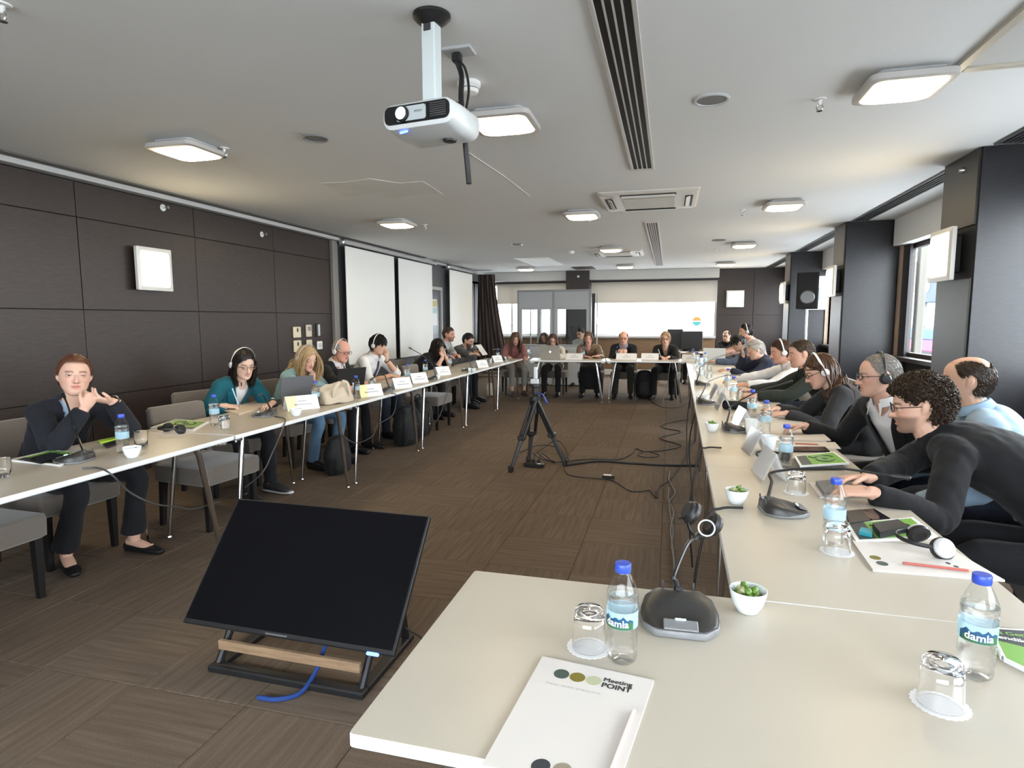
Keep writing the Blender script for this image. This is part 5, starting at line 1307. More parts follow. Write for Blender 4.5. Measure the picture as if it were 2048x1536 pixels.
# cloths
NAVYB = cloth('near_black_knit', (.012, .013, .018)); BLK = cloth('black_cloth', (.010, .010, .011)); BLKT = cloth('black_trouser_cloth', (.011, .011, .013))
TEAL = cloth('teal_blazer_cloth', (.008, .085, .115)); DENIM = cloth('light_blue_denim', (.26, .42, .46)); JEAN = cloth('blue_jean_denim', (.09, .16, .25), var=(9, .3)); WSH = cloth('white_shirt_cloth', (.66, .66, .67), .8)
CREAMS = cloth('cream_shirt_cloth', (.58, .55, .50), .8); LBLUE = cloth('light_blue_shirt_cloth', (.30, .42, .55), .8); GREYBL = cloth('grey_blazer_cloth', (.105, .103, .10)); LGREYSH = cloth('light_grey_shirt_cloth', (.38, .40, .41), .8)
PINKS = cloth('dusty_pink_knit', (.30, .125, .115)); GREYJ = cloth('washed_grey_denim', (.24, .235, .22), var=(9, .25)); BROWNB = cloth('brown_satin_blouse', (.15, .10, .065), .45, .1); SLATE = cloth('slate_blue_cloth', (.07, .09, .13)); NAVYJ = cloth('navy_jacket_cloth', (.022, .026, .045))
DGREEN = cloth('dark_green_shirt_cloth', (.020, .024, .018)); CHAR = cloth('charcoal_knit', (.022, .022, .023)); DTR = cloth('dark_denim', (.02, .025, .04)); PURPLE = cloth('purple_tie_silk', (.075, .05, .10), .4); GTR = cloth('grey_trouser_cloth', (.06, .06, .065)); DMUST = cloth('white_trainer', (.6, .6, .6), .5)
sk1, sk2, sk3, sk4 = (.60, .37, .28), (.56, .34, .24), (.44, .25, .165), (.62, .41, .32)
def hd(w, d=None, n=(0, 0, -1), c=.35, e=None, sp=1.0):
    r = {'w': w, 'n': n, 'c': c, 'sp': sp}
    if d is not None: r['d'] = d
    if e is not None: r['e'] = e
    return r
T = .745
def L_(u, v, x): return at_x(u, v, x)
AUB = {'sr': .7, 'col': (.095, .036, .018), 'kind': 'back', 'len': .17, 'thick': .07, 'gather': (0, -.13, -.06), 'n': 900, 'mess': .04}
# left row, near to far: (hands are left, right)
H = L_(149, 752, -3.38)
person('woman in black cardigan resting her chin on clasped hands at the near left table', H, 124, (-3.66, 2.78, .56), 100,
       [hd(L_(224, 803, -3.14), (-.25, -.75, .22), (-.3, .3, 1), .8, e=(.5, .5, -1), sp=.3), hd(L_(168, 818, -3.17), (.0, .62, .75), (-.9, .3, .2), .85, e=(.3, -.5, -1), sp=.3)],
       {'m': NAVYB, 'n': 'cardigan'}, sk1, AUB, True, 7, -5, BLKT, near=True, shirt=cloth('pale_blue_blouse', (.30, .42, .58)), vneck=(.26, .07), feet={'flat': 1, 'hem': .045, 'flare': .075}, watch='l', buttons=True,
       legs={-1: {'yaw': -20, 'len': .45, 'ff': -.04, 'toe': 8}, 1: {'yaw': 4, 'len': .44, 'ff': -.17, 'toe': 14}}, headscale=1.02)
DKH = {'tuck': .045, 'col': (.012, .008, .007), 'kind': 'long', 'len': .25, 'thick': .10, 'n': 420, 'wave': .14, 'part': .1}
H = L_(487, 728, -3.42)
person('woman in teal blazer and glasses writing in a notebook', H, 118, (-3.72, 4.28, .56), 104,
       [hd(at_z(545, 806, T + .03), (.2, -1, -.1), c=.25), hd(at_z(452, 812, T + .035), (.7, .6, -.12), (.1, .3, -1), .7)],
       {'m': TEAL, 'n': 'blazer'}, sk4, DKH, True, -16, 0, BLKT, near=True, hs='white', gl=mat('gold_wire', (.4, .3, .2), .3, 1.0), shirt=WSH, vneck=(.30, .075), lapel=True, shoes=mat('black_trainer', (.03, .03, .03), .5), feet={'sole': DMUST}, watch='l',
       legs={-1: {'yaw': -6}, 1: {'yaw': 8, 'ff': .12}})
BLO = {'col': (.36, .25, .13), 'kind': 'long', 'len': .40, 'thick': .09, 'n': 420, 'wave': .05}
H = L_(614, 716, -3.45)
person('blonde woman in light denim jacket and blue jeans behind a laptop', H, 112, (-3.74, 5.25, .56), 100,
       [hd(H + [.03, .06, -.24], (.05, -.05, .2), (-.8, -.3, .1), .7, e=(.7, .6, -1)), hd(at_z(628, 790, T + .04), (.8, .5, -.2), c=.6)],
       {'m': DENIM, 'n': 'denim_jacket'}, sk1, BLO, True, -22, 0, JEAN, near=True, hs='silver', shirt=WSH, vneck=(.2, .05),
       legs={-1: {'yaw': -14, 'len': .50, 'ff': -.02}, 1: {'yaw': 4, 'len': .52, 'ff': -.10}})
GRY = {'col': (.30, .27, .24), 'kind': 'short', 'len': .016, 'thick': .015, 'bald': 'top', 'n': 200}
H = L_(683, 702, -3.48)
person('balding older man in black suit and glasses with white headset at a black laptop', H, 104, (-3.76, 6.0, .57), 96,
       [hd(at_z(722, 762, T + .05), (.7, -.5, -.1), c=.5), hd(at_z(690, 776, T + .04), (.9, .3, -.2), c=.5)],
       {'m': BLK, 'n': 'suit_jacket'}, (.60, .31, .23), GRY, False, -14, 0, BLKT, near=False, hs='white', gl=True, shirt=WSH, collar=WSH, vneck=(.34, .075), lapel=True)
BLH = {'col': (.008, .007, .007), 'kind': 'short', 'len': .05, 'thick': .12, 'n': 420, 'front': 'fringe', 'comb': .2, 'mess': .05}
H = L_(757, 690, -3.5)
person('man in white short sleeved shirt and purple tie holding his chin', H, 100, (-3.80, 6.85, .57), 96,
       [hd(H + [.10, .02, -.19], (.02, -.02, .2), (-1, 0, .1), .6, e=(.5, .7, -1)), hd(at_z(782, 751, T + .035), (.9, .45, -.15), (.1, .4, -1), .7)],
       {'m': WSH, 'n': 'shirt', 'amp': .006}, sk2, BLH, False, -10, 0, DTR, hs='white', collar=WSH, tie=PURPLE, sleeve='elbow', watch='l', jacket_t=.012, scale=1.04)
BL2 = {'col': (.012, .008, .008), 'kind': 'long', 'len': .27, 'thick': .11, 'n': 200, 'front': 'fringe'}
H = L_(876, 694, -3.42)
person('woman in black top with long black hair holding a pen to her mouth', H, 112, (-3.76, 8.35, .56), 100,
       [hd(H + [.13, -.03, -.14], (-.02, -.05, .2), (-.9, -.3, .1), .8, e=(.6, .6, -1)), hd(H + [.11, -.10, -.15], (-.05, .1, .2), (-.9, .3, .1), .8, e=(.5, -.8, -1))],
       {'m': BLK, 'n': 'top'}, sk1, BL2, True, -18, 0, BLKT, sleeve='elbow', jacket_t=.010)
SH1 = {'col': (.035, .018, .010), 'kind': 'short', 'len': .022, 'thick': .035, 'n': 260}
H = L_(898, 669, -3.62)
person('bearded man in light grey shirt sitting upright beyond the black haired woman', H, 96, (-3.78, 9.42, .58), 92,
       [hd(at_z(920, 727, T + .04), (.9, -.4, -.1), c=.4), hd(at_z(905, 731, T + .04), (.9, .4, -.1), c=.4)],
       {'m': LGREYSH, 'n': 'shirt'}, (.52, .27, .2), SH1, False, -4, 0, GTR, collar=LGREYSH, beard=((.06, .03, .02), .6), jacket_t=.012, scale=1.05, legs={1: {'ff': .12, 'len': .47}, -1: {}})
BLS = {'col': (.008, .007, .007), 'kind': 'short', 'len': .03, 'thick': .09, 'n': 260}
H = L_(937, 681, -3.45)
person('black haired bearded man in grey blazer reading a held up paper', H, 104, (-3.78, 10.0, .57), 96,
       [hd(at_x(968, 706, -2.95), (.9, .1, .1), (0, -.3, -1), .5), hd(at_x(958, 711, -2.98), (.9, .2, .1), (0, .3, -1), .5)],
       {'m': GREYBL, 'n': 'blazer'}, sk2, BLS, False, -20, 0, BLKT, gl=True, beard=((.015, .01, .01), .85), shirt=LBLUE, vneck=(.3, .06), lapel=True)
# back row
LBR = {'col': (.10, .055, .035), 'kind': 'long', 'len': .36, 'thick': .09, 'n': 220, 'part': .0, 'sr': 1.5}
H = at_y(1031, 677, 11.32)
person('woman in dusty pink sweater and pale jeans at the far table corner', H, 160, (-2.98, 11.55, .56), 155,
       [hd(at_y(1050, 716, 11.0), (.5, -.8, -.1), c=.5), hd(at_y(1018, 714, 11.0), (.4, -.9, -.1), c=.5)],
       {'m': PINKS, 'n': 'sweater'}, sk1, LBR, True, -24, 0, GREYJ, legs={-1: {'yaw': -4, 'ff': -.02}, 1: {'yaw': 6}}, feet={'hem': .10, 'flare': .05}, shoes=cloth('brown_boot', (.06, .04, .03), .5))
BRW2 = {'col': (.075, .035, .025), 'kind': 'long', 'len': .34, 'thick': .08, 'n': 220, 'sr': 1.5}
H = at_y(1106, 681, 11.28)
person('woman in white blouse hiding her mouth behind an open silver laptop', H, 172, (-2.18, 11.62, .56), 178,
       [hd(H + [.035, -.10, -.20], (-.03, .03, .2), (-.2, .9, 0), .7, e=(.9, -.2, -1)), hd(H + [-.03, -.10, -.20], (.03, .03, .2), (.2, .9, 0), .7, e=(-.9, -.2, -1))],
       {'m': CREAMS, 'n': 'blouse'}, sk1, BRW2, True, -14, 0, BLKT, gl=True)
LB3 = {'col': (.10, .062, .042), 'kind': 'long', 'len': .16, 'thick': .07, 'n': 200, 'sr': 1.5, 'grav': .35}
H = at_y(1177, 677, 11.30)
person('woman in shiny brown blouse with folded arms at the back table', H, 172, (-1.46, 11.66, .56), 176,
       [hd(at_y(1195, 712, 10.95), (-.9, -.2, -.05), c=.3), hd(at_y(1170, 713, 11.0), (.9, -.2, -.05), c=.3)],
       {'m': BROWNB, 'n': 'blouse', 'amp': .007}, (.60, .34, .26), LB3, True, -10, 0, BLKT, skirt=True, vneck=(.10, .05), scale=1.05)
SH2 = {'col': (.09, .05, .035), 'kind': 'short', 'len': .02, 'thick': .03, 'n': 200, 'bald': 'top'}
H = at_y(1247, 676, 11.26)
person('older man in black jacket and glasses with hands folded at the back table', H, 178, (-.83, 11.70, .57), 178,
       [hd(at_y(1250, 708, 11.0), (-.6, -.3, .3), (-.3, .9, 0), .6), hd(at_y(1240, 708, 11.0), (.6, -.3, .3), (.3, .9, 0), .6)],
       {'m': BLK, 'n': 'jacket'}, (.60, .33, .24), SH2, False, -8, 0, cloth('dark_olive_trousers', (.025, .025, .02)), gl=True, shirt=cloth('blue_check_shirt', (.20, .27, .36)), collar=cloth('blue_check_shirt', (.2, .27, .36)), vneck=(.32, .06), legs={-1: {'ff': .02}, 1: {'ff': .10}}, scale=1.03)
BL4 = {'col': (.30, .19, .10), 'kind': 'long', 'len': .13, 'thick': .09, 'n': 200, 'sr': 1.5, 'grav': .3}
H = at_y(1331, 677, 11.28)
person('woman with short blonde hair, glasses and black blazer beside the phone stand', H, 182, (-.05, 11.62, .56), 182,
       [hd(at_y(1338, 714, 10.98), (-.5, -.8, -.1), c=.5), hd(at_y(1322, 714, 10.98), (.5, -.8, -.1), c=.5)],
       {'m': BLK, 'n': 'blazer'}, sk1, BL4, True, -8, 0, BLKT, gl=True, vneck=(.26, .05), lapel=True, legs={-1: {'ff': -.08}, 1: {'ff': .05, 'yaw': 14}})
# interpreters and the technicians behind
H = at_y(1161, 668, 13.35)
person('interpreter with dark hair and pale shirt behind the right booth pane', H, 205, (H[0] - .05, 13.55, .56), 200, [hd(H + [-.25, -.2, -.42], (.3, -.9, 0)), hd(H + [.1, -.25, -.42], (-.3, -.9, 0))], {'m': LGREYSH, 'n': 'shirt'}, sk2, BLS, False, -10, 0, BLKT)
H = at_y(1088, 676, 13.4)
person('second interpreter in the left booth, mostly hidden behind the laptop woman', H, 180, (H[0], 13.6, .56), 180, [hd(H + [-.2, -.25, -.42], (.3, -.9, 0)), hd(H + [.2, -.25, -.42], (-.3, -.9, 0))], {'m': GTR, 'n': 'shirt'}, sk2, LBR, True, -10, 0, BLKT)
H = at_y(1453, 672, 14.6)
person('man in black with glasses seated by the dark back wall', H, 205, (H[0] + .05, 14.85, .56), 200, [hd(H + [-.3, -.25, -.40], (.3, -.9, 0)), hd(H + [.05, -.3, -.40], (-.3, -.9, 0))], {'m': BLK, 'n': 'pullover'}, sk2, {**SH1, 'bald': 'crown'}, False, -6, 0, BLKT, gl=True)
H = at_y(1383, 675, 14.3)
person('technician hidden behind the raised black screen at the back', H, 180, (H[0], 14.55, .56), 180, [hd(H + [-.25, -.25, -.40], (.3, -.9, 0)), hd(H + [.25, -.25, -.40], (-.3, -.9, 0))], {'m': BLK, 'n': 'pullover'}, sk2, {**SH1, 'col': (.16, .12, .08)}, False, -10, 0, BLKT)
# right row, far to near
H = at_x(1491, 663, 1.28)
person('dark haired person with headset at the far end of the right row', H, 262, (1.62, H[1] + .15, .56), 270, [hd(H + [-.42, -.3, -.40], (-.9, .2, 0)), hd(H + [-.42, .15, -.40], (-.9, -.2, 0))], {'m': cloth('salmon_shirt', (.45, .27, .22)), 'n': 'shirt'}, sk2, BLS, False, -6, 0, BLKT, hs='silver', collar=cloth('salmon_shirt', (.45, .27, .22)))
H = at_x(1477, 687, 1.06)
person('person in slate blue top bowed low beside the grey haired man', H, 265, (1.50, 9.75, .56), 270, [hd(H + [-.36, -.25, -.27], (-.9, .2, 0)), hd(H + [-.30, .15, -.30], (-.9, -.2, 0))], {'m': SLATE, 'n': 'shirt'}, sk2, {**BLH, 'n': 160}, False, -28, 0, BLKT)
GRW = {'col': (.42, .40, .37), 'kind': 'short', 'len': .05, 'thick': .12, 'n': 900, 'wave': .18, 'mess': .08, 'nape': -.085, 'rough': .5, 'sr': .7}
H = at_x(1510, 700, 1.08)
person('grey haired man in navy jacket with spectacles pushed up on his head', H, 262, (1.48, 8.5, .57), 268,
       [hd(at_z(1462, 741, T + .04), (-.95, .1, .05), (0, .2, -1), .15), hd(H + [-.14, .03, -.06], (-.05, .0, .2), (.9, 0, -.1), .8, e=(-.4, .8, -1))],
       {'m': NAVYJ, 'n': 'jacket'}, sk2, GRW, False, -20, 0, BLKT, gl=(None, .075, .03), shirt=LBLUE, collar=NAVYJ, watch='l', near=True)
BRS = {'col': (.060, .030, .018), 'kind': 'short', 'len': .045, 'thick': .07, 'n': 900, 'sr': .7, 'nape': -.10}
H = at_x(1562, 704, 1.13)
person('brown haired man in white shirt with white headset', H, 265, (1.50, 6.75, .57), 270,
       [hd(at_z(1492, 770, T + .04), (-.9, .25, -.05), (0, .3, -1), .45), hd(at_z(1470, 757, T + .045), (-.95, -.2, -.05), (0, -.3, -1), .45)],
       {'m': WSH, 'n': 'shirt', 'amp': .006}, (.60, .33, .24), BRS, False, -12, 0, DTR, hs='white', near=True, jacket_t=.012)
BR3 = {'col': (.040, .025, .015), 'kind': 'short', 'len': .022, 'thick': .04, 'n': 900, 'sr': .6}
H = at_x(1602, 708, 1.12)
person('short haired man in dark green shirt between the white shirt and the long haired woman', H, 270, (1.50, 5.75, .57), 270,
       [hd(at_z(1512, 792, T + .04), (-.9, .35, .0), (0, .3, -1), .6), hd(at_z(1500, 782, T + .05), (-.9, -.3, .05), (0, -.5, -1), .6)],
       {'m': DGREEN, 'n': 'shirt'}, (.60, .34, .25), BR3, False, -6, 0, DTR, near=True, collar=DGREEN)
BRL = {'tuck': -.005, 'col': (.065, .034, .020), 'kind': 'long', 'len': .36, 'thick': .09, 'n': 520, 'wave': .14, 'part': .0, 'sr': 1.0}
H = at_x(1640, 742, 1.06)
person('long haired woman in charcoal sweater with headset, writing', H, 268, (1.42, 4.95, .56), 272,
       [hd(at_z(1572, 827, T + .035), (-.9, .3, -.1), (0, .2, -1), .5), hd(at_z(1552, 818, T + .04), (-.9, -.25, -.05), (0, -.3, -1), .6)],
       {'m': CHAR, 'n': 'sweater'}, sk1, BRL, True, -24, 0, BLKT, hs='white', near=True, gl=True)
GR2 = {'col': (.17, .155, .14), 'kind': 'short', 'len': .014, 'thick': .022, 'n': 1500, 'sr': .42, 'lumpf': 30, 'front': 'recede'}
H = at_x(1757, 752, 1.14)
person('older man in black suit and white shirt with black headset and glasses', H, 270, (1.44, 3.90, .57), 246,
       [hd((1.22, 3.50, .69), (-.9, .1, -.2), (0, .2, -1), .6, e=(.7, -.4, -1)), hd(at_z(1608, 852, T + .045), (-.95, -.1, -.08), (0, -.3, -1), .65)],
       {'m': BLK, 'n': 'suit_jacket'}, (.52, .31, .235), GR2, False, -3, 0, BLKT, hs='black', gl=True, near=True, shirt=WSH, collar=WSH, vneck=(.42, .10), lapel=True, scale=1.03)
BLD = {'col': (.030, .018, .011), 'kind': 'short', 'len': .020, 'thick': .05, 'bald': 'crown', 'n': 1500, 'nape': -.09, 'front': 'recede', 'mess': .05, 'sr': .5, 'lumpf': 40}
H = at_x(1932, 762, 1.42)
person('balding man in light blue shirt at the right edge, turned toward the screens', H, 290, (1.66, 3.40, .58), 285,
       [hd((1.12, 3.10, .60), (-.9, .2, -.1), c=.5), hd((1.14, 3.55, .62), (-.9, -.2, -.1), c=.5)],
       {'m': LBLUE, 'n': 'shirt', 'amp': .006}, (.56, .345, .25), BLD, False, 2, 0, DTR, near=True, collar=LBLUE, scale=1.06, jacket_t=.014)
CUR = {'col': (.024, .016, .011), 'kind': 'curly', 'len': .036, 'thick': .17, 'n': 2100, 'curl': .0085, 'lumpf': 60, 'nape': -.07, 'front': 'mid', 'sr': .58, 'rough': .55}
H = at_x(1838, 812, 1.06)
person('curly haired man in black shirt and glasses leaning over the near right table', H, 282, (1.60, 2.62, .57), 284,
       [hd(at_z(1742, 985, T + .045), (-.92, .30, -.05), (.1, .2, -1), .45, e=(.0, -.6, -1)), hd(at_z(1735, 955, T + .055), (-.95, -.15, -.05), (.1, -.3, -1), .5, e=(.2, .6, -1))],
       {'m': BLK, 'n': 'shirt', 'amp': .006}, (.58, .35, .26), CUR, False, -7, 0, BLKT, near=True, gl=True, beard=((.05, .03, .022), .62), scale=1.06, bulge=.07, jacket_t=.014, headscale=1.0)
# ------------------------------------------------------------------ chairs under the sitters
_wc = {}
for (root, A, H, Rm, L) in PEOPLE:
    yaw = math.degrees(math.atan2(*( (L[-1][1] + L[1][1]) / 2 - (L[-1][0] + L[1][0]) / 2)[:2]))
    short = root['label']
    for cut in (' resting', ' and ', ' writing', ' holding', ' sitting', ' reading', ' at the', ' hiding', ' with folded', ' beside', ' behind', ' between', ' leaning', ', ', ' in the left', ' hidden', ' seated', ' bowed', ' with hands'):
        if cut in short: short = short.split(cut)[0]
    d = np.array([math.sin(rad(yaw)), math.cos(rad(yaw))])
    x, y = root.location[0] - d[0] * .0, root.location[1] - d[1] * .0
    if short in _wc: short = root['label'].replace(',', '')
    _wc[short] = 1
    lab = 'grey chair under the ' + short
    put_chair(x, y, yaw, ' '.join(lab.split()[:15]))
# ------------------------------------------------------------------ what stands on the tables
def on(u, v, z=ZT): 
    p = at_z(u, v, z); return (float(p[0]), float(p[1]), z)
def scale_at(p): return float((np.array(p) - [0, 0, EYE]) @ _f)
# bottles
def label_film():
    m = bpy.data.materials.new('clear_blue_label'); m.use_nodes = True; nt = m.node_tree; N = nt.nodes; L = nt.links; N.clear()
    o = N.new('ShaderNodeOutputMaterial'); d = N.new('ShaderNodeBsdfDiffuse'); d.inputs[0].default_value = (.50, .72, .84, 1); t = N.new('ShaderNodeBsdfTransparent'); t.inputs[0].default_value = (.80, .92, .97, 1)
    mx = N.new('ShaderNodeMixShader'); mx.inputs[0].default_value = .48; L.new(t.outputs[0], mx.inputs[1]); L.new(d.outputs[0], mx.inputs[2]); L.new(mx.outputs[0], o.inputs[0]); return m
LABELF = label_film()
def bottle_parts(t, far=False, text=False):
    n = 16 if far else 36
    pr = [(.010, .004), (.024, .0), (.0305, .006), (.0325, .018), (.0322, .045)]
    pr = pr[:4]
    for k in range(6): pr += [(.0300, .028 + k * .008), (.0322, .032 + k * .008)]
    pr += [(.0308, .078), (.0308, .116), (.0325, .119), (.0328, .126), (.0305, .130), (.0325, .134), (.0328, .146), (.0300, .156), (.0235, .172), (.0165, .188), (.0140, .192), (.0135, .196), (.0135, .201)]
    if far: pr = pr[:4] + pr[-13:]
    G().lathe(pr, n, cap0=True, cap1=False).ob('bottle_shell', PET, t, 60)
    wl = .148
    w = [(r - .0012, z + .001) for r, z in pr if z < wl]; w.append((w[-1][0], wl)); w[0] = (.008, .006)
    G().lathe(w, n).ob('water', WATER, t, 60)
    G().lathe([(.0155, .192), (.0165, .194), (.0165, .209), (.0155, .2105), (.001, .211)] if not far else [(.0165, .192), (.0165, .209), (.012, .2105)], n).ob('cap', CAPB, t, 40)
    G().lathe([(.0326, .080), (.0326, .115)], n, cap0=False, cap1=False).ob('label_band', LABELF, t, 60)
def wrapcyl(me, r, z0, a0, flip=False):
    v = mv(me); a = a0 + v[:, 0] / r
    return np.stack([r * np.sin(a), -r * np.cos(a), z0 + v[:, 1]], 1)
def label_art(t, face):
    """printed brand word over blue mountains with green foothills, facing 'face' (angle)"""
    lb = [c for c in t.children if c.name.startswith('label_band')][0]
    mt = [(-.034, -.012), (.034, -.012), (.036, .002), (.028, .006), (.022, .003), (.014, .011), (.006, .004), (-.002, .009), (-.012, .003), (-.022, .010), (-.030, .004), (-.036, .002)]
    def flatpoly(poly, r, name, m):
        # subdivide across for the curve
        xs = np.linspace(min(p[0] for p in poly), max(p[0] for p in poly), 17); P = np.array(poly)
        lo = poly[:2]; up = sorted(poly[2:] , key=lambda p: p[0]); ux = [p[0] for p in up]; uy = [p[1] for p in up]
        v = []; f = []
        for x in xs: v += [(x, -.012, 0), (x, float(np.interp(x, ux, uy)), 0)]
        for i in range(16): f.append((2 * i, 2 * i + 2, 2 * i + 3, 2 * i + 1))
        v = np.array(v); a = face + v[:, 0] / r
        G().add(np.stack([r * np.sin(a), -r * np.cos(a), .0955 + v[:, 1] * 1.25], 1), f).ob(name, m, lb, 80)
    flatpoly(mt, .03290, 'mountain_print', mat('print_blue', (.012, .07, .15), .35))
    flatpoly([(-.030, -.012), (.034, -.012), (.036, -.004), (.030, .003), (.022, -.002), (.012, -.008), (-.012, -.008), (-.022, .000), (-.030, -.004)], .03294, 'foothill_print', mat('print_green', (.03, .12, .05), .35))
    me = text_mesh('damla', .0215, 0, bold=.0004); v = wrapcyl(me, .0333, .0925, face)
    G().add(v, [tuple(p.vertices) for p in me.polygons]).ob('brand_lettering', PAPERW, lb, 0)
b1 = thing('water_bottle', 'plastic water bottle beside the foreground microphone', 'bottle', on(1243, 1318), 0, 'water bottles'); bottle_parts(b1); label_art(b1, math.atan2(0 - b1.location[0], b1.location[1]) - .35)
b2 = thing('water_bottle', 'plastic water bottle at the right edge beside the green booklet', 'bottle', on(1948, 1350), 0, 'water bottles'); bottle_parts(b2); label_art(b2, math.atan2(0 - b2.location[0], b2.location[1]) * -1 * -1 + .1)
bm_ = None
for (u, v, lab) in ((1666, 1085, 'plastic water bottle behind the upturned glass on the near right table'), (1570, 935, 'plastic water bottle beside the green booklet of the suited man'), (1530, 868, 'plastic water bottle next to the white mug on the second right table'), (1503, 838, 'plastic water bottle behind the two white mugs of the right row'),
                    (247, 905, 'plastic water bottle in front of the woman in the black cardigan'), (430, 850, 'plastic water bottle by the writing hand of the woman in teal')):
    if bm_ is None: bm_ = b = thing('water_bottle', lab, 'bottle', on(u, v), 0, 'water bottles'); bottle_parts(b)
    else: dup(bm_, on(u, v), random.uniform(0, 6), lab)
bf_ = None
for (u, v, lab) in ((713, 797, 'small seen water bottle right of the beige tote bag'), (632, 812, 'water bottle left of the beige tote bag'), (815, 765, 'water bottle between the second and third left name cards'), (851, 752, 'water bottle behind the left name card of the black haired woman'), (900, 737, 'water bottle before the black haired woman'),
                    (996, 722, 'water bottle at the far left table corner'), (1058, 716, 'water bottle on the back table left of the silver laptop'), (1166, 717, 'water bottle on the back table before the brown blouse'), (1234, 716, 'water bottle on the back table before the older man in black'), (1346, 715, 'water bottle on the back table right of the blonde woman'),
                    (1386, 722, 'leftmost of the clustered water bottles at the right row end'), (1394, 731, 'second of the clustered water bottles at the right row end'), (1410, 733, 'tallest looking bottle in the cluster before the open silver laptop'), (1402, 742, 'water bottle nearest in the cluster at the right row end'), (1455, 778, 'water bottle between the hands on the far right tables'), (1466, 800, 'water bottle before the short haired man of the right row')):
    if bf_ is None: bf_ = b = thing('water_bottle', lab, 'bottle', on(u, v), 0, 'water bottles'); bottle_parts(b, True)
    else: dup(bf_, on(u, v), random.uniform(0, 6), lab)
# tumblers
def tumbler(t, up=False, far=False):
    n = 14 if far else 36; h, r0, r1 = .088, .033, .037
    pr = [(r1, 0), (r1, .002), (.0365, .02), (.0345, .055), (r0, h - .014), (r0 - .001, h - .006), (r0 - .006, h), (.001, h), (.001, h - .010), (r0 - .010, h - .012), (r0 - .004, h - .02), (.0325, .05), (.0345, .004), (.0352, 0)]
    g = G(); g.lathe(pr[:], n, cap0=False, cap1=False); k = len(pr)
    for j in range(n): g.f.append(((k - 1) * n + j, (k - 1) * n + (j + 1) % n, (j + 1) % n, j))
    o = g.ob('glass_body', TUMBLER if not far else thin_glass('far_glass', (.93, .95, .95), .08), t, 60)
    if up: o.rotation_euler = (PI, 0, 0); o.location = (0, 0, h)
def doily(p, label, s=1.0):
    t = thing('paper_doily', label, 'doily', (p[0], p[1], ZT))
    a = np.linspace(0, 2 * PI, 97)[:-1]; r = (.046 + .0025 * np.abs(np.sin(a * 12))) * s
    G().rings([np.c_[r * np.cos(a), r * np.sin(a), np.full(96, 0.0002)], np.c_[r * np.cos(a), r * np.sin(a), np.full(96, .001)], np.c_[r * .8 * np.cos(a), r * .8 * np.sin(a), np.full(96, .0006)]]).ob('paper', PAPERW, t, 0)
    return t
for (u, v, dl, lab, up) in ((1178, 1294, 'white scalloped paper doily under the foreground glass', 'upturned clear glass left of the foreground bottle', 0), (1880, 1408, 'white scalloped paper doily under the right edge glass', 'upturned clear glass before the right edge bottle', 0), (1674, 1103, 'white scalloped paper doily under the near right table glass', 'upturned clear glass before the near right table bottle', 0), (1592, 985, 'white scalloped paper doily behind the long bent microphone', 'upturned clear glass seen behind the long bent microphone', 0)):
    p = on(u, v); doily(p, dl); t = thing('tumbler', lab, 'glass', (p[0], p[1], ZT + .0012), 0, 'clear glasses'); tumbler(t)
for (u, v, lab, up) in ((283, 893, 'clear glass behind the candy bowl by the woman in the black cardigan', 1), (5, 955, 'clear glass cut by the left picture edge', 1), (449, 856, 'clear glass lying low before the open notebook of the woman in teal', 0), (574, 816, 'clear glass left of the first white name card', 1)):
    t = thing('tumbler', lab, 'glass', on(u, v), 0, 'clear glasses'); tumbler(t, up)
tf = None
for (u, v, lab) in ((743, 776, 'clear glass mug beside the black laptop of the bald man'), (1391, 737, 'clear glass in the bottle cluster, left side'), (1404, 752, 'clear glass in the bottle cluster, right front'), (1418, 742, 'clear glass in the bottle cluster before the silver laptop'), (1418, 757, 'clear glass behind the far right microphone'), (1480, 797, 'clear glass before the short haired man'), (1442, 790, 'clear glass behind the shiny name card on the right row'), (980, 727, 'clear glass near the far left name cards'), (1010, 722, 'clear glass before the pink sweater'), (938, 746, 'clear glass behind the far left microphone')):
    if tf is None: tf = t = thing('tumbler', lab, 'glass', on(u, v), 0, 'clear glasses'); tumbler(t, False, True)
    else: dup(tf, on(u, v), 0, lab)
# mugs
def mug(p, label, rz=0):
    t = thing('mug', label, 'mug', p, rz, 'white mugs')
    G().lathe([(.026, 0), (.030, .003), (.036, .05), (.040, .092), (.0385, .0925), (.034, .05), (.028, .008), (.001, .006)], 24, cap1=False).ob('cup', CERAM, t, 50)
    G().tube([(.036, 0, .075), (.055, 0, .072), (.062, 0, .05), (.052, 0, .028), (.034, 0, .025)], .005, 8, 4).ob('handle', CERAM, t)
mug(on(1537, 905), 'white mug nearest the shiny name cards on the right row', rad(-20)); mug(on(1502, 868), 'white mug behind the second right microphone', rad(10))
# bowls of candy
def bowl(p, label):
    t = thing('candy_bowl', label, 'bowl', p, 0, 'white candy bowls')
    G().lathe([(.022, 0), (.026, .002), (.036, .022), (.0425, .045), (.044, .056), (.0425, .0565), (.040, .045), (.033, .024), (.02, .010), (.001, .009)], 28, cap1=False).ob('bowl', CERAM, t, 60)
    return t
CGR = mat('green_wrapper', (.10, .19, .03), .25, var=(90, .5), bump=(150, .6, .003)); CWH = mat('pale_wrapper', (.30, .31, .15), .25, var=(90, .4))
def candy_mesh():
    g = G(); g.ell((0, 0, 0), (.0115, .009, .008), 8, 6)
    for q in (-1, 1):
        a = np.linspace(0, 2 * PI, 7)[:-1]; g.rings([np.c_[np.full(6, q * .009), .002 * np.cos(a), .002 * np.sin(a)], np.c_[np.full(6, q * .016), .0065 * np.cos(a), .0028 * np.sin(a)]])
    me = bpy.data.meshes.new('candy'); me.from_pydata(g.v, [], g.f); me.polygons.foreach_set('use_smooth', [True] * len(me.polygons)); return me
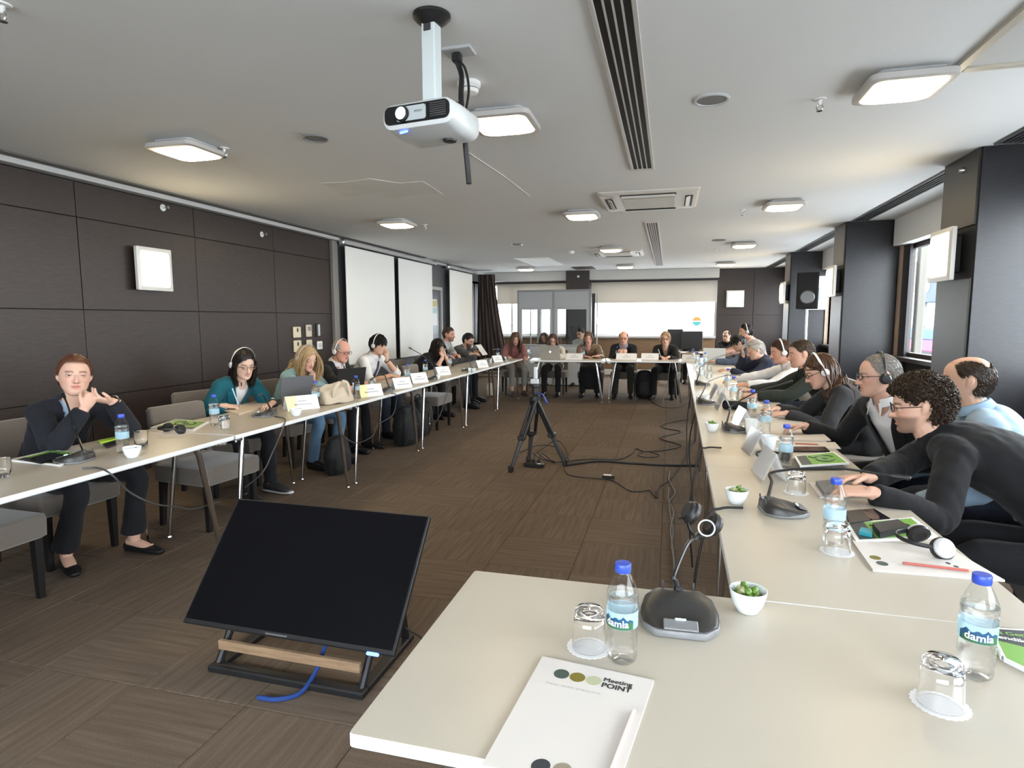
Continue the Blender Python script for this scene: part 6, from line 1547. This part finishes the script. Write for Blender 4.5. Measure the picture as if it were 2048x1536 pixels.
CM = [candy_mesh(), candy_mesh()]; CM[0].materials.append(CGR); CM[1].materials.append(CWH)
def candies(p, n, where, seed):
    r = np.random.default_rng(seed)
    for k in range(n):
        a = k * 2.4; q = .004 + .026 * math.sqrt(k / n)
        if k >= n * .72: q *= .55
        z = .043 + (.014 if k >= n * .72 else 0) + r.uniform(-.002, .003)
        o = link('candy', CM[0 if k % 4 else 1], None, (p[0] + q * math.cos(a), p[1] + q * math.sin(a), p[2] + z), tuple(r.uniform(-.5, .5, 2)) + (r.uniform(0, 3),))
        tag(o, 'green wrapped candy heaped in the white bowl ' + where, 'candy', 'candies in the bowl ' + where)
for (u, v, lab, n) in ((1495, 1222, 'beside the foreground microphone', 16), (1473, 1007, 'on the near right table', 14), (1424, 863, 'on the second right table', 12)):
    p = on(u, v); bowl(p, 'small white bowl of green candies ' + lab); candies(p, n, lab, int(u))
for (u, v, lab) in ((265, 915, 'in front of the woman in the black cardigan'), (592, 832, 'before the first white name card'), (1409, 803, 'on the third right table'), (874, 759, 'before the black haired woman'), (946, 745, 'near the far end of the left row'), (1398, 750, 'on the far right table')):
    p = on(u, v); bowl(p, 'small white bowl ' + lab)
    g = G(); r = np.random.default_rng(int(u))
    for k in range(12): g.ell((r.uniform(-.022, .022), r.uniform(-.022, .022), r.uniform(.030, .045)), (.009, .008, .007), 7, 5)
    o = g.ob('candy_heap', CGR, None, 60, p); tag(o, 'green candies filling the bowl ' + lab, 'candy', None, 'stuff')
# conference microphones
MICB = mat('microphone_black', (.028, .027, .026), .38)
MICS = mat('microphone_silver', (.17, .172, .178), .35)
def mic_unit(p, yaw, tip, label, cableside=None, s=1.0, mid=None):
    """local +y points to the speaker; the gooseneck rises at the far end; tip in world coordinates"""
    rz = -rad(yaw); t = thing('conference_microphone', label, 'microphone', p, rz, 'conference microphones')
    foot = np.array([(-.052, -.075), (.052, -.075), (.078, -.045), (.086, .0), (.078, .045), (.050, .078), (-.050, .078), (-.078, .045), (-.086, 0), (-.078, -.045)]) * s
    hh = lambda q: .050 - .030 * (q[1] / s + .075) / .153
    def ring(k, zf, dz=0): return np.array([(x * k, y * k + .0, (hh((x, y)) * zf + dz) * s) for x, y in foot])
    sl = lambda q: .007 + .008 * float(sstep(-.02, .07, q[1] / s))
    def ring2(k, dz): return np.array([(x * k, y * k, (sl((x, y)) + dz) * s) for x, y in foot])
    G().rings([ring(.95, 0, .0), ring(1.0, 0, .003), ring2(1.005, 0), ring2(.985, .002)]).ob('silver_base', MICS, t, 50)
    G().rings([ring2(.975, .0015), ring(.955, .70), ring(.90, .86), ring(.72, .97), ring(.35, 1.02)]).ob('housing', MICB, t, 50)
    Rf = rotx(-.28); G().box((0, .062 * s, .0235 * s), (.07 * s, .030 * s, .005), .002, Rf).ob('talk_button', MICS, t)
    G().box((0, .050 * s, .0305 * s), (.022 * s, .004, .003), .001, Rf).ob('button_light', mat('white_led', (.7, .9, 1), .3, emit=((.6, .85, 1), 2)), t)
    for q in (-1, 1): G().tube([(q * .034 * s, -.070 * s, .035 * s), (q * .034 * s, -.073 * s, .058 * s)], .003, 6).ob('cable_post', DARK, t)
    c, sn = math.cos(-rz), math.sin(-rz); d = np.array(tip) - np.array(p); lt = np.array([c * d[0] - sn * d[1], sn * d[0] + c * d[1], d[2]])
    b0 = np.array([0, -.055, .046]) * s; m1 = b0 + np.array([0, -.004, .075]) if mid is None else None
    if mid is not None:
        d = np.array(mid) - np.array(p); m1 = np.array([c * d[0] - sn * d[1], sn * d[0] + c * d[1], d[2]])
    m2 = m1 * .55 + lt * .45 + np.array([0, 0, .025])
    G().tube([b0 - [0, 0, .008], b0 + [0, 0, .012]], [.013, .010], 10).ob('neck_collar', BLACK, t)
    dv = norm(lt - m2); e1 = lt - dv * .055
    nk = G().tube([b0, b0 * .4 + m1 * .6, m1, m2, e1], [.0065, .006, .005, .0045, .0045], 8, 6).ob('gooseneck', BLACK, t)
    G().tube([e1 - dv * .01, e1, e1 + dv * .012, lt - dv * .004, lt], [.005, .0075, .0085, .0085, .005], 10).ob('microphone_head', BLACK, nk)
    return t
mic_unit(on(1358, 1243), 178, at_y(1398, 1068, 1.70), 'large black conference microphone on the foreground table', s=1.08, mid=at_y(1348, 1150, 1.46))
mic_unit(on(1565, 1024), 82, at_x(1822, 957, .86), 'conference microphone with long neck bent low over the near right table', mid=np.array(on(1535, 1000)) + [0.02, 0, .115])
mic_unit(on(1470, 862), 82, at_x(1585, 762, .80), 'conference microphone slanting up before the long haired woman', mid=np.array(on(1455, 850)) + [.02, 0, .13])
mic_unit(on(1412, 808), 82, at_x(1480, 750, .72), 'conference microphone beside the shiny name cards of the right row', mid=np.array(on(1408, 800)) + [.03, 0, .16])
mic_unit(on(1404, 770), 82, at_x(1463, 706, .78), 'conference microphone reaching to the far hands of the right row', mid=np.array(on(1396, 764)) + [.03, 0, .18])
mic_unit(on(150, 922), 262, at_x(124, 782, -3.05), 'conference microphone standing before the woman in the black cardigan', mid=np.array(on(152, 900)) + [0, 0, .12])
mic_unit(on(530, 832), 262, at_x(518, 790, -3.0), 'conference microphone by the open notebook of the woman in teal', mid=np.array(on(532, 822)) + [0, 0, .09])
mic_unit(on(768, 784), 262, at_x(740, 760, -2.95), 'conference microphone right of the white name card of the bald man', mid=np.array(on(770, 776)) + [0, 0, .13])
mic_unit(on(862, 760), 262, at_x(818, 695, -3.0), 'conference microphone whose neck rises beside the black haired woman', mid=np.array(on(866, 752)) + [0, 0, .14])
mic_unit(on(935, 742), 262, at_x(925, 708, -2.95), 'conference microphone near the end of the left row', mid=np.array(on(938, 736)) + [0, 0, .14])
mic_unit(on(1003, 722), 250, at_x(985, 700, -2.8), 'conference microphone at the far left table corner', mid=np.array(on(1004, 718)) + [0, 0, .16])
# headsets lying about
def loose_headset(loc, label, Rm, r=.085, padm=BLACK, cup=None, band=None, turn=(0, 0)):
    t = thing('headset', label, 'headset', loc); cup = cup or BLACK; band = band or BLACK
    tr = lambda p: np.array(p, float) @ Rm.T
    a = np.linspace(rad(-4), rad(184), 23); P = [tr((r * math.cos(k), 0, r * 1.1 * math.sin(k))) for k in a]
    g = G(); lf(g, P, [(.0065, .0022)] * 23, Rm[:, 1], 8, 1); g.ob('headband', band, t)
    for q in (-1, 1):
        M = Rm @ rotz(turn[(q + 1) // 2]) @ np.array([[0, 0, q], [1, 0, 0], [0, q, 0]]); c = tr((q * r, 0, -.012))
        e = G().lathe([(.001, .013), (.022, .012), (.029, .006), (.030, .0)], 22, c, M).ob('ear_cup', cup, t)
        G().lathe([(.030, 0), (.034, -.006), (.033, -.016), (.022, -.019), (.012, -.016)], 22, c, M).ob('ear_pad', padm, e)
    return t
SILV = mat('headset_silver', (.11, .11, .115), .3, .6)
lay = lambda a: rotz(a) @ rotx(rad(-87))
p = on(1838, 1102); loose_headset((p[0] + .02, p[1] + .01, ZT + .036), 'black headset with foam pads lying on the near right notebook', lay(rad(98)), .072, cup=SILV, turn=(.5, -.5))
p = on(345, 866); loose_headset((p[0], p[1], ZT + .034), 'black headset lying on the left table beside the green booklet', lay(rad(165)), .075, turn=(.6, -.6))
p = on(1545, 925); loose_headset((p[0], p[1], ZT + .034), 'black headset behind the bottle on the second right table', lay(rad(40)), .075, cup=SILV)
hp_ = at_y(1402, 1045, 1.70); th_ = loose_headset(tuple(hp_), 'black headset hung over the foreground microphone neck', rotz(rad(35)) @ rotx(rad(-30)) @ roty(rad(215)), .042)
c_ = np.array(at_y(1413, 1056, 1.66)) - hp_; a_ = np.linspace(0, 2 * PI, 25); dv_ = norm(np.array([0, 0, EYE]) - hp_); s1_ = norm(np.cross(dv_, [0, 0, 1])); s2_ = np.cross(dv_, s1_)
G().tube([c_ + .021 * (np.cos(k) * s1_ + np.sin(k) * s2_) for k in a_], .0025, 6).ob('silver_ring', SILV, th_)
# ------------------------------------------------------------------ flat things: notebooks, booklets, papers
GREENC = mat('booklet_green', (.16, .36, .05), .35); DKB = mat('booklet_dark', (.02, .03, .035), .35)
def flat(name, cat, label, px, h, m, z=ZT, group=None, bev=True):
    """px: four corners in order; stands on z"""
    P = [at_z(u, v, z + h)[:2] for u, v in px]; c = np.mean(P, 0); t = thing(name, label, cat, (c[0], c[1], z), 0, group)
    Q = np.array(P) - c
    ar = sum(Q[i][0] * Q[(i + 1) % 4][1] - Q[(i + 1) % 4][0] * Q[i][1] for i in range(4))
    if ar < 0: Q = Q[::-1]; 
    G().prism(Q, .0003, h).ob('cover' if cat != 'paper' else 'sheet', m, t, 0)
    P = np.array(P) - c
    def uv(a, b): # a across 0-1 from first to second corner, b down
        return (P[0] * (1 - a) + P[1] * a) * (1 - b) + (P[3] * (1 - a) + P[2] * a) * b
    t_uv[t.name] = uv; return t, uv
t_uv = {}
def deco(t, uv, quad, h, name, m, par=None):
    q = np.array([uv(a, b) for a, b in quad]); ar = sum(q[i][0] * q[(i + 1) % len(q)][1] - q[(i + 1) % len(q)][0] * q[i][1] for i in range(len(q)))
    if ar < 0: q = q[::-1]
    return G().prism(q, h, h + .0004).ob(name, m, par or t, 0)
def disc(uv, a, b, ra, rb, n=28): return [(a + ra * math.cos(k), b + rb * math.sin(k)) for k in np.linspace(0, 2 * PI, n + 1)[:-1]]
def flat_text(t, uv, s, a, b, size, h, name, m, align='LEFT', bold=0, stretch=1.0):
    me = text_mesh(s, size, 0, align, 0); v = mv(me); o0 = np.array(uv(a, b)); ex = np.array(uv(a + .1, b)) - o0; ex /= np.linalg.norm(ex); ey = np.array([-ex[1], ex[0]])
    P = o0 + v[:, :1] * stretch * ex + v[:, 1:2] * ey; g = G()
    for k, (dx, dy) in enumerate(((0, 0), (1, 0), (0, 1), (1, 1)) if bold else ((0, 0),)):
        g.add(np.c_[P + dx * bold * ex + dy * bold * .6 * ey, np.full(len(P), h + .0005 + k * .00002)], [tuple(p.vertices) for p in me.polygons])
    g.ob(name, m, t, 0)
INK = mat('black_ink', (.015, .015, .018), .5); INKG = mat('grey_ink', (.30, .30, .30), .5)
def logo(t, uv, h, a, b, k, ratio, text=True):
    for i, col in enumerate(((.035, .06, .055), (.16, .13, .015), (.42, .43, .28))):
        deco(t, uv, disc(uv, a + i * k * 1.06, b + i * k * .0, k * .5, k * .5 * ratio), h, 'logo_disc', mat('logo_%d' % i, col, .5))
    if text:
        pass
t, uv = flat('notebook', 'notebook', 'white notebook printed with three logo discs on the foreground table', [(1085, 1312), (1308, 1360), (1233, 1580), (963, 1530)], .006, PAPER)
logo(t, uv, .006, .24, .145, .135, .72)
flat_text(t, uv, 'Meeting', .60, .112, .0175, .006, 'logo_lettering', INK, bold=.0009)
flat_text(t, uv, 'POINT', .60, .172, .0205, .006, 'logo_lettering', INK, bold=.0013, stretch=.94)
flat_text(t, uv, 'M e e t   w i t h   p l e a s u r e', .15, .262, .0085, .006, 'tagline_lettering', INKG)
for i, col in enumerate(((.02, .03, .04), (.25, .22, .16))): deco(t, uv, disc(uv, .42 + i * .16, .935, .07, .05), .006, 'logo_disc', mat('logob_%d' % i, col, .5))
def pencil(p0, p1, z, label, col):
    a, b = at_z(*p0, z + .004), at_z(*p1, z + .004); d = norm(b - a); L = np.linalg.norm(b - a)
    t = thing('pencil', label, 'pencil', (a[0], a[1], z + .0042), 0, 'pencils'); q = lambda s_: d * s_
    G().tube([q(0), q(L * .90)], .0038, 6).ob('shaft', col, t, 0); G().tube([q(L * .90), q(L * .985)], [.0036, .001], 6).ob('sharpened_tip', mat('pencil_wood', (.5, .35, .2), .6), t); G().tube([q(L * .98), q(L)], [.001, .0004], 6).ob('lead', INK, t)
pencil((1268, 1421), (1215, 1560), ZT + .0065, 'pale pink pencil lying on the foreground notebook', mat('pale_pencil', (.72, .62, .58), .4))
t, uv = flat('notebook', 'notebook', 'white notebook under the headset on the near right table', [(1704, 1080), (1746, 1139), (2010, 1160), (1896, 1094)], .006, PAPER)
for a, b in ((.78, .12), (.60, .10)): deco(t, uv, disc(uv, a, b, .07, .05), .006, 'logo_disc', mat('logo_%d' % (0 if a > .7 else 1), (.035, .06, .055), .5))
for b in (.70, .73): deco(t, uv, disc(uv, .60 + (b - .7) * 3, b + .03, .03, .02), .006, 'logo_disc', INK)
pencil((1806, 1126), (1952, 1143), ZT + .0065, 'red pencil lying across the near right notebook', mat('red_pencil', (.40, .10, .08), .4))
# green booklets
t, uv = flat('booklet', 'booklet', 'green and black spiral booklet at the right picture edge', [(1978, 1255), (2130, 1262), (2220, 1420), (2008, 1315)], .010, PAPERW)
deco(t, uv, [(.03, .04), (.97, .04), (.97, .44), (.03, .44)], .010, 'dark_band', DKB); deco(t, uv, [(.03, .44), (.97, .44), (.97, .97), (.03, .97)], .010, 'green_panel', GREENC)
flat_text(t, uv, 'il Geti', .07, .17, .022, .0105, 'title_lettering', mat('title_green', (.22, .42, .10), .4), bold=.0010); flat_text(t, uv, 'endika', .05, .31, .022, .0105, 'title_lettering', PAPERW, bold=.0014)
g = G(); sp_ = [uv(0, b) for b in np.linspace(.05, .95, 26)]
for q in sp_: a = np.linspace(0, 2 * PI, 9); g.tube([(q[0] + .004 * math.cos(k) - .001, q[1], .006 + .006 * math.sin(k)) for k in a], .0012, 5)
g.ob('spiral_binding', PAPERW, t)
def green_booklet(label, px, z=ZT, arrow=True):
    t, uv = flat('booklet', 'booklet', label, px, .008, PAPERW, z, 'green booklets')
    deco(t, uv, [(.05, .06), (.95, .06), (.95, .94), (.05, .94)], .008, 'green_panel', GREENC); deco(t, uv, [(.05, .06), (.26, .06), (.26, .94), (.05, .94)], .0083, 'dark_band', DKB)
    k = np.linspace(0, 2 * PI * .86, 26); pts = [(.62 + .20 * math.cos(a + .6), .52 + .26 * math.sin(a + .6)) for a in k]
    if arrow:
        G().tube([(*uv(*p), .0094) for p in pts], .0030, 5).tube([(*uv(.30, .25), .0094), (*uv(.40, .38), .0094), (*uv(.46, .30), .0094)], .003, 5).tube([(*uv(.55, .52), .0094), (*uv(.69, .52), .0094)], .003, 5).tube([(*uv(.62, .42), .0094), (*uv(.62, .62), .0094)], .003, 5).ob('arrow_print', DKB, t)
    return t
green_booklet('green arrow booklet on a black folder before the suited man', [(1588, 912), (1668, 903), (1700, 926), (1600, 932)], ZT + .014)
green_booklet('green arrow booklet under the black phones on the near right table', [(1690, 1046), (1826, 1034), (1876, 1072), (1712, 1082)])
green_booklet('green arrow booklet before the empty left chair', [(300, 855), (352, 838), (418, 843), (388, 860)])
green_booklet('green booklet under the phone at the near left microphone', [(22, 920), (104, 899), (170, 907), (120, 930)])
def slab(name, cat, label, px, h, m, z=ZT, group=None): t, uv = flat(name, cat, label, px, h, m, z, group); return t
slab('folder', 'folder', 'black folder under the green booklet of the suited man', [(1580, 918), (1665, 908), (1690, 935), (1582, 936)], .013, BLACK)
slab('tablet', 'tablet', 'black tablet beside the white papers of the suited man', [(1580, 893), (1650, 893), (1660, 902), (1580, 902)], .008, BLACKG)
slab('notepad', 'notepad', 'white notepad under the pencil of the suited man', [(1545, 872), (1648, 868), (1662, 880), (1546, 878)], .007, PAPER); 
slab('notepad', 'notepad', 'white notepad behind the black tablet on the second right table', [(1556, 884), (1670, 884), (1682, 897), (1560, 892)], .004, PAPER)
pencil((1590, 887), (1640, 889), ZT + .0045, 'red pencil on the notepad behind the black tablet', mat('red_pencil', (.40, .10, .08), .4))
slab('notepad', 'notepad', 'white papers under the hands of the curly haired man', [(1618, 965), (1712, 958), (1760, 985), (1640, 994)], .006, PAPER)
slab('laptop', 'laptop', 'closed grey laptop under the hands of the curly haired man', [(1632, 962), (1700, 955), (1752, 980), (1650, 986)], .016, mat('laptop_grey', (.14, .14, .15), .4), ZT + .0065)
slab('phone', 'phone', 'black phone beside the bottle on the near right table', [(1690, 1022), (1722, 1018), (1742, 1040), (1700, 1046)], .012, BLACK)
slab('phone', 'phone', 'flat black tablet at the elbow of the curly haired man', [(1712, 1020), (1748, 1017), (1780, 1036), (1746, 1040)], .009, BLACKG)
slab('receiver', 'receiver', 'black interpretation receiver lying on the green booklet', [(1745, 1046), (1796, 1038), (1818, 1052), (1760, 1064)], .022, BLACK, ZT + .0085)
slab('lighter', 'lighter', 'turquoise marker lying on the green booklet', [(1722, 1054), (1746, 1058), (1744, 1068), (1718, 1062)], .012, mat('turquoise', (.03, .28, .34), .35), ZT + .0085)
slab('phone', 'phone', 'black phone lying on the near left green booklet', [(48, 918), (100, 905), (132, 909), (82, 925)], .009, BLACKG, ZT + .0085)
slab('phone', 'phone', 'black phone behind the bottle of the woman in the black cardigan', [(206, 888), (234, 879), (245, 884), (214, 894)], .010, BLACK)
slab('highlighter', 'marker', 'black and lime highlighter behind the near left bottle', [(196, 880), (236, 872), (238, 876), (200, 884)], .012, mat('lime_plastic', (.35, .55, .04), .4))
slab('notebook', 'notebook', 'open cream notebook under the hands of the woman in teal', [(440, 818), (520, 800), (548, 806), (478, 828)], .010, mat('cream_pages', (.60, .52, .42), .6))
slab('paper', 'paper', 'white sheet on the seam between the near left tables', [(300, 868), (330, 858), (395, 862), (360, 874)], .001, PAPER)
slab('laptop', 'laptop', 'grey laptop lying closed beside the black pencil case', [(1462, 832), (1528, 826), (1538, 836), (1465, 842)], .014, mat('laptop_grey', (.14, .14, .15), .4))
slab('notepad', 'notepad', 'white notepad under the hands of the long haired woman', [(1520, 822), (1575, 818), (1590, 834), (1528, 838)], .005, PAPER)
slab('notepad', 'notepad', 'white notepad before the short haired man', [(1462, 812), (1512, 800), (1525, 810), (1475, 818)], .005, PAPER)
slab('paper', 'paper', 'white papers before the brown haired man', [(1425, 780), (1470, 772), (1485, 782), (1440, 790)], .003, PAPER); slab('paper', 'paper', 'papers spread before the grey haired man', [(1410, 752), (1455, 746), (1470, 756), (1420, 760)], .003, PAPER)
pc = thing('pencil_case', 'black zipped pencil case behind the shiny right name card', 'pencil case', on(1474, 820), rad(70)); g = G(); lf(g, [(0, -.10, .035), (0, 0, .036), (0, .10, .035)], [(.036, .034), (.042, .0355), (.036, .034)], (1, 0, 0), 14, 4, (.4, .4)); g.ob('body', BAGM, pc, 60); G().tube([(0, -.10, .068), (0, .10, .068)], .0025, 6).ob('zip', DARK, pc)
pt = thing('pouch', 'black oval pouch on the back table before the blonde woman', 'pouch', on(1336, 717)); g = G(); lf(g, [(-.09, 0, .03), (0, 0, .032), (.09, 0, .03)], [(.05, .028), (.06, .031), (.05, .028)], (0, 1, 0), 12, 4, (.5, .5)); g.ob('body', BAGM, pt, 60)
# pens in hands
def pen(a, b, label, col):
    t = thing('pen', label, 'pen', tuple(a), 0); d = np.array(b) - np.array(a); G().tube([d * 0, d * .86], .0042, 8).ob('barrel', col, t); G().tube([d * .86, d], [.004, .0008], 8).ob('tip', INK, t)
def wr(i, q): return PEOPLE[i][1][q][2]
w = wr(1, 1); pen(w + [.05, .02, .14], w + [.10, .03, -.015], 'pale blue pen held by the woman in teal', mat('pale_blue_pen', (.45, .62, .80), .3))
w = wr(4, 1); pen(w + [.05, .06, .12], w + [.12, .04, .0], 'white pen held by the man with the tie', PAPERW)
w = wr(5, -1); pen(w + [-.02, -.08, .10], w + [.05, -.04, .12], 'white pen at the mouth of the black haired woman', PAPERW)
w = wr(23, -1); pen(w + [.10, -.03, .02], w + [-.12, .0, -.01], 'wooden pencil held by the older man in the suit', mat('pencil_wood', (.5, .35, .2), .6))
w = wr(12, 1); pen(w + [-.05, .0, .14], w + [.0, -.08, .0], 'white pen held by the blonde woman in the blazer', PAPERW)
# name cards
BARS = mat('printed_grey', (.42, .43, .46), .6)
def tent(p, yaw, label, w=.20, h=.105, yellow=False, m=PAPERW, spread=.055, bars=True):
    t = thing('name_card', label, 'name card', p, -rad(yaw), 'name cards')   # local: the printed face looks to -y
    for q in (-1, 1):
        v = [(-w / 2, q * spread, 0), (w / 2, q * spread, 0), (w / 2, q * .002, h), (-w / 2, q * .002, h)]; n = np.array([0, q * .0012, .0006])
        V = [np.array(a) for a in v] + [np.array(a) + n for a in v]
        G().add(V, [(0, 1, 2, 3), (7, 6, 5, 4), (0, 4, 5, 1), (1, 5, 6, 2), (2, 6, 7, 3), (3, 7, 4, 0)]).ob('card', m, t, 0)
    sl = lambda x, f, e=.0022: (x, -spread * (1 - f) - .002 * f - e, h * f)
    if bars:
        for x0, x1, f0, f1 in ((-.035, .035, .58, .68), (-.07, .075, .34, .44)):
            G().add([sl(x0, f0), sl(x1, f0), sl(x1, f1), sl(x0, f1)], [(0, 1, 2, 3)]).ob('printed_line', BARS, t, 0)
    if yellow: G().add([sl(-w / 2, 0), sl(-w / 2 + .075, 0), sl(-w / 2 + .09, 1), sl(-w / 2, 1)], [(0, 1, 2, 3)]).ob('yellow_flash', mat('pale_yellow', (.75, .68, .38), .5), t, 0)
    return t
tent(on(603, 818), -55, 'white folded name card with a pale yellow flash in front of the grey laptop', .26, .11, True)
tent(on(739, 792), -58, 'white folded name card right of the beige tote bag', .24, .11, True); tent(on(802, 776), -60, 'white folded name card before the man with the tie', .22, .11); tent(on(836, 765), -60, 'white folded name card fourth along the left row', .22, .11)
tent(on(884, 750), -62, 'white folded name card before the black haired woman', .22, .11); tent(on(962, 735), -62, 'white folded name card near the far end of the left row', .22, .11); tent(on(993, 724), -62, 'white folded name card at the far end of the left row', .22, .11)
tent(on(1149, 719), 4, 'white folded name card before the brown blouse', .30, .11); tent(on(1253, 719), 4, 'white folded name card before the older man in black', .36, .11); tent(on(1300, 719), 4, 'white folded name card beside the black pouch', .30, .11); tent(on(1382, 722), 20, 'white folded name card at the inner right table corner', .30, .11)
ACR = thin_glass('acrylic', (.97, .975, .98), .06, .08)
INSERT = blind_mat(); INSERT.name = 'translucent_paper'
for n_ in INSERT.node_tree.nodes:
    if n_.type in ('BSDF_DIFFUSE', 'BSDF_TRANSLUCENT'): n_.inputs[0].default_value = (.86, .86, .87, 1)
def holder(p, yaw, label, m=PAPERW):
    t = thing('name_card', label, 'name card', p, -rad(yaw), 'name cards'); w, h, s_ = .21, .125, .055
    for q in (-1, 1):
        n = np.array([0, q * .003, .001])
        v = [np.array(a) for a in ((-w / 2, q * s_, 0), (w / 2, q * s_, 0), (w / 2, 0, h), (-w / 2, 0, h))]; V = v + [a + n for a in v]
        G().add(V, [(0, 1, 2, 3), (7, 6, 5, 4), (0, 4, 5, 1), (1, 5, 6, 2), (2, 6, 7, 3), (3, 7, 4, 0)]).ob('acrylic_leaf', ACR, t, 0)
        v = [np.array(a) for a in ((-w / 2 + .006, q * (s_ - .006), .004), (w / 2 - .006, q * (s_ - .006), .004), (w / 2 - .006, q * -.001, h - .006), (-w / 2 + .006, q * -.001, h - .006))]
        G().add(v + [a - n * .3 for a in v], [(0, 1, 2, 3), (7, 6, 5, 4), (0, 4, 5, 1), (1, 5, 6, 2), (2, 6, 7, 3), (3, 7, 4, 0)]).ob('paper_insert', INSERT, t, 0)
    return t
holder(on(1512, 905), 84, 'clear acrylic name holder on the table seam, farther of two'); holder(on(1538, 952), 84, 'clear acrylic name holder behind the long bent microphone'); holder(on(1484, 852), 84, 'clear acrylic name holder beside the mug of the second right table')
holder(on(1432, 796), 86, 'shiny white name holder beside the far right microphone'); holder(on(1446, 818), 86, 'shiny white name holder before the black pencil case')
# laptops that stand open
def laptop(p, yaw, label, m, w=.33, d=.23, ang=100, logo_=None):
    """local: the back of the lid looks to -y, the sitter is at +y"""
    t = thing('laptop', label, 'laptop', p, -rad(yaw)); G().box((0, d / 2, .008), (w, d, .016), .003).ob('base', m, t); G().box((0, d / 2 + .02, .0165), (w * .88, d * .5, .001)).ob('keyboard', BLACK, t)
    R = rotx(rad(-(ang - 90)) * -1 * -1); R = rotx(rad(ang - 90)); c = R @ np.array([0, 0, d / 2]); lid = G().box(c + np.array([0, -.002, .014]), (w, .007, d), .002, R).ob('lid', m, t)
    G().box(c + np.array([0, -.002, .014]) + R @ np.array([0, .0042, 0]), (w * .94, .001, d * .9), 0, R).ob('display', BLACKG, lid)
    if logo_: G().lathe([(.016, 0), (.016, .0012), (.001, .0014)], 16, c + np.array([0, -.002, .014]) + R @ np.array([0, -.0036, 0]), R @ np.array([[1, 0, 0], [0, 0, -1], [0, 1, 0]])).ob('lid_emblem', logo_, lid)
laptop(on(592, 805), -70, 'grey open laptop in front of the blonde woman, seen from behind', mat('slate_laptop', (.10, .105, .115), .4), .32, .22, 100)
laptop(on(700, 779), -62, 'black open laptop before the bald man in the suit', BLACK, .33, .22, 105)
laptop(on(1101, 718), 4, 'silver open laptop with a round lid emblem on the back table', mat('laptop_silver', (.50, .49, .46), .35, .6), .36, .24, 100, mat('lid_glow', (.9, .9, .9), .3, emit=((.9, .95, 1), 1.5)))
laptop(on(1428, 728), 10, 'silver open laptop lid standing at the far end of the right row', mat('pale_lid', (.60, .62, .60), .45), .34, .24, 95)
# beige tote bag
tb = thing('tote_bag', 'beige cloth tote bag slumped on the left table', 'bag', on(672, 806), rad(72)); g = G()
_sec = ((-.17, .05, .07), (-.155, .065, .12), (-.10, .078, .145), (-.02, .08, .150), (.05, .075, .160), (.10, .07, .165), (.14, .06, .12), (.165, .045, .07))
g.rings([np.array([(x, -w, .002), (x, w, .002), (x, w * 1.05, hh * .45), (x, w * .6, hh * .85), (x, w * .12, hh), (x, -w * .12, hh), (x, -w * .6, hh * .85), (x, -w * 1.05, hh * .45)]) for x, w, hh in _sec])
lf(g, [(-.15, .02, .13), (-.08, .03, .16), (.0, .02, .165), (.09, .03, .17)], [(.012, .010), (.014, .012), (.014, .012), (.012, .010)], (0, 1, 0), 10, 4)
me = remesh(g, .009, 2); wrinkle(me, .010, 4, 16); wrinkle(me, .005, 14, 48); v = mv(me); v[:, 2] = np.maximum(v[:, 2], .001); setv(me, v); TOTE = cloth('beige_canvas', (.48, .41, .32), .85); me.materials.clear(); me.materials.append(TOTE); me.name = 'body'; link('body', me, tb)
g = G(); lf(g, [(-.09, -.082, .07), (-.08, -.088, .13), (-.01, -.07, .185), (.06, -.075, .18), (.08, -.086, .12), (.085, -.085, .06)], [(.014, .003)] * 6, (1, 0, .2), 8, 5); g.ob('strap', TOTE, tb)
G().tube([(.13, -.03, .14), (.15, -.06, .19), (.17, -.05, .15), (.175, -.04, .06)], .006, 6, 5).ob('dark_cord', mat('dark_leather_strap', (.03, .02, .018), .5), tb)
tk = thing('toiletry_pouch', 'tan pouch leaning behind the bottle beside the grey laptop', 'pouch', on(627, 797), rad(70)); g = G(); lf(g, [(-.08, 0, .04), (0, 0, .06), (.08, 0, .05)], [(.03, .038), (.035, .055), (.03, .045)], (0, 1, 0), 12, 4, (.4, .4)); g.ob('body', mat('tan_suede', (.28, .20, .12), .8), tk, 60); G().tube([(-.08, 0, .085), (.08, 0, .095)], .004, 6).ob('zip', DARK, tk)
# paper held by the man in the grey blazer
wa, wb_ = wr(7, -1), wr(7, 1); c_ = (wa + wb_) / 2 + [.14, 0, .05]
ph = thing('paper', 'white sheet held up by the man in the grey blazer', 'paper', tuple(c_)); R = rotz(rad(0)) @ roty(rad(-35)); G().box((0, 0, 0), (.002, .28, .21), 0, R).ob('sheet', PAPER, ph, 0)
red = thing('jacket', 'dark red checked jacket over the lap of the woman in jeans', 'jacket', (-3.38, 5.22, .62)); g = G(); lf(g, [(-.1, -.15, .0), (.0, 0, .03), (.04, .15, .0)], [(.10, .03), (.12, .035), (.10, .03)], (1, 0, 0), 14, 4, (.5, .5)); me = remesh(g, .012, 2); wrinkle(me, .01, 3, 28); me.materials.clear(); me.materials.append(cloth('dark_red_check', (.13, .015, .025), .9)); me.name = 'body'; link('body', me, red)
